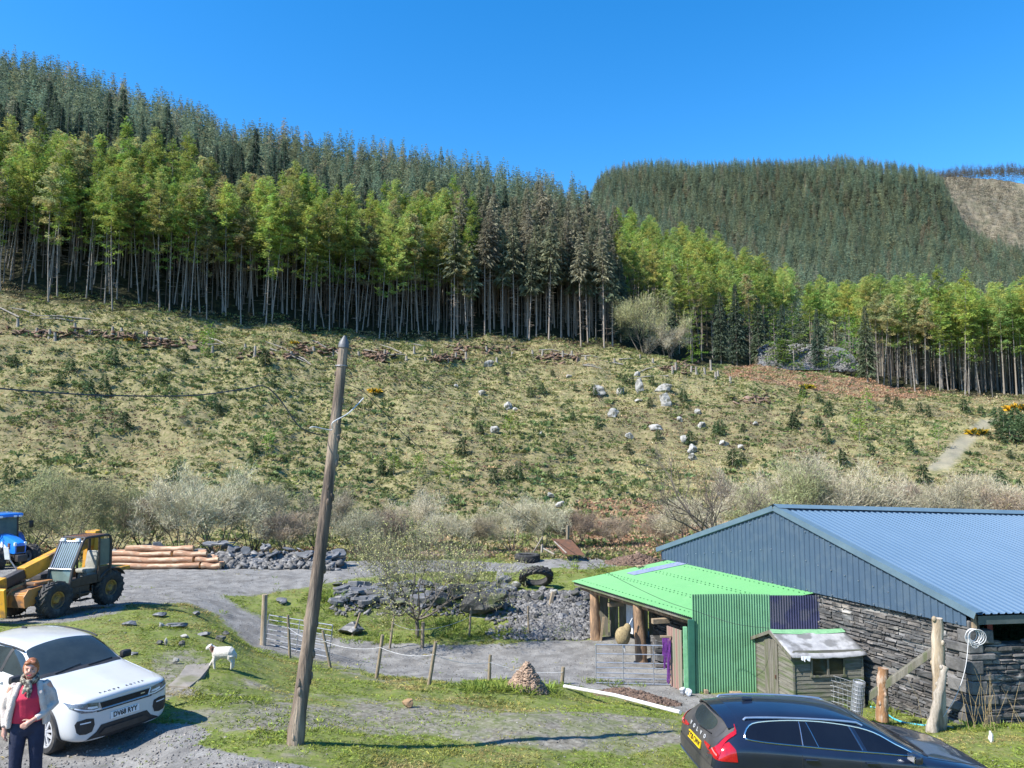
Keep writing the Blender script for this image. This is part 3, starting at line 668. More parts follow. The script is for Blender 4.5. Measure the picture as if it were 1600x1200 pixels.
for i in range(6):
    p0 = a.lerp(b, i/6); p1 = a.lerp(b, (i+0.93)/6); dzz = random.uniform(-0.05,0.12)
    mb.prism([p0+Vector((0,0,dz0+dzz)), p1+Vector((0,0,dz0+dzz)), p1+Vector((0,0,dz1)), p0+Vector((0,0,dz1))], (0,0,0), (-0.03,-0.02,0))
dr = mb.build('door', M['pink_board'], shed_to, world=True)
mb = MB(); mb.box(b+Vector((0.05,-0.08,GB+1.15)), (0.1,0.05,0.05)); h_ = mb.build('latch', M['steel'], dr, world=True)
for k in range(2):
    mb = MB(); mb.box(w0+Vector((0.35+k*0.9, -0.1, GB+0.22)), (0.12, 0.12, 0.42) if k == 0 else (0.35,0.2,0.3)); mb.build('kick_block', M['timber'], shed_to, world=True, bevel=0.01)
# ---------------------------------------------------------------- garden shed
SG = -7.38
gs = thing('garden_shed', 'small weathered timber garden shed with sagging grey felt roof', 'shed', (8.1, 21.5, SG))
cF = P(1239, 1021, 21.5); cL = P(1181, 1000, 23.3); zE = cF.z+0.02
c00 = Vector((cF.x, 21.5, 0)); c10 = Vector((cL.x+0.03, 23.35, 0)); sx = Vector((P(1347, 1019, 21.62).x, 21.66, 0))-c00
c01 = c00+sx; c11 = c10+sx
apex_z = P(1206, 981, 22.45).z-0.05
def boards(mb, a, b, z0, z1f, nrm, step=0.115):
    z = z0; L = (b-a).length; t = (b-a).normalized()
    while z < max(z1f(0.0), z1f(0.5), z1f(1.0)):
        zt = min(z+step, 1e9)
        us = [u/20 for u in range(21)]; ok = [u for u in us if z1f(u) > z+0.02]
        if ok:
            u0, u1 = ok[0], ok[-1]; p0 = a.lerp(b, u0); p1 = a.lerp(b, u1)
            h0 = min(zt, z1f(u0)+0.02 if z1f(u0) < zt else zt); h1 = min(zt, z1f(u1)+0.02 if z1f(u1) < zt else zt)
            mb.add([p0+Vector((0,0,z))+nrm*0.016, p1+Vector((0,0,z))+nrm*0.016, p1+Vector((0,0,zt))+nrm*0.002, p0+Vector((0,0,zt))+nrm*0.002,
                    p0+Vector((0,0,z)), p1+Vector((0,0,z)), p1+Vector((0,0,zt)), p0+Vector((0,0,zt))], [(0,1,2,3),(4,5,1,0),(1,5,6,2),(0,3,7,4)])
        z += step
nf_ = Vector((sx.y, -sx.x, 0)).normalized(); ng = (c00-c10); ng = Vector((ng.y, -ng.x, 0)).normalized()
if ng.x > 0: ng = -ng
gab = lambda u: zE+(apex_z-zE)*(1-abs(2*u-1))-0.06
mb = MB(); boards(mb, c00, c01, SG-0.1, lambda u: zE, nf_); boards(mb, c10, c00, SG-0.1, gab, ng); boards(mb, c11, c10, SG-0.1, lambda u: zE, -nf_); boards(mb, c01, c11, SG-0.1, gab, -ng)
mb.build('wall', M['plank_side'], gs, world=True)
mb = MB(); zc = Vector((0,0,zE-0.02)); zb_ = Vector((0,0,SG-0.1)); i_ = 0.01
mb.prism([c00+zb_-nf_*.02-ng*.02, c01+zb_-nf_*.02, c11+zb_, c10+zb_-ng*.02], (0,0,0), (0,0,zE-SG)); mb.build('lining', M['dark'], gs, world=True)
for c in (c00, c01, c10):
    mb = MB(); mb.box(c+nf_*0.01+Vector((0,0,(zE+SG)/2)), (0.05,0.05,zE-SG+0.05)); mb.build('corner_strip', M['plank_side'], gs, world=True)
aF = (c00+c10)/2+ng*0.12; aF.z = apex_z; aB = (c01+c11)/2-ng*0.1; aB.z = apex_z-0.02
ovx = ng*0.12
e00 = c00+nf_*0.16+ovx+Vector((0,0,zE-0.05)); e01 = c01+nf_*0.16-ng*0.1+Vector((0,0,zE-0.03)); e10 = c10-nf_*0.16+ovx+Vector((0,0,zE-0.05)); e11 = c11-nf_*0.16-ng*0.1+Vector((0,0,zE-0.05))
def sag_sheet(mb, A, B, Cc, D, sag=0.03, nx=22, ny=12, edge=0.0, seed=1):
    vs = []
    for i in range(nx+1):
        for j in range(ny+1):
            u, v = i/nx, j/ny; q = A.lerp(B, u).lerp(D.lerp(Cc, u), v)
            q.z -= sag*math.sin(math.pi*u)*(0.5+v*0.5)+sag*0.5*(vnoise(u*6+seed, v*5, 3)-0.5)
            if edge and j == ny: q.z -= edge*(0.4+0.9*vnoise(u*9, 3.3, seed))
            vs.append(q)
    k = ny+1; mb.add(vs, [(i*k+j, (i+1)*k+j, (i+1)*k+j+1, i*k+j+1) for i in range(nx) for j in range(ny)])
mb = MB(); sag_sheet(mb, aF, aB, e01, e00, 0.04, edge=0.04); sag_sheet(mb, aB, aF, e10, e11, 0.02)
rfs = mb.build('roof', M['felt'], gs, world=True, smooth=True); sm = rfs.modifiers.new('s', 'SOLIDIFY'); sm.thickness = 0.035; sm.offset = -1
mb = MB(); up2 = Vector((0,0,0.022)); sag_sheet(mb, aF+up2, aB+up2, aB.lerp(e01, 0.16)+up2, aF.lerp(e00, 0.16)+up2, 0.04); sag_sheet(mb, aB+up2, aF+up2, aF.lerp(e10, 0.16)+up2, aB.lerp(e11, 0.16)+up2, 0.03)
mb.build('green_ridge_felt', M['felt_green'], rfs, world=True, smooth=True)
mb = MB()
for (p0, p1) in ((aF, e00), (aF, e10)):
    mb.prism([p0+ng*0.015, p1+ng*0.015, p1+ng*0.015-Vector((0,0,0.1)), p0+ng*0.015-Vector((0,0,0.1))], (0,0,0), ng*0.02)
mb.build('barge_board', M['weathered'], gs, world=True)
mb = MB(); q = e00.lerp(e01, 0.12); 
for k in range(5): 
    mb.add([q+Vector((0.05*k,-0.01,0)), q+Vector((0.05*k+0.06,-0.02,0)), q+Vector((0.05*k+0.045+0.02*math.sin(k*3),-0.03,-0.12-0.05*math.sin(k*2.2))), q+Vector((0.05*k,-0.015,-0.1))], [(0,1,2,3)])
mb.build('torn_felt', M['poly_white'], rfs, world=True)
# window of two panes, door
t = sx.normalized(); mb = MB(); pn = MB()
wx0, wx1 = 0.5, 1.48; wz0, wz1 = zE-0.62, zE-0.1
P2 = lambda s_, z, o: c00+t*s_+nf_*o+Vector((0,0,z))
def bar(mb, s0_, s1_, z0, z1, o=0.03, th=0.03): mb.prism([P2(s0_,z0,o), P2(s1_,z0,o), P2(s1_,z1,o), P2(s0_,z1,o)], (0,0,0), nf_*th)
for (a, b) in ((wx0, wx0+0.04), ((wx0+wx1)/2-0.03, (wx0+wx1)/2+0.03), (wx1-0.04, wx1)): bar(mb, a, b, wz0, wz1, 0.018)
bar(mb, wx0-0.03, wx1+0.03, wz0-0.05, wz0, 0.018, 0.045); bar(mb, wx0, wx1, wz1-0.03, wz1, 0.019)
wf = mb.build('window', M['weathered'], gs, world=True)
bar(pn, wx0+0.03, wx1-0.03, wz0, wz1-0.02, 0.012, 0.008); pn.build('pane', M['window_dark'], wf, world=True)
tg = (c10-c00).normalized(); mb = MB()
Q = lambda s_, z, o: c00+tg*s_+ng*o+Vector((0,0,z))
for i in range(6):
    a = 0.72+i*0.115; mb.prism([Q(a,SG+0.05,0.02), Q(a+0.108,SG+0.05,0.02), Q(a+0.108,zE+0.12,0.02), Q(a,zE+0.12,0.02)], (0,0,0), ng*0.02)
d_ = mb.build('door', M['weathered'], gs, world=True)
mb = MB(); mb.box(Q(0.82, SG+0.8, 0.06), (0.03,0.05,0.1)); mb.build('latch', M['rust'], d_, world=True)
# ---------------------------------------------------------------- vehicle materials
def paint(name, col, metallic=0.0, rough=0.3):
    m = pmat(name, col, tuple(c*0.93 for c in col), 1.5, rough, 0, spec=0.5, coat=1.0); return m
M['car_white'] = paint('car_white', (0.56,0.57,0.57)); M['car_black'] = pmat('car_black', (0.008,0.012,0.026), (0.011,0.016,0.034), 2, 0.28, 0, metal=0.0, coat=0.8)
M['glass'] = pmat('glass', (0.02,0.028,0.032), (0.035,0.047,0.05), 1.5, 0.04, 0, spec=0.6)
M['glass_tint'] = pmat('glass_tint', (0.006,0.007,0.012), (0.008,0.01,0.016), 1.5, 0.06, 0, spec=0.5)
M['plastic'] = pmat('plastic', (0.018,0.018,0.02), (0.03,0.03,0.032), 12, 0.55)
M['chrome'] = pmat('chrome', (0.7,0.72,0.75), (0.62,0.64,0.68), 5, 0.18, 0, metal=1.0)
M['alu'] = pmat('alu', (0.55,0.58,0.62), (0.48,0.5,0.55), 5, 0.3, 0, metal=0.8)
M['rubber'] = pmat('rubber', (0.022,0.022,0.023), (0.05,0.048,0.045), 9, 0.85, 0.3, c=(0.12,0.11,0.095), cscale=4, camt=(0.55,0.75))
M['rim'] = pmat('rim', (0.72,0.73,0.74), (0.6,0.6,0.62), 5, 0.3, 0, metal=0.4)
M['lamp_glass'] = pmat('lamp_glass', (0.2,0.22,0.25), (0.04,0.045,0.055), 18, 0.08, 0, spec=0.7, coat=1)
M['lamp_bright'] = pmat('lamp_bright', (0.8,0.84,0.9), (0.6,0.64,0.7), 8, 0.1, 0, coat=1)
M['red_lens'] = pmat('red_lens', (0.45,0.008,0.012), (0.3,0.005,0.01), 14, 0.12, 0, coat=1)
M['plate_white'] = pmat('plate_white', (0.75,0.75,0.74), (0.7,0.7,0.7), 4, 0.4)
M['plate_yellow'] = pmat('plate_yellow', (0.85,0.56,0.012), (0.8,0.52,0.015), 4, 0.4)
M['ink'] = pmat('ink', (0.01,0.01,0.012), (0.015,0.015,0.015), 4, 0.5)
M['dusty_black'] = pmat('dusty_black', (0.045,0.043,0.042), (0.075,0.07,0.066), 2.5, 0.5, 0, coat=0.1, c=(0.03,0.03,0.032), cscale=1.2)
M['yellow'] = pmat('yellow', (0.62,0.31,0.02), (0.5,0.25,0.03), 3, 0.5, 0.05, c=(0.16,0.1,0.05), cscale=3, camt=(0.52,0.68))
M['hub_yellow'] = pmat('hub_yellow', (0.4,0.24,0.05), (0.25,0.15,0.05), 5, 0.6, 0.1, c=(0.12,0.08,0.05), cscale=4)
M['orange'] = pmat('orange', (0.55,0.23,0.05), (0.38,0.19,0.08), 4, 0.6, 0.1, c=(0.14,0.09,0.06), cscale=2.5, camt=(0.48,0.62))
M['frame_black'] = pmat('frame_black', (0.03,0.027,0.025), (0.055,0.045,0.04), 6, 0.5)
M['blue_paint'] = pmat('blue_paint', (0.015,0.17,0.62), (0.02,0.2,0.68), 2, 0.3, coat=0.6)
M['clear_glass'] = pmat('clear_glass', (0.1,0.14,0.13), (0.14,0.19,0.17), 3, 0.08, 0)
M['seat_cloth'] = pmat('seat_cloth', (0.36,0.36,0.33), (0.25,0.25,0.22), 9, 0.8)
def text_verts(s, size, extrude=0.002, spacing=1.0, bold=0.0):
    cu = bpy.data.curves.new('t', 'FONT'); cu.body = s; cu.size = size; cu.extrude = extrude; cu.align_x = 'CENTER'; cu.align_y = 'CENTER'; cu.space_character = spacing; cu.offset = bold
    o = bpy.data.objects.new('t', cu); C.objects.link(o); bpy.context.view_layer.update()
    me = bpy.data.meshes.new_from_object(o.evaluated_get(bpy.context.evaluated_depsgraph_get()))
    vs = [v.co.copy() for v in me.vertices]; fs = [tuple(q.vertices) for q in me.polygons]
    bpy.data.objects.remove(o); bpy.data.curves.remove(cu); bpy.data.meshes.remove(me); return vs, fs
class Body:
    """smooth car body lofted through stations; each station is (x, [(y,z)...]) from bottom edge to top, mirrored"""
    def __init__(s, stations, levels=3):
        bm = bmesh.new(); rings = []
        for x, pts in stations:
            z0 = pts[0][1]; zt = pts[-1][1]
            ring = [bm.verts.new((x, 0, z0))]+[bm.verts.new((x, y, z)) for y, z in pts]
            top = pts[-1]; ring_c = bm.verts.new((x, 0, top[1]+0.012))
            rt = [bm.verts.new((x, -y, z)) for y, z in pts]
            rings.append((ring[0], ring[1:], ring_c, rt))
        for a, b in zip(rings[:-1], rings[1:]):
            la = [a[0]]+a[1]+[a[2]]; lb = [b[0]]+b[1]+[b[2]]
            for i in range(len(la)-1): bm.faces.new((la[i], la[i+1], lb[i+1], lb[i]))
            la = [a[0]]+a[3]+[a[2]]; lb = [b[0]]+b[3]+[b[2]]
            for i in range(len(la)-1): bm.faces.new((la[i+1], la[i], lb[i], lb[i+1]))
        for r in (rings[0], rings[-1]):
            Lp, Rp = r[1], r[3]; n = len(Lp)
            bm.faces.new([r[0], Rp[0], Rp[1], Lp[1], Lp[0]])
            for i in range(1, n-2): bm.faces.new([Lp[i], Rp[i], Rp[i+1], Lp[i+1]])
            bm.faces.new([Lp[n-2], Rp[n-2], Rp[n-1], r[2], Lp[n-1]])
        bmesh.ops.recalc_face_normals(bm, faces=bm.faces[:])
        me = bpy.data.meshes.new('cage'); bm.to_mesh(me); bm.free()
        o = bpy.data.objects.new('cage', me); C.objects.link(o); m = o.modifiers.new('s', 'SUBSURF'); m.levels = levels; m.render_levels = levels
        bpy.context.view_layer.update(); dg = bpy.context.evaluated_depsgraph_get()
        s.me = bpy.data.meshes.new_from_object(o.evaluated_get(dg)); bpy.data.objects.remove(o)
        s.tree = BVHTree.FromPolygons([v.co.copy() for v in s.me.vertices], [tuple(q.vertices) for q in s.me.polygons])
    def hit(s, a, b, plane, side):
        """a,b are plane coordinates; cast from outside"""
        if plane == 'xz': o = Vector((a, 3*side, b)); d = Vector((0, -side, 0))
        elif plane == 'yz': o = Vector((3.5*side, a, b)); d = Vector((-side, 0, 0))
        elif plane == 'xy': o = Vector((a, b, 3)); d = Vector((0, 0, -1))
        h = s.tree.ray_cast(o, d)
        return (h[0], h[1]) if h[0] is not None else (None, None)
    def patch(s, poly, plane, side, off=0.004, step=0.06, thick=0.0, lim=None):
        bm = bmesh.new(); vs = [bm.verts.new((x, y, 0)) for x, y in poly]; bm.faces.new(vs)
        xs = [q[0] for q in poly]; ys = [q[1] for q in poly]
        for ax, lo, hi in ((0, min(xs), max(xs)), (1, min(ys), max(ys))):
            k = lo+step
            while k < hi-step*0.3:
                no = (1,0,0) if ax == 0 else (0,1,0); co = (k,0,0) if ax == 0 else (0,k,0)
                bmesh.ops.bisect_plane(bm, geom=bm.verts[:]+bm.edges[:]+bm.faces[:], plane_co=co, plane_no=no, dist=1e-5); k += step
        last = None
        for v in bm.verts:
            p_, n_ = s.hit(v.co.x, v.co.y, plane, side)
            if lim is not None:
                k_ = 0
                while (p_ is None or p_.x > lim) and k_ < 30: k_ += 1; p_, n_ = s.hit(v.co.x*(1-0.01*k_), v.co.y, plane, side)
            if p_ is None:
                for f in (0.98, 0.95, 0.9, 0.85):
                    cx, cy = sum(xs)/len(xs), sum(ys)/len(ys); p_, n_ = s.hit(cx+(v.co.x-cx)*f, cy+(v.co.y-cy)*f, plane, side)
                    if p_ is not None: break
            if p_ is None: p_, n_ = Vector((0,0,0.5)), Vector((0,0,1))
            v.co = p_+n_*off
        if thick:
            r = bmesh.ops.extrude_face_region(bm, geom=bm.faces[:])
        return bm
    def line(s, pts, plane, side, off=0.004, step=0.05):
        out = []
        for (a, b), (c, d) in zip(pts[:-1], pts[1:]):
            n = max(1, int(math.hypot(c-a, d-b)/step))
            for i in range(n):
                t = i/n; h = s.hit(a+(c-a)*t, b+(d-b)*t, plane, side)
                if h[0] is not None: out.append(h[0]+h[1]*off)
        h = s.hit(*pts[-1], plane, side)
        if h[0] is not None: out.append(h[0]+h[1]*off)
        return out
def smooth_poly(pts, k=4, closed=True):
    out = []; n = len(pts)
    for i in range(n if closed else n-1):
        p0, p1, p2, p3 = pts[(i-1) % n], pts[i], pts[(i+1) % n], pts[(i+2) % n]
        if not closed: p0 = pts[max(i-1, 0)]; p3 = pts[min(i+2, n-1)]
        for j in range(k):
            t = j/k; out.append(tuple(0.5*((2*p1[c])+(-p0[c]+p2[c])*t+(2*p0[c]-5*p1[c]+4*p2[c]-p3[c])*t*t+(-p0[c]+3*p1[c]-3*p2[c]+p3[c])*t**3) for c in range(len(p1))))
    if not closed: out.append(pts[-1])
    return out
def car_wheel(parent, x, y, Rw, width, rim_r, spokes=5, mat='rim'):
    sg = 1 if y > 0 else -1
    w_ = bpy.data.objects.new('wheel', None); C.objects.link(w_); w_.parent = parent; w_.location = (x, y, Rw)
    mb = MB(); h = width/2
    mb.lathe([(rim_r*0.98,-h*0.8),(rim_r+0.01,-h),(Rw-0.03,-h),(Rw-0.005,-h*0.8),(Rw,-h*0.4),(Rw,h*0.4),(Rw-0.005,h*0.8),(Rw-0.03,h),(rim_r+0.01,h),(rim_r*0.98,h*0.8)], axis='Y', n=36)
    mb.build('tyre', M['rubber'], w_, smooth=True)
    mb = MB(); o = sg*h
    mb.lathe([(rim_r, o*0.75),(rim_r, o*0.95),(rim_r-0.025, o*0.97),(rim_r-0.03, o*0.6),(rim_r-0.03, o*0.2)], axis='Y', n=36)
    for i in range(spokes*2):
        a = 2*math.pi*(i//2)/spokes+(0.13 if i % 2 else -0.13); c_, s_ = math.cos(a), math.sin(a)
        t = Vector((-s_, 0, c_)); r_ = Vector((c_, 0, s_)); a0 = r_*0.05+t*(0.02 if i % 2 else -0.02); a1 = r_*(rim_r-0.015)+t*(0.03 if i % 2 else -0.03)
        mb.prism([a0+t*0.022, a0-t*0.022, a1-t*0.02, a1+t*0.02], (0, o*0.72, 0), (0, o*0.9, 0))
    mb.lathe([(0.0, o*0.92),(0.06, o*0.92),(0.065, o*0.7)], axis='Y', n=16)
    rm = mb.build('rim', M[mat], w_); 
    mb = MB(); mb.lathe([(0.0, o*0.3),(rim_r*0.9, o*0.3)], axis='Y', n=24); mb.lathe([(0.0, o*0.5),(rim_r*0.62, o*0.5)], axis='Y', n=24)
    mb.build('brake_disc', M['plastic'], w_)
def finish_body(body, name, mat, parent, wheels, cut_r):
    o = link(name, body.me, mat, parent); o.data.polygons.foreach_set('use_smooth', [True]*len(o.data.polygons))
    cut = bmesh.new()
    for (x, y, r) in wheels:
        bmesh.ops.create_cone(cut, cap_ends=True, segments=40, radius1=cut_r, radius2=cut_r, depth=0.62, matrix=Matrix.Translation((x, y*1.0+(0.12 if y > 0 else -0.12), r)) @ Matrix.Rotation(math.pi/2, 4, 'X'))
    cm = bpy.data.meshes.new('cut'); cut.to_mesh(cm); cut.free(); co = bpy.data.objects.new('cut', cm); C.objects.link(co); cm.materials.append(M['plastic'])
    co.parent = parent
    b = o.modifiers.new('b', 'BOOLEAN'); b.object = co; b.operation = 'DIFFERENCE'; b.solver = 'EXACT'
    bpy.context.view_layer.update(); dg = bpy.context.evaluated_depsgraph_get(); nm = bpy.data.meshes.new_from_object(o.evaluated_get(dg))
    o.modifiers.clear(); o.data = nm; bpy.data.objects.remove(co)
    nm.polygons.foreach_set('use_smooth', [True]*len(nm.polygons))
    try: nm.set_sharp_from_angle(angle=R(50))
    except Exception: pass
    return o
def place_car(root, heading_deg, loc, pitch=0.0):
    root.location = loc; root.rotation_euler = (0, pitch, R(heading_deg))
def bmobj(bm, name, mat, parent, smooth=True):
    me = bpy.data.meshes.new(name); bmesh.ops.recalc_face_normals(bm, faces=bm.faces[:]); bm.to_mesh(me); bm.free()
    if smooth: me.polygons.foreach_set('use_smooth', [True]*len(me.polygons))
    return link(name, me, mat, parent)
# ---------------------------------------------------------------- white off-road car, seen from its front right corner
suv = thing('parked_car', 'white off-road car parked behind the woman, bonnet towards the grass', 'car')
def st(x, wy, zb, bz, by, gz, gy, rz, ry, tz, low=None):
    # bottom edge, sill, widest, belt, glass foot, roof edge, roof inner
    return (x, [(wy*0.86, zb), (wy*0.985, zb+0.1), (wy, zb+0.34), (wy*0.995, bz-0.1), (by, bz), (gy, gz), (ry, rz), (ry*0.62, (rz*0.35+tz*0.65)), (ry*0.3, tz)])
S = [st(2.17,0.70,0.28,0.84,0.68,0.885,0.66,0.915,0.56,0.925), st(2.15,0.79,0.26,0.89,0.77,0.935,0.73,0.965,0.64,0.975), st(2.05,0.89,0.25,0.92,0.87,0.965,0.82,0.995,0.72,1.01), st(1.82,0.935,0.24,0.94,0.91,0.98,0.86,1.01,0.74,1.025),
     st(1.3,0.95,0.23,0.975,0.925,1.02,0.885,1.06,0.78,1.08), st(0.9,0.95,0.23,1.0,0.925,1.045,0.89,1.10,0.80,1.125), st(0.72,0.95,0.23,1.01,0.925,1.055,0.885,1.15,0.78,1.17),
     st(0.42,0.95,0.23,1.02,0.925,1.065,0.88,1.34,0.76,1.37), st(0.12,0.95,0.23,1.035,0.925,1.08,0.875,1.49,0.715,1.54), st(-0.1,0.95,0.23,1.045,0.925,1.09,0.875,1.545,0.70,1.60), st(-0.5,0.95,0.23,1.065,0.925,1.11,0.87,1.57,0.70,1.625),
     st(-1.1,0.95,0.24,1.10,0.925,1.14,0.865,1.56,0.69,1.62), st(-1.6,0.94,0.26,1.13,0.91,1.165,0.84,1.525,0.66,1.59), st(-1.95,0.92,0.30,1.12,0.88,1.16,0.78,1.42,0.56,1.49), st(-2.1,0.86,0.34,1.02,0.82,1.06,0.72,1.12,0.60,1.16), st(-2.17,0.72,0.40,0.86,0.68,0.90,0.62,0.93,0.5,0.95)]
B = Body(S)
W_ = [(1.33,0.80,0.365),(1.33,-0.80,0.365),(-1.33,0.80,0.365),(-1.33,-0.80,0.365)]
body = finish_body(B, 'body', M['car_white'], suv, W_, 0.425)
for x, y, r in W_: car_wheel(suv, x, y, r, 0.24, 0.255)
for sd in (-1, 1):      # black arch and sill cladding, side glass, mirrors
    for wx in (1.33, -1.33):
        mb = MB(); pts = []
        for i in range(25):
            a = R(-20+220*i/24); x = wx+0.445*math.cos(a); z = 0.365+0.445*math.sin(a)
            if z < 0.24: continue
            h = B.hit(x, z, 'xz', sd)
            if h[0] is not None: pts.append(h[0]+Vector((0, sd*0.004, 0)))
        mb.tube(pts, 0.03, 6); mb.build('arch_trim', M['plastic'], suv, smooth=True)
    bmobj(B.patch([(0.88,0.26),(0.88,0.42),(-0.88,0.42),(-0.88,0.26)], 'xz', sd, 0.012, 0.1), 'sill', M['plastic'], suv)
    wpoly = smooth_poly([(0.60,1.10),(0.42,1.24),(0.16,1.40),(-0.1,1.475),(-0.5,1.495),(-1.0,1.48),(-1.5,1.44),(-1.72,1.40),(-1.72,1.24),(-1.2,1.185),(-0.5,1.145),(0.2,1.115)], 2)
    wn = bmobj(B.patch(wpoly, 'xz', sd, 0.005, 0.08), 'side_window', M['glass'], suv)
    for px_ in (-0.28, -1.12):
        bmobj(B.patch([(px_,1.12),(px_+0.02,1.5),(px_-0.07,1.5),(px_-0.09,1.12)], 'xz', sd, 0.009, 0.08), 'pillar', M['plastic'], wn)
    mb = MB(); mb.bevbox((0.5, sd*1.02, 1.14), (0.13,0.2,0.14), 0.04); mb.box((0.5, sd*0.93, 1.09), (0.06,0.12,0.05)); mr = mb.build('wing_mirror', M['plastic'], suv, smooth=True)
    mb = MB(); a0 = B.line([(0.05, sd*0.66),(-0.6, sd*0.67),(-1.4, sd*0.655),(-1.7, sd*0.62)], 'xy', 1, 0.035); mb.tube(a0, 0.016, 8); mb.build('roof_rail', M['plastic'], suv, smooth=True)
    for k, dx in ((0, 0.55), (1, -0.62)):     # door shut lines and handles
        mb = MB(); mb.tube(B.line([(dx,0.42),(dx+0.02,0.7),(dx,1.04)], 'xz', sd, 0.001), 0.004, 4); mb.build('door_gap', M['ink'], suv)
        mb = MB(); h = B.hit(dx-0.75, 0.98, 'xz', sd); mb.bevbox(h[0]+Vector((0, sd*0.015, 0)), (0.2,0.03,0.03), 0.01); mb.build('door_handle', M['car_white'], suv, smooth=True)
    # headlight sweeping round the corner
    hl = [(sd*0.475,0.745),(sd*0.485,0.885),(sd*0.62,0.91),(sd*0.76,0.925),(sd*0.895,0.935),(sd*0.88,0.86),(sd*0.76,0.775),(sd*0.58,0.74)]
    L_ = bmobj(B.patch(hl, 'yz', 1, 0.006, 0.03), 'headlight', M['lamp_glass'], suv)
    bmobj(B.patch([(sd*0.49,0.80),(sd*0.50,0.83),(sd*0.66,0.855),(sd*0.67,0.83),(sd*0.6,0.805)], 'yz', 1, 0.011, 0.03), 'lamp_unit', M['lamp_bright'], L_)
    bmobj(B.patch([(sd*0.44,0.765),(sd*0.44,0.785),(sd*0.56,0.785),(sd*0.7,0.82),(sd*0.83,0.872),(sd*0.84,0.855),(sd*0.71,0.80),(sd*0.57,0.763)], 'yz', 1, 0.012, 0.03), 'daylight_strip', M['lamp_bright'], L_)
    fg_ = bmobj(B.patch(smooth_poly([(sd*0.57,0.43),(sd*0.55,0.64),(sd*0.81,0.655),(sd*0.82,0.53),(sd*0.77,0.43)], 2), 'yz', 1, 0.006, 0.04), 'fog_recess', M['plastic'], suv)
    bmobj(B.patch([(sd*0.60,0.585),(sd*0.6,0.605),(sd*0.77,0.615),(sd*0.77,0.595)], 'yz', 1, 0.011, 0.04), 'fog_lamp', M['lamp_bright'], fg_)
# windscreen with black edge, wiper scuttle, bonnet line
ws = [(0.70,-0.74),(0.74,-0.4),(0.755,0),(0.74,0.4),(0.70,0.74),(0.42,0.71),(0.13,0.665),(0.04,0.63),(0.0,0.3),(-0.01,0),(0.0,-0.3),(0.04,-0.63),(0.13,-0.665),(0.42,-0.71)]
wsO = bmobj(B.patch(ws, 'xy', 1, 0.004, 0.05), 'windscreen', M['glass'], suv)
bmobj(B.patch([(0.70,-0.76),(0.74,-0.4),(0.755,0),(0.74,0.4),(0.70,0.76),(0.79,0.74),(0.84,0.4),(0.86,0),(0.84,-0.4),(0.79,-0.74)], 'xy', 1, 0.008, 0.05), 'scuttle', M['plastic'], suv)
for y0 in (0.1, -0.5):
    mb = MB(); mb.tube(B.line([(0.80,y0),(0.72,y0+0.5)], 'xy', 1, 0.02), 0.008, 5); mb.build('wiper', M['ink'], suv)
for sd in (-1, 1):
    mb = MB(); mb.tube(B.line([(0.8, sd*0.82),(1.3,sd*0.815),(1.75,sd*0.78),(1.98,sd*0.68)], 'xy', 1, 0.001), 0.004, 4); mb.build('bonnet_gap', M['alu'], suv)
mb = MB(); mb.bevbox((-1.35, 0, 1.62), (0.17,0.04,0.06), 0.015); mb.build('roof_aerial', M['plastic'], suv, smooth=True)
gr = bmobj(B.patch([(-0.42,0.775),(-0.46,0.875),(0.46,0.875),(0.42,0.775)], 'yz', 1, 0.010, 0.04), 'grille', M['ink'], suv)
for k in range(3):
    mb = MB(); mb.tube(B.line([(-0.41,0.803+k*0.022),(0.41,0.803+k*0.022)], 'yz', 1, 0.014), 0.003, 4); mb.build('grille_bar', M['plastic'], gr)
for pts in ([(-0.475,0.885),(-0.43,0.765),(0.43,0.765),(0.475,0.885)],):
    mb = MB(); mb.tube(B.line(pts, 'yz', 1, 0.012, 0.03), 0.010, 5); mb.build('grille_surround', M['alu'], gr)
mb = MB(); mb.bm(B.patch([(0.28,0.82),(0.28,0.84),(0.36,0.84),(0.36,0.82)], 'yz', 1, 0.018, 0.05)); mb.build('grille_badge', M['alu'], gr)
mb = MB(); mb.tube(B.line([(-0.5,0.735),(0.5,0.735)], 'yz', 1, 0.003), 0.009, 5); mb.build('bumper_slot', M['ink'], suv)
li = bmobj(B.patch([(-0.72,0.27),(-0.62,0.34),(-0.5,0.40),(-0.42,0.5),(0.42,0.5),(0.5,0.40),(0.62,0.34),(0.72,0.27)], 'yz', 1, 0.007, 0.04), 'lower_intake', M['plastic'], suv)
bmobj(B.patch([(-0.45,0.36),(-0.36,0.43),(0.36,0.43),(0.45,0.36),(0.4,0.33),(-0.4,0.33)], 'yz', 1, 0.03, 0.05), 'skid_plate', M['frame_black'], suv)
def letters(s, size, M4, mat, name, parent, spacing=1.0, bold=0.0, ext=0.002):
    vs, fs = text_verts(s, size, ext, spacing, bold); mb = MB(); mb.add([M4 @ v for v in vs], fs); return mb.build(name, mat, parent, fixn=False)
def frame(o, xax, yax):
    xax = Vector(xax).normalized(); zax = xax.cross(Vector(yax)).normalized(); yax = zax.cross(xax)
    m = Matrix((xax, yax, zax)).transposed().to_4x4(); m.translation = o; return m
h = B.hit(0, 0.605, 'yz', 1); 
fr = frame(h[0]+Vector((0.02,0,0)), (0,1,0), (-0.1,0,1))
mb = MB(); mb.bm(bmesh.new()) if False else None
mb.add([fr @ Vector(q) for q in ((-0.26,-0.056,0),(0.26,-0.056,0),(0.26,0.056,0),(-0.26,0.056,0),(-0.26,-0.056,-0.02),(0.26,-0.056,-0.02),(0.26,0.056,-0.02),(-0.26,0.056,-0.02))], [(0,1,2,3),(4,7,6,5),(0,4,5,1),(1,5,6,2),(2,6,7,3),(3,7,4,0)])
pl = mb.build('number_plate', M['plate_white'], suv)
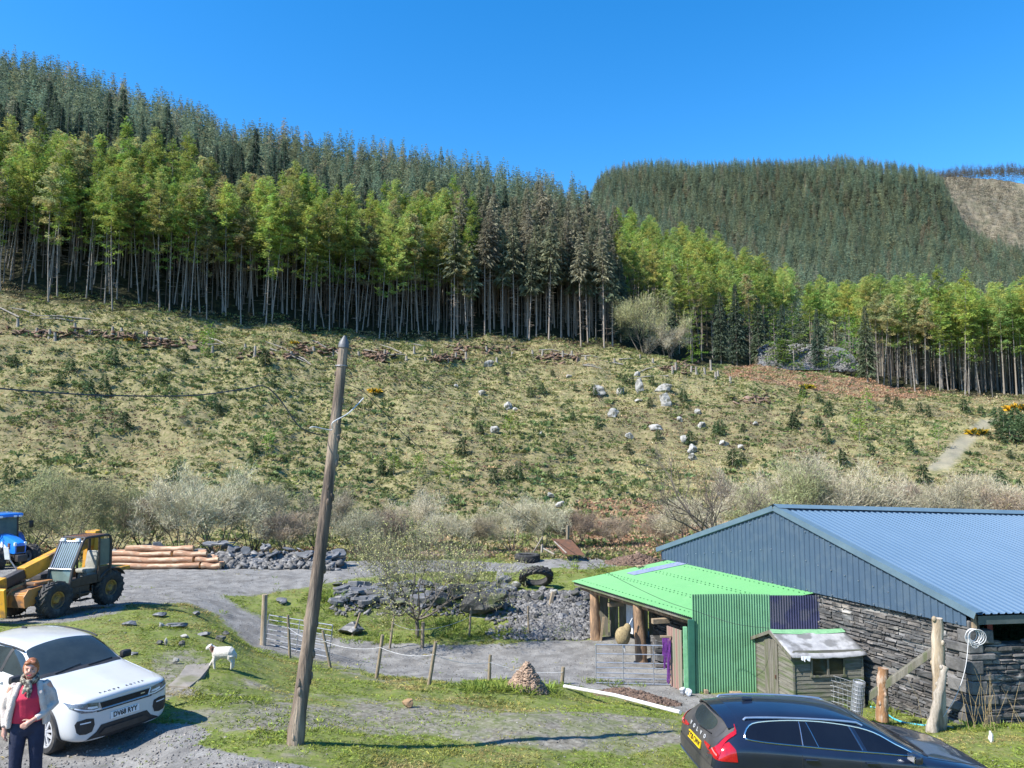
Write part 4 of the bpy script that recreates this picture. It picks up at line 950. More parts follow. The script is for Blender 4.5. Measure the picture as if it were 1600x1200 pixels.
letters('DV68 RYY', 0.115, frame(h[0]+Vector((0.022,0,0)), (0,1,0), (-0.1,0,1)) @ Matrix.Diagonal((0.86,1,1,1)), M['ink'], 'plate_lettering', pl, 1.0, 0.0035)
txt = 'RANGE ROVER'; 
for i, ch in enumerate(txt):
    if ch == ' ': continue
    y = (i-5)*0.078; hh = B.hit(2.075-abs(y)*0.06, y, 'xy', 1)
    if hh[0] is None: continue
    n = hh[1]; fwd = Vector((0,1,0)); upv = n.cross(fwd); upv = -upv if upv.x > 0 else upv
    letters(ch, 0.06, frame(hh[0]+n*0.003, fwd, upv), M['frame_black'], 'bonnet_letter', suv, 1, 0.0015, 0.002)
suv_plate = P(196, 1111, 13.0); hd = R(-31); hv = Vector((math.cos(hd), math.sin(hd), 0))
suv.scale = (0.955,)*3; base = suv_plate-hv*2.19*0.955; place_car(suv, -31, (base.x, base.y, suv_plate.z-0.605*0.955))
# ---------------------------------------------------------------- dark blue-black estate, seen from its rear right corner
est = thing('parked_car', 'shiny blue-black estate car parked in front of the sheds at the lower edge', 'car')
def sv(x, wy, zb, bz, by, gz, gy, rz, ry, tz): return st(x, wy, zb, bz, by, gz, gy, rz, ry, tz)
S = [sv(2.29,0.60,0.28,0.60,0.58,0.63,0.56,0.65,0.48,0.66), sv(2.22,0.78,0.25,0.68,0.76,0.71,0.72,0.735,0.62,0.745), sv(2.02,0.88,0.22,0.76,0.86,0.79,0.81,0.815,0.68,0.83), sv(1.6,0.92,0.2,0.83,0.89,0.86,0.85,0.885,0.72,0.90),
     sv(1.2,0.925,0.19,0.86,0.90,0.895,0.86,0.925,0.74,0.945), sv(0.92,0.925,0.19,0.88,0.90,0.915,0.86,0.96,0.74,0.975), sv(0.6,0.925,0.19,0.90,0.90,0.935,0.85,1.10,0.70,1.13), sv(0.25,0.925,0.19,0.915,0.90,0.95,0.84,1.25,0.635,1.295), sv(-0.05,0.925,0.19,0.93,0.90,0.965,0.835,1.335,0.60,1.39),
     sv(-0.5,0.925,0.19,0.945,0.90,0.98,0.83,1.365,0.585,1.43), sv(-1.1,0.925,0.2,0.965,0.90,1.0,0.82,1.355,0.575,1.425), sv(-1.6,0.915,0.22,0.985,0.885,1.02,0.80,1.325,0.56,1.395), sv(-2.0,0.90,0.26,0.995,0.86,1.03,0.765,1.27,0.54,1.345), sv(-2.14,0.88,0.28,0.985,0.84,1.02,0.745,1.20,0.56,1.27), sv(-2.28,0.86,0.3,0.94,0.81,0.97,0.73,1.03,0.60,1.06), sv(-2.38,0.82,0.34,0.87,0.76,0.90,0.69,0.93,0.58,0.95), sv(-2.43,0.72,0.4,0.74,0.69,0.78,0.62,0.80,0.5,0.82)]
B = Body(S); W_ = [(1.435,0.79,0.33),(1.435,-0.79,0.33),(-1.435,0.79,0.33),(-1.435,-0.79,0.33)]
body = finish_body(B, 'body', M['car_black'], est, W_, 0.375)
for x, y, r in W_: car_wheel(est, x, y, r, 0.22, 0.235, mat='alu')
for sd in (-1, 1):
    dlo = smooth_poly([(0.72,0.975),(0.45,1.095),(0.15,1.22),(-0.2,1.285),(-0.7,1.315),(-1.2,1.305),(-1.62,1.265),(-1.84,1.21),(-1.95,1.08),(-1.80,1.045),(-1.2,1.025),(-0.4,1.0),(0.2,0.985)], 3)
    wn = bmobj(B.patch(dlo, 'xz', sd, 0.004, 0.06), 'side_window', M['glass_tint'], est)
    mb = MB(); mb.tube(B.line(dlo+[dlo[0]], 'xz', sd, 0.006, 0.05), 0.011, 6); mb.build('window_trim', M['chrome'], wn, smooth=True)
    for (x0, x1) in ((-1.07,-1.04), (-0.82,-0.93), (-0.12,-0.25)):
        mb = MB(); mb.tube(B.line([(x0,1.01 if x0 > -1 else 1.025),(x1,1.30)], 'xz', sd, 0.007, 0.05), 0.006, 5); mb.build('window_divider', M['chrome'], wn)
    bmobj(B.patch([(-0.14,1.0),(-0.05,1.0),(-0.17,1.285),(-0.27,1.295)], 'xz', sd, 0.008, 0.06), 'door_pillar', M['car_black'], wn)
    mb = MB(); rl = [B.hit(x, sd*yy, 'xy', 1)[0]+Vector((0,0,0.035)) for x, yy in smooth_poly([(0.0,0.565),(-0.4,0.572),(-0.9,0.57),(-1.4,0.558),(-1.75,0.54),(-1.9,0.53)], 3, False)]
    rl[0].z -= 0.03; rl[-1].z -= 0.03; mb.tube(rl, 0.017, 8); mb.build('roof_rail', M['alu'], est, smooth=True)
    mb = MB(); mb.bevbox((0.62, sd*0.99, 1.0), (0.13,0.2,0.13), 0.04); mb.box((0.66, sd*0.9, 0.96), (0.06,0.12,0.04)); mr = mb.build('wing_mirror', M['car_black'], est, smooth=True)
    mb = MB(); mb.bevbox((0.545, sd*0.99, 1.005), (0.01,0.17,0.1), 0.004); mb.build('mirror_glass', M['chrome'], mr)
    for dx in (0.72, -0.2, -1.12):
        mb = MB(); mb.tube(B.line([(dx,0.35),(dx+0.02,0.65),(dx,0.93)], 'xz', sd, 0.0005), 0.004, 4); mb.build('door_gap', M['ink'], est)
    for dx in (-0.02, -0.98):
        mb = MB(); h = B.hit(dx, 0.87, 'xz', sd); mb.bevbox(h[0]+Vector((0, sd*0.02, 0)), (0.2,0.025,0.025), 0.008); mb.build('door_handle', M['car_black'], est, smooth=True)
    mb = MB(); mb.tube(B.line([(0.95, sd*0.78),(1.4,sd*0.76),(1.9,sd*0.66),(2.12,sd*0.5)], 'xy', 1, 0.001), 0.004, 4); mb.build('bonnet_gap', M['ink'], est)
    # tall hooked tail lamp: upright beside the rear glass, foot turning inwards
    tl = [(sd*0.70,1.14),(sd*0.65,1.14),(sd*0.665,1.06),(sd*0.665,0.97),(sd*0.62,0.905),(sd*0.42,0.885),(sd*0.33,0.86),(sd*0.36,0.835),(sd*0.55,0.79),(sd*0.74,0.755),(sd*0.785,0.77),(sd*0.775,0.86),(sd*0.755,0.95),(sd*0.725,1.0)]
    mb = MB(); o_ = smooth_poly([(0.66,1.20),(0.69,1.10),(0.725,1.0),(0.765,0.93),(0.80,0.84),(0.79,0.76)], 4, False); i_ = smooth_poly([(0.625,1.20),(0.65,1.10),(0.675,1.0),(0.685,0.93),(0.63,0.86),(0.54,0.80)], 4, False)
    def lp(a, b, off):
        k_ = 0; pp_, nn_ = B.hit(sd*a, b, 'yz', -1)
        while (pp_ is None or pp_.x > -2.05) and k_ < 40: k_ += 1; pp_, nn_ = B.hit(sd*a*(1-0.01*k_), b, 'yz', -1)
        return pp_+nn_*off if pp_ is not None else Vector((-2.2, sd*a, b))
    gv = []
    for (a0, b0), (a1, b1) in zip(o_, i_):
        for q in range(5): gv.append(lp(a0+(a1-a0)*q/4, b0+(b1-b0)*q/4, 0.012))
    mb.add(gv, [(r*5+q, r*5+q+1, (r+1)*5+q+1, (r+1)*5+q) for r in range(len(o_)-1) for q in range(4)])
    tlo = mb.build('tail_lamp', M['red_lens'], est, smooth=True)
    bmobj(B.patch([(sd*0.56,0.87),(sd*0.34,0.865),(sd*0.36,0.84),(sd*0.54,0.795)], 'yz', -1, 0.013, 0.03), 'lamp_foot', M['red_lens'], tlo)
    bmobj(B.patch([(sd*0.775,0.80),(sd*0.765,0.825),(sd*0.62,0.865),(sd*0.62,0.85)], 'yz', -1, 0.016, 0.03), 'lamp_bar', pmat('lens_pink', (0.85,0.25,0.25), (0.7,0.15,0.15), 9, 0.2), tlo)
    bmobj(B.patch([(-2.42,0.75),(-2.1,0.77),(-2.13,0.93),(-2.2,1.0),(-2.3,0.95),(-2.4,0.85)], 'xz', sd, 0.008, 0.03), 'lamp_side', M['red_lens'], tlo)
    ft = [(1.95, 0.72),(2.18,0.66),(2.2,0.6),(1.9,0.66)]
    bmobj(B.patch(ft, 'xz', sd, 0.006, 0.04), 'headlight', M['lamp_glass'], est)
ws = [(0.92,-0.72),(0.96,-0.4),(0.98,0),(0.96,0.4),(0.92,0.72),(0.6,0.66),(0.25,0.59),(0.05,0.545),(0.0,0.3),(-0.01,0),(0.0,-0.3),(0.05,-0.545),(0.25,-0.59),(0.6,-0.66)]
bmobj(B.patch(ws, 'xy', 1, 0.004, 0.05), 'windscreen', M['glass'], est)
bmobj(B.patch([(0.92,-0.74),(0.96,-0.4),(0.98,0),(0.96,0.4),(0.92,0.74),(1.0,0.74),(1.06,0.4),(1.08,0),(1.06,-0.4),(1.0,-0.74)], 'xy', 1, 0.006, 0.05), 'scuttle', M['plastic'], est)
for y0 in (0.0, -0.6):
    mb = MB(); mb.tube(B.line([(1.0,y0),(0.90,y0+0.6)], 'xy', 1, 0.015), 0.01, 5); mb.build('wiper', M['ink'], est)
# tailgate: dusty lower part, rear glass, spoiler, letters, plate
tg = bmobj(B.patch([(-0.66,0.62),(-0.68,0.8),(-0.66,1.0),(-0.64,1.19),(0.64,1.19),(0.66,1.0),(0.68,0.8),(0.66,0.62)], 'yz', -1, 0.005, 0.05, lim=-2.05), 'tailgate', M['dusty_black'], est)
rg = bmobj(B.patch(smooth_poly([(-0.56,1.0),(-0.54,1.18),(-0.3,1.2),(0,1.2),(0.3,1.2),(0.54,1.18),(0.56,1.0),(0.4,0.965),(0,0.955),(-0.4,0.965)], 2), 'yz', -1, 0.009, 0.05), 'rear_window', M['dusty_black'], est)
bmobj(B.patch(smooth_poly([(-0.22,0.985),(-0.36,1.06),(-0.3,1.16),(0.05,1.185),(0.4,1.17),(0.44,1.08),(0.32,1.0),(0.05,0.975)], 3), 'yz', -1, 0.012, 0.04), 'wiped_arc', M['glass'], rg)
mb = MB(); mb.tube(B.line([(0.0,0.965),(-0.42,0.99)], 'yz', -1, 0.025), 0.009, 5); mb.build('rear_wiper', M['ink'], rg)
mb = MB()      # spoiler lip
sp_pts = []
for i in range(13):
    y = -0.60+1.2*i/12; k = 1-(y/0.62)**2; hh = B.hit(-2.02, y, 'xy', 1)[0]
    f = Vector((-2.0, y, hh.z+0.006)); e_ = Vector((-2.17-0.08*k, y*1.02, hh.z-0.025)); sp_pts.append((f, e_))
vs = []; 
for f, e_ in sp_pts: vs += [f, e_, e_-Vector((-0.01,0,0.02)), Vector((f.x, f.y, f.z-0.09))]
mb.add(vs, [(i*4+a, i*4+b, (i+1)*4+b, (i+1)*4+a) for i in range(12) for a, b in ((0,1),(1,2),(2,3),(3,0))]+[(0,3,2,1),(48,49,50,51)]); mb.build('spoiler', M['car_black'], est, smooth=True)
bmobj(B.patch([(-0.72,0.36),(-0.80,0.5),(-0.8,0.62),(0.8,0.62),(0.80,0.5),(0.72,0.36)], 'yz', -1, 0.012, 0.05), 'rear_bumper', M['dusty_black'], est)
mb = MB(); mb.tube(B.line([(-0.72,0.42),(0.72,0.42)], 'yz', -1, 0.02), 0.012, 5); mb.build('bumper_strip', M['chrome'], est)
mb = MB(); hh = B.hit(-1.62, 0.0, 'xy', 1); mb.bevbox(hh[0]+Vector((0,0,0.03)), (0.17,0.04,0.06), 0.015); mb.build('roof_aerial', M['car_black'], est, smooth=True)
for i, ch in enumerate('VOLVO'):
    y = 0.30-(i)*0.15; hh = B.hit(y, 0.905, 'yz', -1)
    letters(ch, 0.08, frame(hh[0]+hh[1]*0.014, (0,-1,0), (0.3,0,1)), M['rim'], 'tailgate_letter', tg, 1, 0.004, 0.003)
hh = B.hit(0, 0.765, 'yz', -1); fr = frame(hh[0]+hh[1]*0.03, (0,-1,0), (0.12,0,1)); mb = MB()
mb.add([fr @ Vector(q) for q in ((-0.26,-0.056,0),(0.26,-0.056,0),(0.26,0.056,0),(-0.26,0.056,0),(-0.26,-0.056,-0.02),(0.26,-0.056,-0.02),(0.26,0.056,-0.02),(-0.26,0.056,-0.02))], [(0,1,2,3),(4,7,6,5),(0,4,5,1),(1,5,6,2),(2,6,7,3),(3,7,4,0)])
pl = mb.build('number_plate', M['plate_yellow'], est)
letters('KY20 CWW', 0.112, frame(hh[0]+hh[1]*0.0325, (0,-1,0), (0.12,0,1)) @ Matrix.Diagonal((0.84,1,1,1)), M['ink'], 'plate_lettering', pl, 1.0, 0.003)
h2 = B.hit(-0.52, 0.70, 'yz', -1); letters('D3', 0.06, frame(h2[0]+h2[1]*0.012, (0,-1,0), (0.1,0,1)), M['chrome'], 'badge', tg, 1.1, 0.001)
place_car(est, 6.0, (5.26, 12.55, -5.57), R(5.2))
# ---------------------------------------------------------------- farm tyres with lugs
def ag_tyre(name, Rw, rr, w_, lugs, parent=None, mat='rubber', lug=0.045):
    mb = MB(); h = w_/2; Ri = Rw-lug
    mb.lathe([(rr,-h*0.62),(rr+0.03,-h*0.8),((rr+Ri)/2,-h),(Ri-0.05,-h*0.93),(Ri,-h*0.75),(Ri+0.004,0),(Ri,h*0.75),(Ri-0.05,h*0.93),((rr+Ri)/2,h),(rr+0.03,h*0.8),(rr,h*0.62),(rr+0.02,h*0.5),(rr+0.04,0),(rr+0.02,-h*0.5),(rr,-h*0.62)], axis='Y', n=44)
    for i in range(lugs):
        for sg in (-1, 1):
            a0 = 2*math.pi*(i+(0.5 if sg > 0 else 0))/lugs; da = 2*math.pi/lugs
            pts = []
            for (t, y) in ((0.0, 0.02), (0.85, 0.80), (1.05, 1.0)):
                a = a0+t*da*0.9; lift = lug if y < 0.9 else lug*0.1; pts.append((a, y*h*sg, Ri-(0.0 if y < 0.9 else 0.07), lift))
            vs = []
            for (a, y, rad, lift) in pts:
                for (dd, rr2) in ((-0.16*da, rad-0.01), (0.16*da, rad-0.01), (0.10*da, rad+lift), (-0.10*da, rad+lift)):
                    vs.append(Vector(((rr2)*math.cos(a+dd), y, (rr2)*math.sin(a+dd))))
            fs = [(k*4+q, k*4+(q+1) % 4, (k+1)*4+(q+1) % 4, (k+1)*4+q) for k in range(2) for q in range(4)]+[(0,1,2,3),(8,9,10,11)]
            mb.add(vs, fs)
    return mb.build(name, M[mat], parent, smooth=30)
def ag_wheel(parent, x, y, Rw, rr, w_, lugs, rim_mat, steer=0):
    e = bpy.data.objects.new('wheel', None); C.objects.link(e); e.parent = parent; e.location = (x, y, Rw); e.rotation_euler = (0,0,steer)
    ag_tyre('tyre', Rw, rr, w_, lugs, e); sg = 1 if y > 0 else -1; o = sg*w_/2
    mb = MB(); mb.lathe([(rr+0.01, -w_*0.3), (rr+0.01, w_*0.3)], axis='Y', n=30)
    mb.lathe([(rr+0.02,o*0.62),(rr-0.03,o*0.6),(rr*0.82,o*0.25),(rr*0.5,o*0.15),(rr*0.42,o*0.4),(rr*0.3,o*0.55),(0,o*0.55)], axis='Y', n=30)
    for i in range(8):
        a = i*math.pi/4; mb.box((rr*0.6*math.cos(a), o*0.22, rr*0.6*math.sin(a)), (0.03,0.04,0.03))
    mb.build('rim', M[rim_mat], e, smooth=True)
# ---------------------------------------------------------------- telescopic handler
th_ = thing('telehandler', 'yellow and black telescopic handler with mesh guarded cab and muddy tyres', 'telehandler')
for x, y in ((1.15,0.8),(1.15,-0.8),(-1.1,0.8),(-1.1,-0.8)): ag_wheel(th_, x, y, 0.6, 0.27, 0.42, 17, 'hub_yellow')
mb = MB(); mb.bevbox((-0.1,-0.05,0.78), (3.3,0.75,0.36), 0.04); mb.bevbox((0.35,0.62,0.72), (1.1,0.55,0.42), 0.05); mb.bevbox((-0.3,-0.75,0.95), (1.5,0.5,0.6), 0.06); mb.build('chassis', M['frame_black'], th_, smooth=True)
for x in (1.15, -1.1):
    mb = MB(); mb.tube([(x,-0.62,0.6),(x,0.62,0.6)], 0.11, 10); mb.lathe([(0.0,-0.2),(0.2,-0.17),(0.24,0),(0.2,0.17),(0.0,0.2)], c=(x,0,0.6), axis='Y', n=16); mb.build('axle', M['orange'], th_, smooth=True)
# mudguards and steps
for x in (1.15, -1.1):
    mb = MB(); vs = []
    for i in range(9):
        a = R(35+110*i/8); vs += [Vector((x+0.7*math.cos(a), 0.55, 0.6+0.7*math.sin(a))), Vector((x+0.7*math.cos(a), 1.0, 0.6+0.7*math.sin(a)))]
    if x < 0: mb.add(vs, [(2*i,2*i+1,2*i+3,2*i+2) for i in range(8)]); gmd = mb.build('mudguard', M['frame_black'], th_, smooth=True); s_ = gmd.modifiers.new('s','SOLIDIFY'); s_.thickness = 0.02
for k in range(2):
    mb = MB(); mb.box((0.1,0.93,0.42+k*0.22), (0.5,0.22,0.03)); mb.tube([(0.36,1.03,0.42+k*0.22),(0.36,1.0,0.85)], 0.014, 6); mb.tube([(-0.16,1.03,0.42+k*0.22),(-0.16,1.0,0.85)], 0.014, 6); mb.build('step', M['frame_black'], th_)
# cab frame: x from -0.75 to 0.75, y from 0.08 to 0.92
cx0, cx1, cy0, cy1, cz0, cz1 = -0.98, 0.62, 0.05, 0.95, 0.95, 2.46
def pipe(pts, r=0.045, name='cab_frame_bar', mat='frame_black', par=th_):
    mb = MB(); mb.tube(smooth_poly([tuple(p) for p in pts], 4, False) if len(pts) > 3 else pts, r, 8); return mb.build(name, M[mat], par, smooth=True)
mb = MB()
mb.m = 0
for y in (cy0, cy1):
    loop = [(cx1+0.12,y,cz0),(cx1+0.02,y,1.5),(0.26,y,cz1-0.12),(0.18,y,cz1-0.02),(0.04,y,cz1),(-0.8,y,cz1),(cx0+0.05,y,cz1-0.05),(cx0,y,cz1-0.2),(cx0-0.02,y,1.4),(cx0,y,cz0)]
    mb.tube([Vector(q) for q in loop], 0.045, 8); mb.tube([Vector((-0.5,y,cz0)),Vector((-0.44,y,cz1))], 0.035, 8)
for (x, z) in ((cx1+0.12,cz0),(cx1+0.02,1.5),(0.12,cz1),(-0.85,cz1),(cx0,cz0),(cx0,1.5)): mb.tube([(x,cy0,z),(x,cy1,z)], 0.035, 8)
cabf = mb.build('cab_frame', M['frame_black'], th_, smooth=True)
mb = MB()      # front guard bars
for i in range(10):
    y = cy0+0.06+(cy1-cy0-0.12)*i/9; mb.tube([(0.29,y,cz1-0.1),(cx1+0.07,y,1.5)], 0.013, 5)
for z_, x_ in ((1.5,cx1+0.07),(cz1-0.1,0.29)): mb.tube([(x_,cy0,z_),(x_,cy1,z_)], 0.014, 5)
mb.build('guard_bars', M['alu'], cabf)
mb = MB()
for i in range(9):
    x = -0.8+0.85*i/8; mb.tube([(x,cy0,cz1+0.02),(x,cy1,cz1+0.02)], 0.012, 5)
for i in range(5):
    y = cy0+(cy1-cy0)*i/4; mb.tube([(-0.85,y,cz1+0.02),(0.1,y,cz1+0.02)], 0.012, 5)
mb.build('roof_guard', M['rust'], cabf)
mb = MB(); mb.prism([(0.25,cy0+.03,cz1-0.13),(0.25,cy1-.03,cz1-0.13),(cx1,cy1-.03,1.5),(cx1,cy0+.03,1.5)], (0,0,0), (-0.012,0,-0.004)); mb.build('windscreen', M['clear_glass'], th_)
mb = MB(); mb.prism([(cx1+0.01,cy0+.03,1.48),(cx1+0.01,cy1-.03,1.48),(cx1+0.1,cy1-.03,1.02),(cx1+0.1,cy0+.03,1.02)], (0,0,0), (-0.012,0,0)); mb.build('lower_screen', M['clear_glass'], th_)
mb = MB(); mb.prism([(cx0+.02,cy1-.01,1.45),(-0.54,cy1-.01,1.45),(-0.5,cy1-.01,cz1-0.1),(cx0+.04,cy1-.01,cz1-0.12)], (0,0,0), (0,-0.01,0)); mb.build('rear_side_window', M['clear_glass'], th_)
mb = MB(); mb.prism([(cx0,cy1-.01,0.95),(cx0,cy1-.01,1.4),(-0.48,cy1-.01,1.4),(-0.48,cy1-.01,0.95)], (0,0,0), (0,-0.04,0)); mb.prism([(-0.44,cy1+.0,0.9),(0.7,cy1+.0,0.9),(0.68,cy1,1.12),(0.3,cy1,1.2),(-0.44,cy1,1.2)], (0,0,0), (0,-0.04,0)); mb.build('door', M['frame_black'], th_, bevel=0.01)
mb = MB(); mb.prism([(cx1+0.13,cy0,0.86),(cx1+0.13,cy1,0.86),(cx1+0.03,cy1,1.06),(cx1+0.03,cy0,1.06)], (0,0,0), (-0.05,0,0)); mb.box((-0.15,0.5,0.93), (1.5,0.86,0.05)); mb.build('cab_floor', M['frame_black'], th_)
mb = MB(); mb.bevbox((-0.4,0.5,1.3), (0.48,0.48,0.13), 0.04); mb.bevbox((-0.65,0.5,1.62), (0.13,0.46,0.62), 0.05, M=Matrix.Rotation(-0.15,3,'Y')); mb.bevbox((-0.45,0.5,1.1), (0.4,0.4,0.3), 0.03); mb.build('seat', M['seat_cloth'], th_, smooth=True)
mb = MB(); mb.tube([(0.55,0.5,1.0),(0.38,0.5,1.55)], 0.03, 8)
cc = Vector((0.38,0.5,1.56)); mb.tube([cc+Vector((0.06*math.cos(a)*1.6, 0.17*math.sin(a), 0.07*math.cos(a))) for a in [2*math.pi*i/16 for i in range(17)]], 0.014, 6); mb.build('steering_wheel', M['ink'], th_, smooth=True)
for y, cm in ((0.3,'red_lens'),(0.5,'blue_paint'),(0.72,'yellow')):    # things hanging behind the bars
    mb = MB(); mb.box((0.40,y,1.9), (0.02,0.12,0.4), M=Matrix.Rotation(-0.4,3,'Y')); mb.build('hung_cloth', M[cm], th_)
for y in (0.2, 0.8):
    mb = MB(); mb.bevbox((0.3,y,cz1-0.06), (0.1,0.16,0.11), 0.02); mb.build('work_lamp', M['lamp_bright'], th_, smooth=True)
mb = MB(); mb.lathe([(0.05,0),(0.055,0.06),(0.04,0.12),(0,0.13)], c=(cx0-0.06,0.9,2.15), n=12); mb.build('beacon', M['orange'], th_, smooth=True)
# boom from the high pivot behind the cab, down past the cab to the carriage
def boom(a, b, wy, hz_, name, mat):
    a = Vector(a); b = Vector(b); d = (b-a).normalized(); n = d.cross(Vector((0,1,0))).normalized(); mb = MB()
    p = [a+n*hz_/2+Vector((0,-wy/2,0)), a+n*hz_/2+Vector((0,wy/2,0)), a-n*hz_/2+Vector((0,wy/2,0)), a-n*hz_/2+Vector((0,-wy/2,0))]
    mb.prism(p, (0,0,0), b-a); return mb.build(name, M[mat], th_, bevel=0.02)
boom((-1.75,-0.32,2.32), (1.35,-0.32,1.42), 0.34, 0.42, 'boom_outer', 'yellow')
boom((1.3,-0.32,1.435), (2.15,-0.32,1.19), 0.26, 0.30, 'boom_inner', 'frame_black')
mb = MB(); mb.prism([(2.05,-0.48,1.42),(2.45,-0.48,1.32),(2.7,-0.48,0.9),(2.62,-0.48,0.5),(2.4,-0.48,0.48),(2.3,-0.48,0.85),(2.0,-0.48,1.06)], (0,0,0), (0,0.32,0)); mb.build('boom_head', M['yellow'], th_, bevel=0.015)
mb = MB(); mb.prism([(2.5,-1.1,0.3),(2.56,-1.1,0.3),(2.68,-1.1,1.15),(2.6,-1.1,1.2)], (0,0,0), (0,1.55,0)); mb.build('carriage', M['yellow'], th_, bevel=0.015)
mb = MB(); mb.prism([(-1.3,-0.1,1.0),(-2.0,-0.1,1.2),(-2.05,-0.1,1.5),(-1.7,-0.1,2.5),(-1.4,-0.1,2.5)], (0,0,0), (0,-0.45,0)); mb.build('boom_pivot', M['yellow'], th_, bevel=0.02)
mb = MB(); mb.bevbox((-1.85,0.15,1.15), (0.6,1.3,0.14), 0.04); mb.build('counterweight', M['yellow'], th_, smooth=True)
mb = MB(); mb.bevbox((1.72,0.25,0.92), (0.55,0.62,0.1), 0.02, M=Matrix.Rotation(0.12,3,'Y')); mb.bevbox((1.98,0.25,0.7), (0.12,0.62,0.4), 0.02)
mb.prism([(1.35,0.56,0.6),(2.05,0.56,0.5),(2.1,0.56,0.85),(1.95,0.56,1.05),(1.4,0.56,1.1)], (0,0,0), (0,0.04,0)); mb.prism([(1.35,-0.1,0.6),(2.05,-0.1,0.5),(2.1,-0.1,0.85),(1.95,-0.1,1.05),(1.4,-0.1,1.1)], (0,0,0), (0,0.04,0)); mb.build('front_frame', M['orange'], th_, bevel=0.01)
mb = MB(); mb.bevbox((1.15,0.12,1.13), (0.7,0.5,0.1), 0.03); mb.tube([(1.2,-0.05,1.2),(2.2,-0.3,0.9)], 0.05, 8); mb.build('ram', M['orange'], th_, smooth=True)
mb = MB(); mb.tube([(1.0,-0.75,1.3),(1.35,-0.9,1.9)], 0.02, 6); mb.box((1.4,-0.92,2.05), (0.03,0.2,0.4), M=Matrix.Rotation(0.2,3,'Y')); mb.build('side_mirror', M['poly_white'], th_)
q = GP(92, 23.7); hdg = math.atan2(-0.97, -0.24)
fw = Vector((math.cos(hdg), math.sin(hdg), 0)); lf = Vector((-fw.y, fw.x, 0)); b_ = q-fw*1.15-lf*0.8+Vector((0.1,0,0))
th_.scale = (0.97,)*3; th_.location = (b_.x, b_.y, -5.27); th_.rotation_euler = (0,0,hdg)
# ---------------------------------------------------------------- tractor
tr = thing('tractor', 'blue farm tractor with dark glazed cab and big black tyres at the far left', 'tractor')
for y in (0.85, -0.85): ag_wheel(tr, 1.3, y, 0.66, 0.33, 0.46, 16, 'poly_white', 0.1)
for y in (0.98, -0.98): ag_wheel(tr, -1.2, y, 0.86, 0.46, 0.5, 18, 'poly_white')
mb = MB(); S_ = [(2.0,0.26,0.95,1.45),(1.85,0.30,0.92,1.55),(1.3,0.33,0.95,1.68),(0.5,0.36,1.0,1.80),(0.1,0.38,1.0,1.83)]
vs = []
for x, hw, z0, z1 in S_: vs += [(x,-hw,z0),(x,-hw*1.05,(z0+z1)/2+0.1),(x,-hw*0.7,z1),(x,0,z1+0.04),(x,hw*0.7,z1),(x,hw*1.05,(z0+z1)/2+0.1),(x,hw,z0)]
mb.add(vs, [(i*7+j, (i+1)*7+j, (i+1)*7+(j+1) % 7, i*7+(j+1) % 7) for i in range(4) for j in range(7)]+[tuple(range(7)), tuple(range(28,35))])
bn_ = mb.build('bonnet', M['blue_paint'], tr, smooth=True); 
mb = MB(); mb.box((2.0,0,1.15), (0.03,0.4,0.34)); mb.build('grille', M['ink'], bn_)
for y in (0.22,-0.22):
    mb = MB(); mb.bevbox((1.93,y*1.1,1.42), (0.16,0.13,0.2), 0.04); mb.build('headlight', M['lamp_bright'], bn_, smooth=True)
for y in (0.37,-0.37):
    mb = MB(); mb.prism([(0.4,y,1.15),(1.0,y*0.98,1.05),(1.2,y*0.96,1.25),(0.6,y,1.5)], (0,0,0), (0,0.012*(1 if y > 0 else -1),0)); mb.build('bonnet_decal', M['poly_white'], bn_)
    mb = MB(); mb.box((1.45,y*0.95,1.32), (0.22,0.03,0.28)); mb.build('side_grille', M['rust'], bn_)
mb = MB(); mb.bevbox((0.3,0,0.85), (3.2,0.5,0.45), 0.05); mb.tube([(1.3,-0.7,0.66),(1.3,0.7,0.66)], 0.12, 8); mb.bevbox((2.15,0,0.7), (0.35,0.5,0.35), 0.04); mb.build('chassis', M['frame_black'], tr, smooth=True)
for x, y in ((0.15,0.62),(0.15,-0.62),(-1.35,0.68),(-1.35,-0.68),(-0.6,0.72),(-0.6,-0.72)):
    mb = MB(); mb.tube([(x,y,1.3),(x-0.05,y*0.93,2.76)], 0.045, 6); mb.build('cab_pillar', M['frame_black'], tr)
mb = MB(); mb.bevbox((-0.6,0,2.84), (1.9,1.55,0.2), 0.07); mb.build('cab_roof', M['blue_paint'], tr, smooth=True)
for y in (-0.6,-0.35,0.35,0.6):
    mb = MB(); mb.bevbox((0.36,y,2.78), (0.05,0.17,0.1), 0.02); mb.build('work_lamp', M['lamp_bright'], tr, smooth=True)
mb = MB(); mb.prism([(0.13,-0.6,1.35),(0.13,0.6,1.35),(0.1,0.55,2.7),(0.1,-0.55,2.7)], (0,0,0), (-0.02,0,0)); mb.build('windscreen', M['clear_glass'], tr)
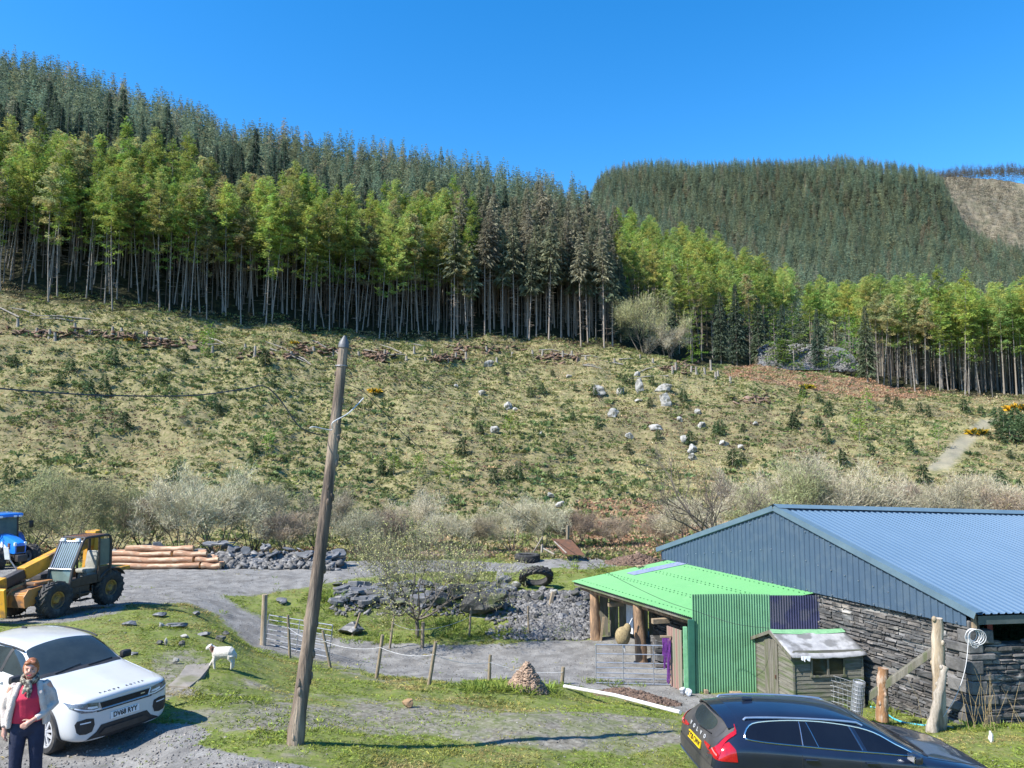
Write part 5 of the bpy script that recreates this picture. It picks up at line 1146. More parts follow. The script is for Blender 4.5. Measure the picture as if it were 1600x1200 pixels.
for s_ in (1,-1):
    mb = MB(); mb.prism([(0.13,0.63*s_,1.3),(-1.35,0.69*s_,1.5),(-1.35,0.64*s_,2.7),(0.1,0.58*s_,2.7)], (0,0,0), (0,0.015*s_,0)); mb.build('side_window', M['clear_glass'], tr)
    mb = MB(); mb.tube([(0.15,0.62*s_,2.3),(0.4,1.12*s_,2.45)], 0.02, 5); mb.bevbox((0.42,1.15*s_,2.3), (0.06,0.22,0.4), 0.02); mb.build('wing_mirror', M['ink'], tr, smooth=True)
    mb = MB(); vs = []
    for i in range(9):
        a = R(20+130*i/8); vs += [Vector((-1.2+0.95*math.cos(a), 0.7*s_, 0.86+0.95*math.sin(a))), Vector((-1.2+0.95*math.cos(a), 1.25*s_, 0.86+0.95*math.sin(a)))]
    mb.add(vs, [(2*i,2*i+1,2*i+3,2*i+2) for i in range(8)]); o = mb.build('mudguard', M['blue_paint'], tr, smooth=True); o.modifiers.new('s','SOLIDIFY').thickness = 0.03
mb = MB(); mb.bevbox((-0.7,0,1.6), (0.5,0.5,0.5), 0.05); mb.build('seat', M['ink'], tr, smooth=True)
mb = MB(); mb.tube([(0.35,-0.5,1.2),(0.35,-0.5,2.5)], 0.045, 8); mb.build('exhaust', M['frame_black'], tr, smooth=True)
mb = MB(); mb.box((-0.6,0,1.25), (1.5,1.2,0.5)); mb.build('cab_floor', M['frame_black'], tr)
hdg = math.atan2(-0.56, 0.83); fw = Vector((math.cos(hdg), math.sin(hdg), 0)); lf = Vector((-fw.y, fw.x, 0)); q = GP(58, 41.5)
b_ = q-fw*1.3-lf*0.85; tr.location = (b_.x, b_.y, hz1(b_.x, b_.y)-0.02); tr.rotation_euler = (0,0,hdg)
# ---------------------------------------------------------------- figures: lofted volumes fused into one skin
def fuse(mb, name, mat, parent, voxel=0.01, smooth=6, fac=0.5, remat=None):
    o = mb.build(name, mat, parent)
    r = o.modifiers.new('r', 'REMESH'); r.mode = 'VOXEL'; r.voxel_size = voxel
    s = o.modifiers.new('s', 'SMOOTH'); s.iterations = smooth; s.factor = fac
    bpy.context.view_layer.update(); me = bpy.data.meshes.new_from_object(o.evaluated_get(bpy.context.evaluated_depsgraph_get()))
    o.modifiers.clear(); o.data = me; me.polygons.foreach_set('use_smooth', [True]*len(me.polygons)); me.name = name
    return o
def loft(mb, rings, n=16):
    """rings: (cx,cy,cz,rx,ry)"""
    vs = []
    for (cx, cy, cz, rx, ry) in rings:
        for j in range(n): a = 2*math.pi*j/n; vs.append((cx+rx*math.cos(a), cy+ry*math.sin(a), cz))
    k = len(rings); fs = [(i*n+j, i*n+(j+1) % n, (i+1)*n+(j+1) % n, (i+1)*n+j) for i in range(k-1) for j in range(n)]
    fs += [tuple(range(n-1, -1, -1)), tuple((k-1)*n+j for j in range(n))]; mb.add(vs, fs)
def ball(mb, c, r, n=12):
    prof = [(max(1e-4, math.cos(a)), math.sin(a)) for a in [(-math.pi/2)+math.pi*i/n for i in range(n+1)]]
    vs = []; fs = []; m_ = 16
    for (rr, z) in prof:
        for j in range(m_): a = 2*math.pi*j/m_; vs.append((c[0]+r[0]*rr*math.cos(a), c[1]+r[1]*rr*math.sin(a), c[2]+r[2]*z))
    for i in range(n):
        for j in range(m_): fs.append((i*m_+j, i*m_+(j+1) % m_, (i+1)*m_+(j+1) % m_, (i+1)*m_+j))
    mb.add(vs, fs)
M['skin'] = pmat('skin', (0.62,0.34,0.25), (0.55,0.28,0.2), 9, 0.5)
M['hair'] = pmat('hair', (0.36,0.13,0.045), (0.2,0.07,0.03), 14, 0.5, 0.6, 30, stretch=(1,1,0.3))
M['pink_top'] = pmat('pink_top', (0.55,0.025,0.07), (0.46,0.02,0.055), 6, 0.75, 0.4, 7, bdist=0.03)
M['cream'] = pmat('cream', (0.62,0.55,0.5), (0.5,0.43,0.38), 9, 0.9, 0.6, 60)
M['navy'] = pmat('navy', (0.01,0.014,0.035), (0.02,0.027,0.06), 7, 0.85, 0.4, 14)
M['scarf'] = pmat('scarf', (0.4,0.36,0.27), (0.06,0.05,0.045), 22, 0.9, 0.3, contrast=(0.45,0.55))
M['shoe'] = pmat('shoe', (0.03,0.03,0.03), (0.05,0.05,0.05), 6, 0.5)
wq = GP(67, 9.72)
wm = thing('person', 'auburn haired woman in red top, open cream cardigan and scarf beside the white car', 'person', (wq.x, wq.y, wq.z), 0)
# local frame: she faces -y; her left is +x
mb = MB()
leg = lambda s: [(s*0.09,0,0.88),(s*0.10,-0.01,0.62),(s*0.105,-0.015,0.47),(s*0.11,0.0,0.26),(s*0.115,0.01,0.08)]
for s_ in (-1, 1): mb.tube(leg(s_), [0.078,0.07,0.052,0.05,0.038], 12); mb.tube([(s_*0.115,0.03,0.05),(s_*0.125,-0.15,0.035)], [0.042,0.036], 10)
loft(mb, [(0,0,0.80,0.14,0.10),(0,0,0.9,0.175,0.125),(0,0,1.0,0.165,0.12),(0,-0.01,1.12,0.15,0.115),(0,-0.015,1.22,0.16,0.125),(0,0,1.33,0.15,0.09),(0,0.01,1.38,0.08,0.06)])
mb.tube([(0,0.01,1.34),(0,-0.01,1.46)], [0.055,0.05], 12)
HC = Vector((0.005,-0.03,1.535))
ball(mb, HC, (0.074,0.092,0.112)); ball(mb, HC+Vector((0,-0.012,-0.055)), (0.055,0.075,0.06)); mb.tube([HC+Vector((0,-0.085,0.02)), HC+Vector((0,-0.112,-0.018))], [0.010,0.017], 8)
for s_ in (-1, 1): ball(mb, HC+Vector((s_*0.074,0.0,-0.01)), (0.012,0.02,0.03)); ball(mb, HC+Vector((s_*0.035,-0.075,-0.035)), (0.022,0.018,0.02))
# her right arm hangs slightly behind; her left forearm comes across to the waist
RA = [Vector((-0.17,0.0,1.335)),Vector((-0.225,0.03,1.2)),Vector((-0.255,0.06,1.07)),Vector((-0.25,0.02,0.95)),Vector((-0.235,-0.03,0.84))]
LA = [Vector((0.17,0.0,1.335)),Vector((0.235,0.02,1.2)),Vector((0.275,0.02,1.075)),Vector((0.18,-0.11,1.0)),Vector((0.075,-0.185,0.955))]
for A in (RA, LA): mb.tube(A, [0.052,0.045,0.04,0.034,0.026], 10)
def hand(mb, wrist, d, up_, thumb_side):
    d = d.normalized(); up_ = (up_-d*up_.dot(d)).normalized(); sd_ = d.cross(up_)*thumb_side
    c = wrist+d*0.045; mb.tube([wrist-d*0.01, c, c+d*0.035], [0.024,0.032,0.03], 8)
    for k, (o, L) in enumerate(((0.030,0.066),(0.010,0.075),(-0.010,0.070),(-0.029,0.056))):
        b = c+d*0.03+sd_*o; mb.tube([b, b+d*L*0.5-up_*0.008, b+d*L*0.85-up_*0.03], [0.0105,0.010,0.0085], 7)
    b = c-d*0.01+sd_*0.03; mb.tube([b, b+sd_*0.028+d*0.025, b+sd_*0.035+d*0.055], [0.013,0.0115,0.0095], 7)
hand(mb, LA[-1], Vector((-0.85,-0.25,-0.5)), Vector((0,-1,0.2)), 1); hand(mb, RA[-1], Vector((0.05,-0.15,-1)), Vector((-1,0,0)), 1)
body = fuse(mb, 'body', M['skin'], wm, 0.0085, 3)
for s_ in (-1, 1):
    mb = MB(); ball(mb, HC+Vector((s_*0.030,-0.083,0.008)), (0.012,0.008,0.006)); mb.build('eye', M['ink'], body, smooth=True)
    mb = MB(); mb.tube([HC+Vector((s_*0.014,-0.091,0.026)), HC+Vector((s_*0.048,-0.078,0.028))], 0.004, 5); mb.build('eyebrow', M['hair'], body)
mb = MB(); mb.tube([HC+Vector((-0.026,-0.085,-0.058)), HC+Vector((0,-0.095,-0.062)), HC+Vector((0.026,-0.085,-0.058))], [0.003,0.006,0.003], 6); mb.build('mouth', M['pink_top'], body)
mb = MB(); ball(mb, HC+Vector((0,0.022,0.026)), (0.081,0.088,0.098)); 
for s_ in (-1, 1): ball(mb, HC+Vector((s_*0.068,0.012,0.0)), (0.02,0.045,0.06))
ball(mb, HC+Vector((0.0,0.062,-0.035)), (0.066,0.042,0.06)); ball(mb, HC+Vector((-0.022,-0.052,0.078)), (0.045,0.034,0.026)); ball(mb, HC+Vector((0.034,-0.05,0.072)), (0.034,0.03,0.028)); ball(mb, HC+Vector((0.058,-0.038,0.05)), (0.022,0.03,0.034))
fuse(mb, 'hair', M['hair'], wm, 0.008, 2)
mb = MB(); loft(mb, [(0,0,0.91,0.187,0.135),(0,-0.01,0.98,0.182,0.142),(0,-0.02,1.06,0.172,0.14),(0,-0.025,1.13,0.168,0.14),(0,-0.03,1.21,0.175,0.15),(0,-0.01,1.30,0.165,0.115),(0,0.005,1.365,0.10,0.08),(0,0.0,1.40,0.06,0.06)])
for s_ in (-1, 1): ball(mb, (s_*0.07,-0.11,1.2), (0.07,0.05,0.06)); mb.tube([(s_*0.10,0,1.325),(s_*0.15,0.01,1.27)], [0.05,0.04], 10)
fuse(mb, 'top', M['pink_top'], wm, 0.01, 4)
mb = MB()
for s_ in (-1, 1): mb.tube([(s_*0.085,0,0.9),(s_*0.10,-0.01,0.64),(s_*0.105,-0.015,0.47),(s_*0.112,0.0,0.26),(s_*0.118,0.012,0.07)], [0.098,0.088,0.072,0.066,0.062], 14)
loft(mb, [(0,0,0.74,0.09,0.08),(0,0,0.80,0.17,0.12),(0,0,0.9,0.182,0.132),(0,0,0.955,0.172,0.126)]); fuse(mb, 'jeans', M['navy'], wm, 0.011, 4)
mb = MB()     # cardigan: sleeves, back and two open fronts
mb.tube([RA[0]+Vector((0.03,0,0.01))]+RA[1:4]+[RA[4]+Vector((0,0,0.03))], [0.060,0.053,0.049,0.043,0.038], 12)
mb.tube([LA[0]+Vector((-0.03,0,0.01))]+LA[1:4]+[LA[4].lerp(LA[3],0.25)], [0.060,0.053,0.049,0.043,0.037], 12)
for s_ in (-1, 1):
    mb.tube([(s_*0.10,-0.035,1.375),(s_*0.135,-0.12,1.25),(s_*0.165,-0.115,1.1),(s_*0.185,-0.09,0.98),(s_*0.19,-0.07,0.86)], [0.035,0.036,0.036,0.036,0.03], 10)
    mb.tube([(s_*0.165,0.0,1.34),(s_*0.175,-0.03,1.2),(s_*0.185,-0.02,1.0),(s_*0.195,0.0,0.86)], [0.042,0.045,0.05,0.045], 10)
loft(mb, [(0,0.085,0.85,0.19,0.06),(0,0.08,1.0,0.18,0.06),(0,0.075,1.2,0.175,0.06),(0,0.055,1.36,0.13,0.04)])
fuse(mb, 'cardigan', M['cream'], wm, 0.0105, 4)
mb = MB()
for k in range(3):
    pts = [Vector((0.085*math.cos(a)*(1-0.05*k), -0.015+0.085*math.sin(a)-0.012*k, 1.395+0.02*k-0.02*math.sin(-a)*(1+k*0.3))) for a in [2*math.pi*i/18 for i in range(19)]]; mb.tube(pts, 0.024, 8)
mb.tube([(0.0,-0.12,1.38),(0.02,-0.16,1.31),(0.015,-0.17,1.22)], [0.035,0.034,0.016], 8); mb.tube([(-0.01,-0.12,1.37),(-0.03,-0.16,1.32),(-0.05,-0.16,1.27)], [0.03,0.026,0.014], 8)
fuse(mb, 'scarf', M['scarf'], wm, 0.008, 2)
for s_ in (-1, 1):
    mb = MB(); mb.tube([(s_*0.118,0.05,0.05),(s_*0.12,-0.05,0.055),(s_*0.128,-0.17,0.035)], [0.045,0.048,0.038], 10); fuse(mb, 'shoe', M['shoe'], wm, 0.01, 2)
wm.rotation_euler = (0,0,R(24)); wm.scale = (1.03,1.03,1.02)
# ---------------------------------------------------------------- lamb
M['wool'] = pmat('wool', (0.66,0.63,0.56), (0.52,0.48,0.41), 20, 0.95, 0.8, 60, bdist=0.02)
M['brown_wool'] = pmat('brown_wool', (0.1,0.05,0.035), (0.17,0.09,0.06), 20, 0.95, 0.6, 50)
lq = T(347, 1046)
lamb = thing('lamb', 'white lamb with brown ears and neck patch stepping onto the stone slab', 'lamb', (lq.x, lq.y, lq.z))
mb = MB()     # faces +x
mb.tube([(-0.27,0,0.40),(-0.2,0,0.42),(-0.08,0,0.415),(0.05,0,0.41),(0.16,0,0.415),(0.22,0,0.42)], [0.10,0.142,0.148,0.146,0.135,0.10], 16)
ball(mb, (-0.2,0,0.37), (0.135,0.12,0.145)); ball(mb, (0.14,0,0.37), (0.125,0.11,0.15))
mb.tube([(0.17,0,0.44),(0.25,0,0.50),(0.29,0,0.55)], [0.11,0.085,0.07], 12)
mb.tube([(0.27,0,0.565),(0.33,0,0.555),(0.395,0,0.515),(0.425,0,0.49)], [0.068,0.064,0.045,0.03], 12)
for s_ in (-1, 1):
    mb.tube([(0.275,s_*0.045,0.575),(0.25,s_*0.09,0.54),(0.235,s_*0.10,0.49)], [0.016,0.024,0.01], 8)
    mb.tube([(-0.23,s_*0.055,0.36),(-0.215,s_*0.06,0.27),(-0.265,s_*0.06,0.19),(-0.255,s_*0.06,0.02)], [0.095,0.062,0.034,0.026], 10)
mb.tube([(0.16,0.05,0.33),(0.19,0.055,0.2),(0.17,0.055,0.02)], [0.065,0.038,0.026], 10)
mb.tube([(0.17,-0.05,0.34),(0.25,-0.055,0.22),(0.33,-0.055,0.10),(0.35,-0.055,0.075)], [0.065,0.042,0.03,0.026], 10)
mb.tube([(-0.29,0,0.44),(-0.35,0,0.37),(-0.355,0,0.27)], [0.03,0.026,0.016], 8)
lb = fuse(mb, 'body', M['wool'], lamb, 0.011, 3); lb.data.materials.append(M['brown_wool']); lb.data.materials.append(M['ink'])
for f in lb.data.polygons:
    c = f.center
    if (0.19 < c.x < 0.29 and 0.43+0.02*math.sin(c.x*90) < c.z < 0.60 and (abs(c.y) > 0.035)) or (abs(c.y) > 0.062 and c.z > 0.46 and c.x > 0.2): f.material_index = 1
    if c.x > 0.425: f.material_index = 2
for s_ in (-1, 1):
    mb = MB(); ball(mb, (0.345,s_*0.045,0.56), (0.01,0.008,0.01)); mb.build('eye', M['ink'], lb, smooth=True)
lamb.rotation_euler = (0,0,R(178)); lamb.scale = (0.96,)*3
# ---------------------------------------------------------------- loose things about the yard
M['pole_wood'] = pmat('pole_wood', (0.19,0.14,0.1), (0.055,0.044,0.037), 2.5, 0.9, 1.0, 9, stretch=(4,4,0.45), c=(0.33,0.26,0.19), cscale=1.1, camt=(0.5,0.62), bdist=0.03)
M['fence_wood'] = pmat('fence_wood', (0.3,0.24,0.16), (0.16,0.13,0.09), 5, 0.9, 0.6, 20, stretch=(3,3,0.6))
M['slate'] = pmat('slate', (0.09,0.091,0.094), (0.17,0.171,0.174), 2.5, 0.5, 0.4, 9, c=(0.24,0.24,0.24), cscale=2.5, camt=(0.6,0.75))
M['slate_attr'] = pmat('slate_attr', (0.08,0.078,0.076), (0.155,0.151,0.146), 2.5, 0.65, 0.4, 9, attr=True)
M['rock_mossy'] = pmat('rock_mossy', (0.045,0.045,0.046), (0.12,0.118,0.11), 2.5, 0.9, 0.7, 9, c=(0.09,0.115,0.03), cscale=1.3, camt=(0.55,0.68))
M['white_rock'] = pmat('white_rock', (0.4,0.39,0.36), (0.2,0.19,0.17), 2.2, 0.9, 0.8, 6, c=(0.1,0.1,0.075), cscale=1.5, camt=(0.52,0.62))
M['log_bark'] = pmat('log_bark', (0.46,0.26,0.15), (0.24,0.13,0.08), 3, 0.85, 0.6, 10, stretch=(1.2,5,5), c=(0.52,0.4,0.27), cscale=1.5, camt=(0.5,0.6))
M['log_end'] = pmat('log_end', (0.5,0.33,0.17), (0.4,0.25,0.12), 8, 0.8)
M['stump_orange'] = pmat('stump_orange', (0.35,0.22,0.11), (0.16,0.11,0.06), 6, 0.9, 0.8)
M['stump'] = pmat('stump', (0.33,0.3,0.26), (0.18,0.16,0.13), 3, 0.9, 0.5, stretch=(3,3,0.6)); M['galv'] = pmat('galv', (0.42,0.44,0.47), (0.3,0.32,0.35), 8, 0.45, 0, metal=0.6)
M['muck'] = pmat('muck', (0.1,0.06,0.04), (0.2,0.14,0.1), 6, 0.95, 0.8, 20); M['hay'] = pmat('hay', (0.36,0.28,0.14), (0.2,0.15,0.08), 16, 0.95, 0.9, 40)
M['purple_rope'] = pmat('purple_rope', (0.18,0.035,0.26), (0.1,0.02,0.16), 20, 0.7, 0.5); M['concrete'] = pmat('concrete', (0.26,0.235,0.205), (0.2,0.18,0.155), 3, 0.95, 0.5, 12, c=(0.15,0.15,0.08), cscale=0.9, camt=(0.55,0.65))
M['gorse'] = pmat('gorse', (0.75,0.5,0.02), (0.6,0.38,0.02), 5, 0.8)
def up_on(p_, sink=0.0): return Vector((p_.x, p_.y, p_.z-sink))
# --- leaning pole
pb = T(460, 1163); ptop = P(537, 540, pb.y+0.25)
pole = thing('wooden_pole', 'tall weathered round wooden pole leaning right in the foreground grass', 'pole', pb)
mb = MB(); n = 26; rs = random.Random(5); pts = []; rd = []
for i in range(n):
    t = i/(n-1); q = pb.lerp(ptop, t); q = q+Vector((0.035*math.sin(t*3.1), 0, 0)); 
    if i == 0: q = q-Vector((0,0,0.25))
    pts.append(q); rd.append((0.116-0.036*t)*(1.18 if i < 2 else 1)*rs.uniform(0.96, 1.04))
mb.tube(pts, rd, 18)
for k in range(34):
    t = rs.random(); q = pb.lerp(ptop, t)+Vector((0.035*math.sin(t*3.1), 0, 0)); a = rs.uniform(0, 6.28); r = 0.125-0.038*t; c = q+Vector((math.cos(a)*r*0.93, math.sin(a)*r*0.93, 0)); s_ = rs.uniform(0.02, 0.045)
    ball(mb, c, (s_*0.8, s_*0.8, s_*1.7), 6)
mb.build('shaft', M['pole_wood'], pole, smooth=50, world=True)
ax = (ptop-pb).normalized(); mb = MB(); mb.tube([ptop-ax*0.04, ptop+ax*0.05, ptop+ax*0.17], [0.092,0.085,0.02], 14); mb.build('cap', M['slate'], pole, smooth=True, world=True)
mb = MB(); mb.tube([ptop-ax*0.35+Vector((math.cos(a)*0.095, math.sin(a)*0.095, 0)) for a in [6.283*i/16 for i in range(17)]], 0.007, 5); mb.build('wire_tie', M['galv'], pole, world=True)
def cable(name, pts, r, mat, label, cat, sag=None):
    mb = MB(); sp = smooth_poly([tuple(p_) for p_ in pts], 8, False); mb.tube(sp, r, 6); o = mb.build(name, M[mat], None, smooth=True); return tag(o, label, cat)
at_pole = lambda t: pb.lerp(ptop, t)
cable('cable', [P(-160,590,7.5), P(0,607,8.0), P(90,614,8.7), P(170,618,9.4), P(300,618,10.4), P(380,608,11.2), P(414,604,11.6), P(440,628,11.8), P(470,668,12.0), at_pole(0.76)+Vector((-0.09,-0.02,0))], 0.010, 'black_cable', 'thick black cable sagging in from the left edge to the leaning pole', 'cable')
gsr = apex_z+0.05
cable('cable', [at_pole(0.9)+Vector((0.06,0,0)), P(575,618,13.0), P(640,686,14.3), P(720,740,15.8), P(800,792,17.4), P(870,846,19), P(940,890,20.6), P(1030,935,22.0), P(1090,956,22.6), P(1150,975,22.2), Vector((aF.x, aF.y, gsr))], 0.006, 'black_cable', 'thin dark wire running down from the leaning pole to the garden shed', 'wire')
cable('cord', [P(484,669,12.0), P(491,667,12.02), at_pole(0.78)+Vector((0,-0.12,-0.02)), P(520,660,12.15), P(545,645,12.4), P(568,622,12.9)], 0.010, 'white_cord', 'pale cord looped across the leaning pole and tied to the wire', 'cord')
# --- fence posts and white rope
posts = []
def fpost(x0, y0, x1, y1, r, label, mat='fence_wood', d=None, dz=0):
    b = T(x0, y0); h_ = P(x1, y1, b.y); mb = MB(); rs = random.Random(int(x0)); ax = (h_-b)
    pts = [b-Vector((0,0,0.2))]+[b+ax*t+Vector((rs.uniform(-.006,.006), 0, 0)) for t in (0, 0.35, 0.7, 1.0)]; mb.tube([p_-b for p_ in pts], [r*1.08, r*1.05, r, r*0.97, r*0.93], 10)
    o = mb.build('fence_post', M[mat], None, smooth=True); o.location = b; tag(o, label, 'fence post', 'fence posts round the paddock'); posts.append((b, h_)); return b, h_
front = [fpost(411,1008,414,929,0.10,'thick dark post holding the left metal gate', 'old_wood'), fpost(453,1028,450,961,0.045,'thin pale post in front of the left metal gate'), fpost(516,1043,504,985,0.045,'left leaning thin post right of the leaning pole'), fpost(588,1060,598,992,0.055,'right leaning post, second right of the leaning pole'), fpost(670,1071,681,1003,0.055,'right leaning post in the middle of the roped fence'), fpost(764,1063,766,1023,0.055,'upright post just left of the woodchip heap'), fpost(878,1068,880,1042,0.06,'short post with white mark right of the woodchip heap')]
back = [fpost(551,994,563,957,0.045,'right leaning post beside the grey boulder below the bank'), fpost(609,1013,616,957,0.045,'tall thin post left of the small tree'), fpost(660,1012,661,972,0.07,'thick pale post right of the small tree trunk'), fpost(733,996,736,950,0.045,'thin post below the overhanging slab of the bank'), fpost(826,990,825,947,0.045,'thin post below the tyre on the bank')]
def rope(ps, r, label, name='rope', mat='white_cord', sag=0.12):
    mb = MB()
    for (b0, h0_), (b1, h1_) in zip(ps[:-1], ps[1:]):
        a = b0.lerp(h0_, 0.72)+Vector((0,-0.06,0)); b = b1.lerp(h1_, 0.72)+Vector((0,-0.06,0)); mb.tube([a.lerp(b, t)-Vector((0,0,sag*4*t*(1-t))) for t in [i/8 for i in range(9)]], r, 5)
    tag(mb.build(name, M[mat], None), label, 'rope')
rope(front[1:], 0.006, 'white electric rope strung along the front row of fence posts'); rope(back[1:], 0.006, 'white electric rope along the back row of fence posts', sag=0.1)
# --- metal gates
def gate(tl, tr_, bl, br, zs, ups, label, r=0.02):
    g = thing('metal_gate', label, 'gate', bl); mb = MB()
    mb.tube([tl, tr_, br, bl, tl], r, 8); mb.build('frame', M['galv'], g, smooth=True, world=True)
    for z in zs:
        mb = MB(); mb.tube([tl.lerp(bl, z), tr_.lerp(br, z)], r*0.8, 8); mb.build('bar', M['galv'], g, smooth=True, world=True)
    for u in ups:
        mb = MB(); a = tl.lerp(tr_, u); b = bl.lerp(br, u); o = Vector((0,-0.02,0)); mb.tube([a+o, b+o], r*0.7, 6); mb.build('brace', M['galv'], g, world=True)
    return g
gate(P(421,961,27.7), P(520,977,25.8), P(415,1005,27.7), P(514,1027,25.8), (0.16,0.33,0.5,0.66,0.83), (0.5,), 'silver metal gate standing askew behind the leaning pole')
zb_ = hz1(2.7, 24.2)+0.06; g0 = P(931,1007,24.2); g1 = P(1052,1009,24.0)
gate(g0, g1, Vector((g0.x, g0.y, g0.z-1.17)), Vector((g1.x, g1.y, g0.z-1.17)), (0.24,0.47,0.6,0.74,0.87), (0.35,0.74), 'silver metal gate across the front of the green lean-to')
# --- rocks and slabs
def rock(seed, size, mat, name='rock', parent=None, cuts=15, sub=2):
    rs = random.Random(seed); bm = bmesh.new(); bmesh.ops.create_icosphere(bm, subdivisions=sub+1, radius=1.0)
    for k in range(cuts):
        n = Vector((rs.gauss(0,1), rs.gauss(0,1), rs.gauss(0,0.8))).normalized(); d = rs.uniform(0.42, 0.78)
        for v in bm.verts:
            e = v.co.dot(n)-d
            if e > 0: v.co -= n*e*0.96
    off = Vector((seed*1.7, 3, 1))
    for v in bm.verts: v.co += v.co.normalized()*(mnoise.noise(v.co*1.9+off)*0.16+mnoise.noise(v.co*5.5+off)*0.07)
    me = bpy.data.meshes.new(name); 
    for v in bm.verts: v.co = Vector((v.co.x*size[0], v.co.y*size[1], v.co.z*size[2]))
    bmesh.ops.recalc_face_normals(bm, faces=bm.faces[:]); bm.to_mesh(me); bm.free(); o = link(name, me, M[mat], parent); return o
def slab_mesh(seed, L=1.0, W=0.6, T_=0.08):
    rs = random.Random(seed); n = rs.randint(5, 7); pl = []
    for i in range(n):
        a = 6.283*(i+rs.uniform(-0.25, 0.25))/n; r = rs.uniform(0.75, 1.1); pl.append((math.cos(a)*L/2*r, math.sin(a)*W/2*r))
    bm = bmesh.new(); b = [bm.verts.new((x, y, -T_/2)) for x, y in pl]; t = [bm.verts.new((x*rs.uniform(0.88,1.0), y*rs.uniform(0.88,1.0), T_/2*rs.uniform(0.8,1.2))) for x, y in pl]
    bm.faces.new(b[::-1]); bm.faces.new(t)
    for i in range(n): bm.faces.new((b[i], b[(i+1) % n], t[(i+1) % n], t[i]))
    bmesh.ops.bevel(bm, geom=bm.edges[:], offset=min(T_*0.12, 0.012), segments=1, affect='EDGES'); me = bpy.data.meshes.new('slab'); bmesh.ops.recalc_face_normals(bm, faces=bm.faces[:]); bm.to_mesh(me); bm.free(); me.materials.append(M['slate']); return me
SLABS = [slab_mesh(i, 1.0, random.uniform(0.5, 0.85), random.uniform(0.07, 0.16)) for i in range(8)]
def slab(px_, py_, s, rot, label, group=None, i=None, zoff=0.0, d=None, name='slate_slab', sc=None):
    q = T(px_, py_) if d is None else P(px_, py_, d); o = bpy.data.objects.new(name, SLABS[i if i is not None else random.randrange(8)]); C.objects.link(o); o['kind'] = 'thing'; o.location = (q.x, q.y, q.z+zoff); o.rotation_euler = rot; o.scale = sc or (s, s, s); return tag(o, label, 'slate slab', group)
HG = 'slate slabs tipped in the heap behind the road'
slab(208,872,2.3,(R(8),R(-12),0.15),'largest thick slate slab lying tilted on top of the heap, left end',HG,1,0.55,sc=(2.3,1.4,2.2)); slab(185,880,1.7,(R(30),R(10),0.4),'broad grey slab leaning below the largest slab',HG,2,0.25); slab(247,862,0.8,(R(85),R(12),0.3),'upright pointed slab behind the log pile',HG,3,0.3,d=40.2); slab(268,868,1.3,(R(40),R(5),0.1),'wide pale slab sloping behind the log pile',HG,4,0.15,d=40.2)
slab(313,868,0.9,(R(60),R(10),0.2),'square grey slab right of the log pile top',HG,5,0.1,d=40.0); slab(300,870,0.9,(R(30),R(-8),0.6),'flat slab lying just right of the log ends',HG,6,0.1,d=40.0); slab(384,863,0.9,(R(78),R(4),0.1),'tall upright light slab in the middle of the heap',HG,0,0.1,d=39.6,sc=(0.6,0.95,0.9)); slab(343,856,1.2,(R(12),R(-5),0.2),'thick dark block on the crest of the heap',HG,2,0.25,d=40.6); slab(366,864,1.1,(R(20),R(5),0.9),'flat grey slab below the crest of the heap',HG,7,0.2,d=40.3); slab(474,872,1.05,(R(65),R(0),0.1),'big square light slab standing near the leaning pole',HG,1,0.2,d=39.5,sc=(1.05,0.9,0.6)); slab(405,880,1.1,(R(15),R(5),0.1),'long thin dark slab lying in the heap middle',HG,3,0.1,d=39.4)
rs = random.Random(77)
for k in range(46):
    x = rs.uniform(325, 532); t = (x-325)/207; y = rs.uniform(858+12*t, 884-2*t); slab(x, y, rs.uniform(0.4,0.95), (R(rs.uniform(-30,45)), R(rs.uniform(-20,20)), rs.uniform(0,6.28)), 'broken slate slab among many in the long heap behind the gravel road', HG+' (small)', None, 0.12+0.35*(1-abs(t-0.3)), d=39.2+rs.uniform(0,1.8))
def chips(name, pts, smin, smax, label, cat, mat='slate_attr', flat=0.45, cl=(0.6,1.6), warm=0):
    rg = np.random.default_rng(len(pts)); ob = np.array([(-1,-1,-1),(1,-1,-1),(1,1,-1),(-1,1,-1),(-.8,-.7,1),(.9,-.8,1),(.7,.8,1),(-.7,.6,1)], float)*0.5; F0 = np.array([(0,3,2,1),(4,5,6,7),(0,1,5,4),(1,2,6,5),(2,3,7,6),(3,0,4,7)]); N = len(pts)
    V = ob[None]*rg.uniform(0.6, 1.4, (N, 8, 1))*np.stack([rg.uniform(smin, smax, N), rg.uniform(smin, smax, N)*0.8, rg.uniform(smin, smax, N)*flat], -1)[:, None, :]
    ax_ = rg.normal(size=(N, 3))*0.35+np.array([0, 0, 1]); ax_ /= np.linalg.norm(ax_, axis=1, keepdims=True); an = rg.uniform(0, 6.28, N); c = np.cos(an); s_ = np.sin(an)
    t1 = np.cross(ax_, np.array([1.0, 0, 0])); t1 /= np.linalg.norm(t1, axis=1, keepdims=True); t2 = np.cross(ax_, t1); u = t1*c[:, None]+t2*s_[:, None]; v = -t1*s_[:, None]+t2*c[:, None]
    W_3 = V[..., 0:1]*u[:, None]+V[..., 1:2]*v[:, None]+V[..., 2:3]*ax_[:, None]+np.asarray(pts)[:, None, :]; FF = (F0[None]+(np.arange(N)*8)[:, None, None]).reshape(-1, 4); cc = rg.uniform(*cl, (N, 1, 1))*np.array([1+warm, 1, 1-warm])*np.ones((N, 8, 3))
    o = link(name, np_mesh(name, W_3.reshape(-1, 3), FF, cc.reshape(-1, 3).astype(np.float32)), M[mat]); return tag(o, label, cat, kind='stuff')
pt = []
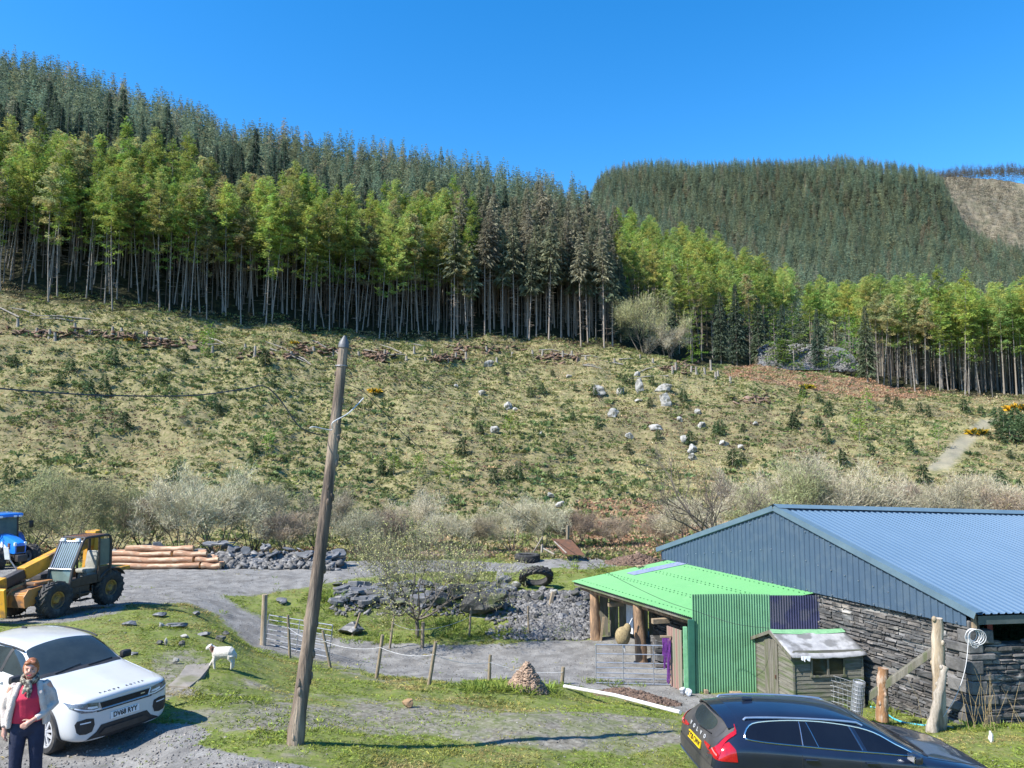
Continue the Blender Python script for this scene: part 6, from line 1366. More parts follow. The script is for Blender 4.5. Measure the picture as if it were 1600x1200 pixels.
for k in range(1900):
    x = rs.uniform(180, 535); t = (x-180)/355; d = rs.uniform(38.9 if x > 345 else 40.9, 41.8 if x > 345 else 42.6); q = GP(x, d); hgt = (0.75*math.sin(math.pi*min(1,max(0,(d-38.9)/2.9)))*(1-0.45*t)+0.05)*(0.8+0.4*vnoise(x*0.05, 1.0, 3)); pt.append((q.x, q.y, q.z+hgt*rs.uniform(0.75,1.0)))
chips('slate_rubble', pt, 0.12, 0.6, 'grey slate rubble heaped behind the gravel road', 'rubble')
# bank below the road: boulders, overhanging slabs, walling stones and loose slate
BG = 'boulders set in the bank'
def bould(px_, py_, w_, h_, label, mat='rock_mossy', seed=None, rz=0.0, dep=None, d=None, name='boulder', group=BG, sink=0.25):
    q = T(px_, py_+h_*0.5) if d is None else P(px_, py_+h_*0.5, d); s = q.y/FPX; sz = (w_*s/2*1.12, (dep or w_*0.8)*s/2, h_*s/2*1.25); o = rock(seed if seed is not None else int(px_*7+py_), sz, mat, name); o.location = (q.x, q.y, q.z+h_*s/2-sz[2]*0.1); o.rotation_euler = (0, 0, rz); return tag(o, label, name.replace('_', ' '), group)
bould(690,935,42,26,'dark rounded block under the stack right of the small tree trunk'); bould(762,940,105,34,'widest dark boulder under the overhanging slabs of the bank', dep=60); bould(718,920,34,26,'pale faced square boulder behind the small tree crown'); bould(757,918,58,12,'long flat slab lying on the widest dark boulder', dep=40, seed=3); bould(781,906,16,28,'upright pale standing stone left of the big tyre','white_rock'); bould(779,930,14,12,'small pale block beneath the upright standing stone','white_rock')
bould(806,915,20,12,'pale stone directly left of the big tyre','white_rock'); bould(800,930,18,12,'grey round stone below the pale stone by the tyre'); bould(824,930,16,14,'dark stone just below the big tyre'); bould(846,932,16,14,'cracked stone below the right side of the big tyre'); bould(553,980,48,20,'grey boulder beside the leaning post in the paddock','slate'); bould(441,938,22,10,'flat grey stone on grass above the left gate','slate'); bould(600,905,30,16,'large grey slab at the left top of the bank','slate'); bould(668,938,26,16,'grey stone just right of the small tree trunk'); bould(640,925,30,16,'grey stone behind the small tree trunk'); bould(588,928,26,14,'blocky stone in the left half of the bank')
bould(575,938,18,12,'small dark stone in the left half of the bank'); bould(545,925,22,10,'thin slab at the left end of the bank','slate'); bould(866,925,16,10,'pale stone left of the wooden stake in the bank','white_rock'); bould(900,928,16,11,'round stone under the tip of the green roof'); bould(884,931,13,10,'small round stone near the tip of the green roof'); bould(917,935,15,10,'stone beside the first log post of the lean-to'); bould(904,945,18,7,'flat stone beside the first log post of the lean-to', 'slate'); bould(620,940,30,14,'broad stone left of the small tree trunk'); bould(700,903,26,12,'grey stone on top of the bank behind the small tree'); bould(735,903,26,12,'flat topped stone on the rim of the bank')
BD = random.Random(15)
for k in range(60):
    x = BD.choice((BD.uniform(515, 690), BD.uniform(780, 925))); y = BD.uniform(908, 950) if x < 700 else BD.uniform(918, 965); bould(x, y, BD.uniform(9, 22), BD.uniform(5, 12), 'small dark stone among many in the stony bank below the gravel road', BD.choice(('rock_mossy','slate','rock_mossy')), k, BD.uniform(0, 3), name='stone', group='small stones in the bank')
for k in range(64):      # dark slabs lying in layers along the bank
    x = BD.uniform(522, 800); lay = BD.random(); y = 908+10*abs(math.sin(x*0.02))+lay*30; s_ = BD.uniform(0.5, 1.25)
    slab(x, y, s_, (R(BD.uniform(-12,22)), R(BD.uniform(-14,14)), BD.uniform(-0.6,0.6)), 'dark flat slab among many layered along the stony bank', 'dark slabs layered in the bank', None, 0.12+0.1*BD.random(), sc=(s_, s_*0.8, s_*BD.uniform(1.2,2.4)))
pt = []
for k in range(5200):
    x = BD.gauss(868, 32) if k % 8 else BD.uniform(520, 920); y = BD.uniform(925, 1000) if x > 760 else BD.uniform(912, 962)
    if x > 930 or x < 505: continue
    q = T(x, y); pt.append((q.x, q.y, q.z+0.02))
chips('loose_slate', pt, 0.05, 0.3, 'loose broken slate spilling down the bank beside the lean-to', 'loose slate')
# gravel and small stones on the near ground
pt = []; xx, yy = sample_near_xy = (lambda N, seed, y0=9, y1=43: (lambda r: (lambda d, p_: ((p_-800)/FPX*d, d))(np.exp(r.uniform(math.log(y0), math.log(y1), N)), r.uniform(-20, 1620, N)))(np.random.default_rng(seed)))(26000, 5)
zz_ = hz(xx, yy); aa, bb = proj(xx, yy, zz_); gsel = np.zeros(len(xx), bool)
for pl in GRAVEL: gsel |= inpoly(aa, bb, pl)
for pl in BARE[:1]: gsel |= inpoly(aa, bb, pl) & (np.arange(len(xx)) % 8 == 0)
gsel |= (np.arange(len(xx)) % 29 == 0)
chips('gravel_stones', np.column_stack([xx, yy, zz_+0.004])[gsel], 0.014, 0.055, 'loose slate gravel scattered over the road and yard', 'gravel', cl=(0.8, 2.2), warm=0.06)
# stones on the mound
MG = 'stones lying on the grassy mound'
for (x, y, w_, h_, lb_, mt) in ((203,973,26,7,'flat grey stone lying at the left of the mound','slate'),(274,976,38,9,'long dark slab lying on the mound','slate'),(252,976,9,8,'pale pointed stone at the end of the long dark slab','white_rock'),(259,1003,8,12,'white upright stone on the mound','white_rock'),(284,1006,14,9,'dark square stone on the mound','rock_mossy'),(248,960,24,7,'flat grey stone on top of the mound','slate'),(306,958,16,8,'dark tilted slab at the crest of the mound','slate'),(345,997,18,10,'dark stone at the right foot of the mound','rock_mossy'),(320,990,20,8,'grey stone right of centre on the mound','slate'),(290,994,14,6,'pale rubble at the centre of the mound','white_rock'),(274,1033,13,9,'white pointed stone on the bare patch left of the lamb','white_rock'),(209,1021,16,5,'grey stone half buried beside the white car','slate'),(250,1004,14,6,'mossy stone left of the white upright stone','rock_mossy'),(352,990,12,7,'brown stone at the very foot of the mound','rock_mossy')):
    bould(x, y, w_, h_, lb_, mt, name='stone', group=MG)
slq = T(308, 1052); mb = MB()
def flat(poly, name, mat, label, cat, th=0.04, up_=0.035):
    mb = MB(); pts = [T(x, y)+Vector((0,0,up_)) for x, y in poly]; c = sum(pts, Vector())/len(pts)
    n = len(pts); mb.add([p_-c for p_ in pts]+[p_-c-Vector((0,0,0.12)) for p_ in pts], [tuple(range(n))]+[(i, n+i, n+(i+1) % n, (i+1) % n) for i in range(n)]); o = mb.build(name, M[mat], None, bevel=0.01); o.location = c; return tag(o, label, cat)
flat([(291,1041),(330,1038),(325,1047),(313,1062),(296,1075),(262,1074),(278,1060)], 'concrete_slab', 'concrete', 'pale broken concrete slab in the grass in front of the lamb', 'slab')
# --- tyres lying about
t1 = thing('old_tyre', 'big old tractor tyre leaning on the stony bank with grass inside', 'tyre', T(838, 921)); o = ag_tyre('rubber', 0.80, 0.5, 0.36, 20, t1, lug=0.05); o.location = (0, 0.2, 0.52); o.rotation_euler = (R(52), R(4), R(8))
t2 = thing('old_tyre', 'old tractor tyre lying flat on the grass beyond the road', 'tyre', T(824, 877)); o = ag_tyre('rubber', 0.72, 0.46, 0.42, 20, t2, lug=0.05); o.location = (0, 0, 0.2); o.rotation_euler = (R(90), 0, 0)
# --- log pile
LG = 'peeled logs in the pile'; lrs = random.Random(8)
LP = [(257,884,9.0,342-175,0),(232,888,8,0,0)]
q0 = T(255, 889); rows = [(0.0,0.15,[(-3.4,1.8),(1.95,2.9)]),(0.42,0.15,[(-3.4,2.9)]),(0.86,0.15,[(-3.3,2.6)]),(0.2,0.42,[(-3.2,1.4),(1.55,2.7)]),(0.62,0.42,[(-3.2,2.5)]),(1.05,0.42,[(-3.0,2.2)]),(0.42,0.68,[(-3.0,0.2),(0.35,2.0)]),(0.85,0.68,[(-2.8,1.8)]),(0.65,0.92,[(-2.2,1.2)]),(1.25,0.15,[(-3.0,2.7)])]
k = 0; nmz = ('front bottom log of the pile, left','front bottom log of the pile, right end','second bottom log of the pile from the front','third bottom log of the pile from the front','front log of the second layer, left','front log of the second layer, right end','middle log of the second layer','rear log of the second layer','dark tipped log of the third layer, left','short log of the third layer, right','rear log of the third layer','topmost log of the pile','hindmost bottom log of the pile')
for (dy, dz, segs) in rows:
    for (xa, xb) in segs:
        r = lrs.uniform(0.13, 0.16); root = thing('log', nmz[k], 'log', (q0.x+(xa+xb)/2, q0.y+dy, q0.z+dz), lrs.uniform(-0.03,0.03), LG); L = xb-xa; mb = MB(); n = 9
        mb.tube([(-L/2+L*i/(n-1), lrs.uniform(-.012,.012), lrs.uniform(-.012,.012)+0.03*math.sin(i)) for i in range(n)], [r*(1.05-0.15*i/(n-1)) for i in range(n)], 12); mb.build('bark', M['log_bark'], root, smooth=True)
        for s_, rr2 in ((-1, 1.03), (1, 0.88)):
            mb = MB(); mb.tube([(s_*L/2, 0, 0.0), (s_*(L/2+0.012), 0, 0.0)], r*rr2, 12); mb.build('cut_end', M['log_end'], root)
        k += 1
# --- woodchip cone, brown bed and muck heap, white pipe
def heap(px_, py_, R_, H_, n, s0, s1, name, mat, label, cat, seed, ell=1.0, colr=(0.7,1.4), pw=1.0):
    q = T(px_, py_); rs_ = np.random.default_rng(seed); a = rs_.random(n)*6.283; r = rs_.random(n)**0.5; x = q.x+np.cos(a)*r*R_; y = q.y+np.sin(a)*r*R_*ell; z = hz(x, y)+H_*(1-r)**pw; root = thing(name, label, cat, q)
    o = chips('pieces', np.column_stack([x-q.x, y-q.y, z-q.z]), s0, s1, None, None, mat, 0.3, colr); o.parent = root
    mb = MB(); rings = [(0,0,-0.25,R_*1.0,R_*ell)]+[(0,0,H_*(1-t)**pw-0.04+(-0.05 if t > 0.9 else 0),R_*t,R_*t*ell) for t in (0.95,0.75,0.5,0.25,0.05)]; loft(mb, rings, 20); mb.build('core', M['muck'], root, smooth=True); return root
M['chip'] = pmat('chip', (0.34,0.24,0.17), (0.2,0.14,0.1), 8, 0.9, attr=True); M['bark_mulch'] = pmat('bark_mulch', (0.16,0.105,0.075), (0.09,0.06,0.045), 8, 0.95, attr=True)
heap(824, 1076, 0.56, 0.72, 1300, 0.05, 0.14, 'woodchip_heap', 'chip', 'pointed heap of reddish wood chips on the grass bank', 'heap', 1)
heap(975, 1085, 0.9, 0.16, 900, 0.05, 0.16, 'mulch_heap', 'bark_mulch', 'long low bed of brown bark behind the white pipe, left part', 'heap', 2, 0.5); heap(1020, 1098, 0.8, 0.2, 900, 0.05, 0.15, 'mulch_heap', 'bark_mulch', 'brown bark bed behind the white pipe, right part nearest the black car', 'heap', 3, 0.6)
heap(1000, 882, 1.9, 0.55, 1500, 0.1, 0.3, 'muck_heap', 'bark_mulch', 'dark brown muck heap beyond the tip of the green roof', 'heap', 4, 0.6); heap(665, 871, 1.6, 0.3, 700, 0.1, 0.3, 'earth_heap', 'chip', 'low pale brown earth heap beyond the road behind the small tree', 'heap', 5, 0.6)
pa, pb_ = T(882, 1076), T(1063, 1118); mb = MB(); mb.tube([Vector((0,0,0.07)), (pb_-pa)*0.5+Vector((0,0,0.13)), (pb_-pa)+Vector((0,0,0.07))], 0.05, 10); o = mb.build('white_pipe', M['white_paint'], None, smooth=True); o.location = pa; tag(o, 'long white plastic pipe lying on the grass edge left of the black car', 'pipe')
bould(636,1098,22,12,'sawn stump lump in the grass right of the leaning pole','stump_orange', name='tree_stump', group=None)
for (x, y, lb_) in ((1066,1079,'white ball shaped stone at the foot of the green tin wall, left of a pair'),(1076,1082,'white ball shaped stone at the foot of the green tin wall, right of a pair')): bould(x, y, 13, 11, lb_, 'poly_white', name='stone', group=None)
bould(1549,1152,9,16,'short white marker stone in the grass by the barn corner','white_paint', name='marker_stone', group=None)
# --- things beside the barn wall
def rough_post(x0, y0, x1, y1, r, mat, label, name='gnarled_post', d=None, taper=0.8):
    b = T(x0, y0) if d is None else P(x0, y0, d); h_ = P(x1, y1, b.y); rs_ = random.Random(int(x0+y1)); mb = MB(); ax = h_-b; n = 12
    mb.tube([Vector((0,0,-0.2))]+[ax*(i/(n-1))+Vector((rs_.uniform(-.02,.02), 0, 0)) for i in range(n)], [r*1.1]+[r*(1.05-(1-taper)*i/(n-1))*rs_.uniform(0.88,1.1) for i in range(n)], 12)
    for k in range(6): t = rs_.random(); a = rs_.uniform(0,6.28); ball(mb, ax*t+Vector((math.cos(a)*r*0.8, math.sin(a)*r*0.8, 0)), (r*0.35,r*0.35,r*0.5), 6)
    o = mb.build(name, M[mat], None, smooth=60); o.location = b; return tag(o, label, 'post')
rough_post(1468,1136,1464,966,0.15,'old_wood','tallest gnarled wooden post against the barn wall', d=18.5); rough_post(1455,1138,1477,1041,0.12,'bleached','bleached split post leaning against the tallest gnarled post', taper=0.6, d=18.2); rough_post(1378,1113,1379,1044,0.14,'orange_wood','rotten orange stump post under the slanting plank', d=19.4)
a = P(1358,1083,19.5); b = P(1458,1012,18.65); mb = MB(); d_ = (b-a); nn_ = Vector((0,0,1)); mb.prism([Vector((0,0,0)), d_, d_+Vector((0,0,-0.2)), Vector((0,0,-0.2))], (0,0,0), (0.03,0.12,0)); o = mb.build('slanting_plank', M['weathered'], None, bevel=0.008); o.location = a; tag(o, 'grey plank slanting up from the orange stump to the tall post', 'plank')
# roll of wire netting
def wire_roll(x0, y0, H_, r, label):
    b = P(x0, y0, 19.6); root = thing('wire_netting_roll', label, 'netting roll', b); mb = MB()
    for k in range(9): z = 0.02+H_*k/8; mb.tube([Vector((math.cos(t)*r, math.sin(t)*r, z)) for t in [6.283*i/20 for i in range(21)]], 0.008, 4)
    for i in range(20):
        t = 6.283*i/20; mb.tube([(math.cos(t)*r, math.sin(t)*r, 0), (math.cos(t)*r, math.sin(t)*r, H_)], 0.007, 4)
    mb.build('mesh', M['galv'], root); mb = MB(); mb.tube([(0,0,0),(0,0,H_*0.98)], r*0.8, 14); mb.build('inner_turns', M['felt'], root, smooth=True); root.rotation_euler = (R(5), R(5), 0)
wire_roll(1338, 1116, 0.82, 0.14, 'upright grey roll of wire netting between shed and orange stump')
mb = MB(); p0 = T(1246, 1100); p1 = T(1332, 1112)     # sagging stock netting beside the shed
for k in range(6): mb.tube([p0.lerp(p1, t)-p0+Vector((0,0,0.1+k*0.14+0.12*math.sin(t*3.1))) for t in [i/10 for i in range(11)]], 0.006, 4)
for i in range(13): t = i/12; q = p0.lerp(p1, t)-p0; mb.tube([q+Vector((0,0,0.05)), q+Vector((0.02,0,0.5+0.12*math.sin(t*3.1))), q+Vector((-0.06,0,0.82+0.12*math.sin(t*3.1)))], 0.006, 4)
o = mb.build('wire_netting', M['galv'], None); o.location = p0; tag(o, 'sagging wire stock netting in front of the garden shed', 'netting')
rough_post(1241,1098,1241,1043,0.045,'fence_wood','thin stake at the near corner of the garden shed','stake',taper=1.0)
# coil of white cord hung on the corner, blue hose
cq = P(1521, 990, 18.7); root = thing('cord_coil', 'coil of white cord hanging on the barn corner', 'cord', cq)
for k in range(8):
    mb = MB(); a_ = 0.13+0.03*(k % 4); b__ = 0.24+0.03*(k % 5); rr2 = random.Random(k); mb.tube([Vector((a_*math.sin(t)+0.012*k-0.05, -0.012*k, -b__*(1-math.cos(t))/1.6+0.12)) for t in [6.283*i/24 for i in range(25)]], 0.007, 5); mb.build('turn', M['white_cord'], root, smooth=True)
mb = MB(); mb.tube([tuple(v) for v in smooth_poly([tuple(P(1514,985,18.7)-cq), tuple(P(1509,1040,18.5)-cq), tuple(P(1495,1085,18.4)-cq), tuple(P(1474,1120,18.3)-cq)], 6, False)], 0.008, 5); mb.build('tail_end', M['white_cord'], root, smooth=True)
hp = [T(x, y)+Vector((0,0,0.03)) for x, y in ((1360,1106),(1375,1108),(1384,1112),(1392,1122),(1410,1130),(1440,1135),(1470,1136),(1490,1139))]; hp.insert(2, P(1387,1106,hp[2].y)); c = hp[0].copy(); mb = MB(); mb.tube([tuple(v) for v in smooth_poly([tuple(p_-c) for p_ in hp], 5, False)], 0.022, 7); o = mb.build('blue_hose', M['blue_hose'], None, smooth=True); o.location = c; tag(o, 'light blue hose trailing along the foot of the barn wall', 'hose')
mb = MB(); sq = T(1556, 1140); rs_ = random.Random(2)
for k in range(24):
    x = rs_.gauss(0, 0.45); l = rs_.uniform(0.6, 1.5); dx = rs_.uniform(-0.5, 0.25); mb.tube([(x, rs_.uniform(-.2,.2), 0), (x+dx*0.5, 0, l*0.6), (x+dx*1.2, 0, l)], [0.006,0.005,0.0025], 4, cap=False)
o = mb.build('dead_stalks', M['hay'], None); o.location = sq; tag(o, 'tall dead pale stalks in front of the barn corner', 'stalks', kind='stuff')
# --- hung on and by the lean-to
hq = P(975, 985, 26.6); root = thing('hay_net', 'bulging hay net hanging on the second log post', 'hay net', hq); mb = MB(); ball(mb, (-0.05,0,-0.2), (0.27,0.24,0.33)); ball(mb, (0.12,0,0.05), (0.14,0.14,0.2)); fuse(mb, 'hay', M['hay'], root, 0.03, 3); mb = MB(); mb.tube([(0.16,0,0.15),(0.30,0,0.42)], 0.02, 6); mb.tube([(-0.02,-0.05,-0.5),(0.02,-0.05,-0.72)], [0.05,0.015], 6); mb.build('drawstring', M['white_cord'], root)
rq = P(1040, 996, 23.9); root = thing('purple_halter_ropes', 'bunch of purple ropes hanging beside the pink plank door', 'ropes', rq)
for k in range(7):
    mb = MB(); x = -0.1+0.034*k; L = (0.55,0.95,0.8,0.6,1.35,1.4,0.7)[k]; mb.tube([(x,0,0.05),(x+0.01,-0.04,-L*0.5),(x-0.01*k/3,-0.03,-L),(x+0.03,-0.03,-L*0.92),(x+0.035,-0.02,-0.1)], 0.016, 6); mb.build('rope', M['purple_rope'], root, smooth=True)
mb = MB(); mb.box((0,0,0.03), (0.34,0.05,0.06)); mb.build('rail', M['timber'], root)
ql = P(1025, 893, 28.3); 
mb = MB(); mb.box((0,0,0.03), (0.5,0.09,0.05), rz=0.35); mb.box((-0.16,0.02,0.06), (0.08,0.3,0.04), rz=0.9); o = mb.build('wood_scrap', M['timber'], None); rr3 = (Bf_.lerp(Bc_, 0.03)).lerp(Ff_.lerp(Fc_, 0.03), 0.33); o.location = rr3+Vector((0.15,0,0.03)); tag(o, 'scrap of timber lying on the green roof', 'timber')
# --- far side of the road: post, rusty sheet, rails; stake in the bank, spade
def stick(p0, p1, r, name, mat, label, cat, n=6, sq=False):
    mb = MB(); mb.tube([Vector((0,0,0)), p1-p0], r, 4 if sq else n); o = mb.build(name, M[mat], None); o.location = p0; return tag(o, label, cat)
q = T(886, 868); stick(q-Vector((0,0,0.2)), P(887,821,q.y), 0.1, 'post', 'fence_wood', 'upright pale post behind the rusty sheet beyond the road', 'post')
q = T(846, 868); stick(q-Vector((0,0,0.2)), P(847,851,q.y), 0.08, 'post', 'bleached', 'short pale post right of the tyre lying flat', 'post')
a = P(862,842,43.5); mb = MB(); mb.prism([Vector((0,0,0)), P(893,844,43.5)-a+Vector((0,0,0.0)), P(914,868,42.5)-a, P(880,866,42.5)-a], (0,0,0), (0,0.03,0.02)); ribs_ = mb; o = mb.build('rusty_sheet', M['rust'], None); o.location = a; tag(o, 'rusty brown metal sheet propped against a post beyond the road', 'metal sheet')
stick(P(849,857,43), P(866,866,42.6), 0.05, 'rail', 'bleached', 'grey rail lying down between short post and rusty sheet', 'rail'); stick(P(866,846,43.2), P(885,864,42.6), 0.04, 'rail', 'bleached', 'pale rail leaning beside the rusty sheet', 'rail'); stick(P(833,863,43.4), P(848,838,43.4), 0.03, 'stick', 'bleached', 'thin stick leaning behind the tyre lying flat', 'stick')
stick(T(858,951), P(864,926,33.6), 0.09, 'stake', 'fence_wood', 'orange brown board propped in the loose slate of the bank', 'board', sq=True); stick(T(857,978), P(862,962,32.5), 0.03, 'stick', 'bleached', 'thin stick poking from the loose slate', 'stick')
# --- green barrow and red handled tool at the left edge
bq = GP(-62, 9.5); root = thing('wheelbarrow', 'green wheelbarrow with red hand grip cut off by the left picture edge', 'wheelbarrow', bq, R(-50)); mb = MB(); vs = []
M['barrow_green'] = pmat('barrow_green', (0.01,0.2,0.13), (0.015,0.26,0.17), 6, 0.4)
for z, k in ((0.62,1.0),(0.6,1.05),(0.34,0.6)):
    for x, y in ((-0.42,-0.3),(0.42,-0.34),(0.42,0.34),(-0.42,0.3)): vs.append((x*k, y*k, z))
mb.add(vs, [(0,1,5,4),(1,2,6,5),(2,3,7,6),(3,0,4,7),(4,5,9,8),(5,6,10,9),(6,7,11,10),(7,4,8,11),(8,9,10,11)]); tb_ = mb.build('tray', M['barrow_green'], root); tb_.modifiers.new('s','SOLIDIFY').thickness = 0.02
for y in (-0.26, 0.26):
    mb = MB(); mb.tube([(-0.6,y*0.4,0.22),(0.2,y,0.33),(0.72,y*1.1,0.52)], 0.018, 8); mb.tube([(0.25,y,0.33),(0.32,y,0.0),(0.1,y,0.3)], 0.015, 6); mb.build('frame', M['frame_black'], root, smooth=True); mb = MB(); mb.tube([(0.66,y*1.09,0.5),(0.8,y*1.12,0.545)], 0.028, 8); mb.build('grip', M['red_lens'], root, smooth=True)
mb = MB(); mb.lathe([(0.05,-0.03),(0.15,-0.05),(0.19,-0.03),(0.2,0),(0.19,0.03),(0.15,0.05),(0.05,0.03)], c=(-0.62,0,0.2), axis='Y', n=20); mb.build('wheel', M['rubber'], root, smooth=True)
# --- hillside: white boulders, stumps, fallen trunks, saplings, gorse
WR = 'pale boulders on the cleared hillside'
for (x, y, w_, h_, lb_) in ((935,606,24,20,'pale boulder at the left of the upper row on the hillside'),(970,607,18,16,'pale boulder second from left in the upper row'),(1000,600,16,24,'tall pale outcrop in the middle of the upper row'),(1037,602,32,18,'largest pale boulder at the top of the outcrop'),(1041,622,24,20,'pale boulder just below the largest one'),(996,583,12,10,'small pale stone above the middle of the upper row'),(957,643,20,14,'pale boulder below the upper row, left of centre'),(998,624,14,7,'small flat pale stone under the upper row'),(1025,665,26,12,'pale boulder partly covered in heather'),(984,678,16,12,'round pale boulder left of the heathery one'),(1071,683,18,16,'pale boulder above the pair at the lower right'),(1082,699,18,14,'upper boulder of the pair at the lower right'),(1082,712,22,12,'lower boulder of the pair at the lower right'),(1062,652,12,12,'small pale stone in the middle right of the outcrop'),(1095,662,16,12,'pale stone at the right side of the outcrop'),(1090,642,10,9,'small pale stone high on the right side of the outcrop'),(773,669,20,14,'white boulder alone left of the outcrop'),(792,632,14,14,'white boulder above the lone one'),(752,611,12,10,'round pale stone high left of the outcrop'),(764,566,18,12,'pale stone close under the bare spruces'),(845,677,9,9,'tiny pale stone right of the lone white boulder'),(713,602,9,7,'tiny pale stone far left of the outcrop'),(860,772,14,11,'pale boulder low on the slope'),(876,786,16,10,'pale boulder lowest on the slope'),(1130,690,18,9,'flat pale stone right of the pair'),(1157,697,12,8,'small pale stone right of the flat one'),(1128,770,18,8,'pale stone behind the bare tree by the barn'),(888,586,10,8,'tiny pale stone below the bare spruces'),(805,638,10,7,'tiny pale stone right of the upper white boulder'),(1180,660,10,8,'tiny pale stone in the heather patch')):
    bould(x, y, w_*1.05, h_*1.05, lb_, 'white_rock', name='boulder', group=WR, d=None).location.z -= h_*0.2*T(x, y).y/FPX
SG_ = 'cut tree stumps along the forest edge'; sr = random.Random(3)
st_px = [(28,509,12),(77,528,14),(86,531,12),(118,516,12),(176,522,12),(228,529,12),(58,520,8),(325,523,5),(398,556,16),(332,550,10),(383,545,8),(455,556,7),(490,548,7),(520,556,6),(601,556,10),(647,553,12),(675,553,8),(712,560,9),(728,560,10),(665,565,7),(760,547,6),(832,556,9),(847,556,9),(879,559,11),(893,556,8),(776,566,8),(1051,584,12),(1056,580,14),(1080,582,10),(1088,585,12),(1101,584,10),(1111,578,16),(1118,590,9),(1122,589,10),(1141,597,9),(190,517,5),(225,524,6),(140,521,6),(250,533,6),(560,556,7),(635,562,6),(700,566,6),(800,556,6),(915,562,6),(960,566,6),(1000,560,6),(1020,566,6)]
stp = [None]*3
for i in range(3):
    mb = MB(); rs_ = random.Random(i); mb.tube([(0,0,-0.3),(0,0,0.1),(0.02,0,0.5),(0.0,0.02,1.0)], [0.3,0.22,0.19,0.17], 9); me_ = mb.build('tree_stump', M['stump'], None, smooth=50); stp[i] = me_
for k, (x, y, h_) in enumerate(st_px):
    q = T(x, y); H_ = h_*q.y/FPX; o = stp[k] if k < 3 else dup(stp[k % 3]); o.location = (q.x, q.y, q.z); o.scale = (0.9,0.9,H_); o.rotation_euler = (sr.uniform(-.08,.08), sr.uniform(-.08,.08), sr.uniform(0,6)); side = 'left' if x < 400 else ('middle' if x < 1000 else 'right'); tag(o, f'grey cut stump in the {side} part of the line along the forest edge', 'stump', SG_+', '+side)
for k in range(26):      # fallen trunks and brash
    x = sr.uniform(0, 1130); y = np.interp(x, [0,200,400,540,720,960,1130], [478,505,528,540,528,556,575])+sr.uniform(2, 26); q = T(x, y); L = sr.uniform(2, 7); a = sr.uniform(-0.5, 0.5)+(3.14 if sr.random() < .5 else 0); e = Vector((q.x+math.cos(a)*L, q.y+math.sin(a)*L, 0)); e.z = hz1(e.x, e.y)+0.15; mb = MB(); mb.tube([Vector((0,0,0.15)), (e-q)*0.5+Vector((0,0,0.25)), e-q], [0.13,0.1,0.05], 6)
    o = mb.build('fallen_trunk', M['stump'], None); o.location = q; tag(o, 'fallen grey trunk lying among brash just below the forest edge', 'fallen trunk', 'fallen trunks below the forest edge')
pt = []
for (x, y, n, sp_) in ((200,528,60,50),(260,538,60,40),(80,520,60,60),(440,556,80,50),(590,556,140,16),(700,560,90,24),(870,558,60,30),(760,545,60,60),(1060,575,60,40),(1180,625,40,24),(500,545,60,50)):
    for k in range(n): q = T(x+sr.gauss(0, sp_*0.6), y+sr.gauss(0, 4)); pt.append((q.x, q.y, q.z+0.15))
chips('brash', pt, 0.15, 1.2, 'brown brash and broken branches below the forest edge', 'brash', 'bark_mulch', 0.12, (0.8, 2.0))
pt = []      # slate tip in the trees
for k in range(3800):
    x = sr.uniform(1186, 1336); u = (x-1186)/150; top_ = np.interp(x, [1186,1200,1225,1245,1290,1320,1336], [545,536,540,538,540,556,572]); y = sr.uniform(top_, 575 if x < 1300 else 580); d = 140+(575-y)/40*7+sr.uniform(-0.5,0.5); q = P(x, y, d); pt.append(tuple(q))
chips('slate_tip', pt, 0.15, 0.8, 'old grey slate tip between the trees at the forest edge', 'slate tip', cl=(0.5, 2.0))
mb = MB(); rows_ = []
for (y, d, k_) in ((578,139,1.1),(565,141,1.0),(552,143.5,0.9),(541,146,0.75),(536,150,0.6)):
    rows_.append([P(1262+(x-1262)*k_, y+1+(12*(1-k_)), d) for x in np.linspace(1186, 1340, 14)])
mb.add([p_ for r_ in rows_ for p_ in r_], [(i*14+j, i*14+j+1, (i+1)*14+j+1, (i+1)*14+j) for i in range(4) for j in range(13)])
o = mb.build('slate_tip_mound', M['slate'], None, smooth=True); tag(o, kind='structure')
# ---------------------------------------------------------------- plant materials
def leafmat(name, tr=0.3, rough=0.7):
    m = bpy.data.materials.new(name); m.use_nodes = True; nt = m.node_tree; n = nt.nodes; L = nt.links; bs = n['Principled BSDF']
    at = n.new('ShaderNodeVertexColor'); at.layer_name = 'Col'; bs.inputs['Roughness'].default_value = rough; bs.inputs['Specular IOR Level'].default_value = 0.25
    oi = n.new('ShaderNodeObjectInfo'); hv = n.new('ShaderNodeHueSaturation')
    mr = n.new('ShaderNodeMapRange'); mr.inputs[3].default_value = 0.75; mr.inputs[4].default_value = 1.3; L.new(oi.outputs['Random'], mr.inputs[0]); L.new(mr.outputs[0], hv.inputs['Value'])
    m2_ = n.new('ShaderNodeMath'); m2_.operation = 'MULTIPLY'; m2_.inputs[1].default_value = 7.31; L.new(oi.outputs['Random'], m2_.inputs[0]); m3 = n.new('ShaderNodeMath'); m3.operation = 'FRACT'; L.new(m2_.outputs[0], m3.inputs[0])
    mr2 = n.new('ShaderNodeMapRange'); mr2.inputs[3].default_value = 0.478; mr2.inputs[4].default_value = 0.515; L.new(m3.outputs[0], mr2.inputs[0]); L.new(mr2.outputs[0], hv.inputs['Hue'])
    L.new(at.outputs[0], hv.inputs['Color']); L.new(hv.outputs[0], bs.inputs['Base Color'])
    if tr:
        t = n.new('ShaderNodeBsdfTranslucent'); L.new(hv.outputs[0], t.inputs[0]); mx = n.new('ShaderNodeMixShader'); mx.inputs[0].default_value = tr
        L.new(bs.outputs[0], mx.inputs[1]); L.new(t.outputs[0], mx.inputs[2]); L.new(mx.outputs[0], n['Material Output'].inputs[0])
    return m
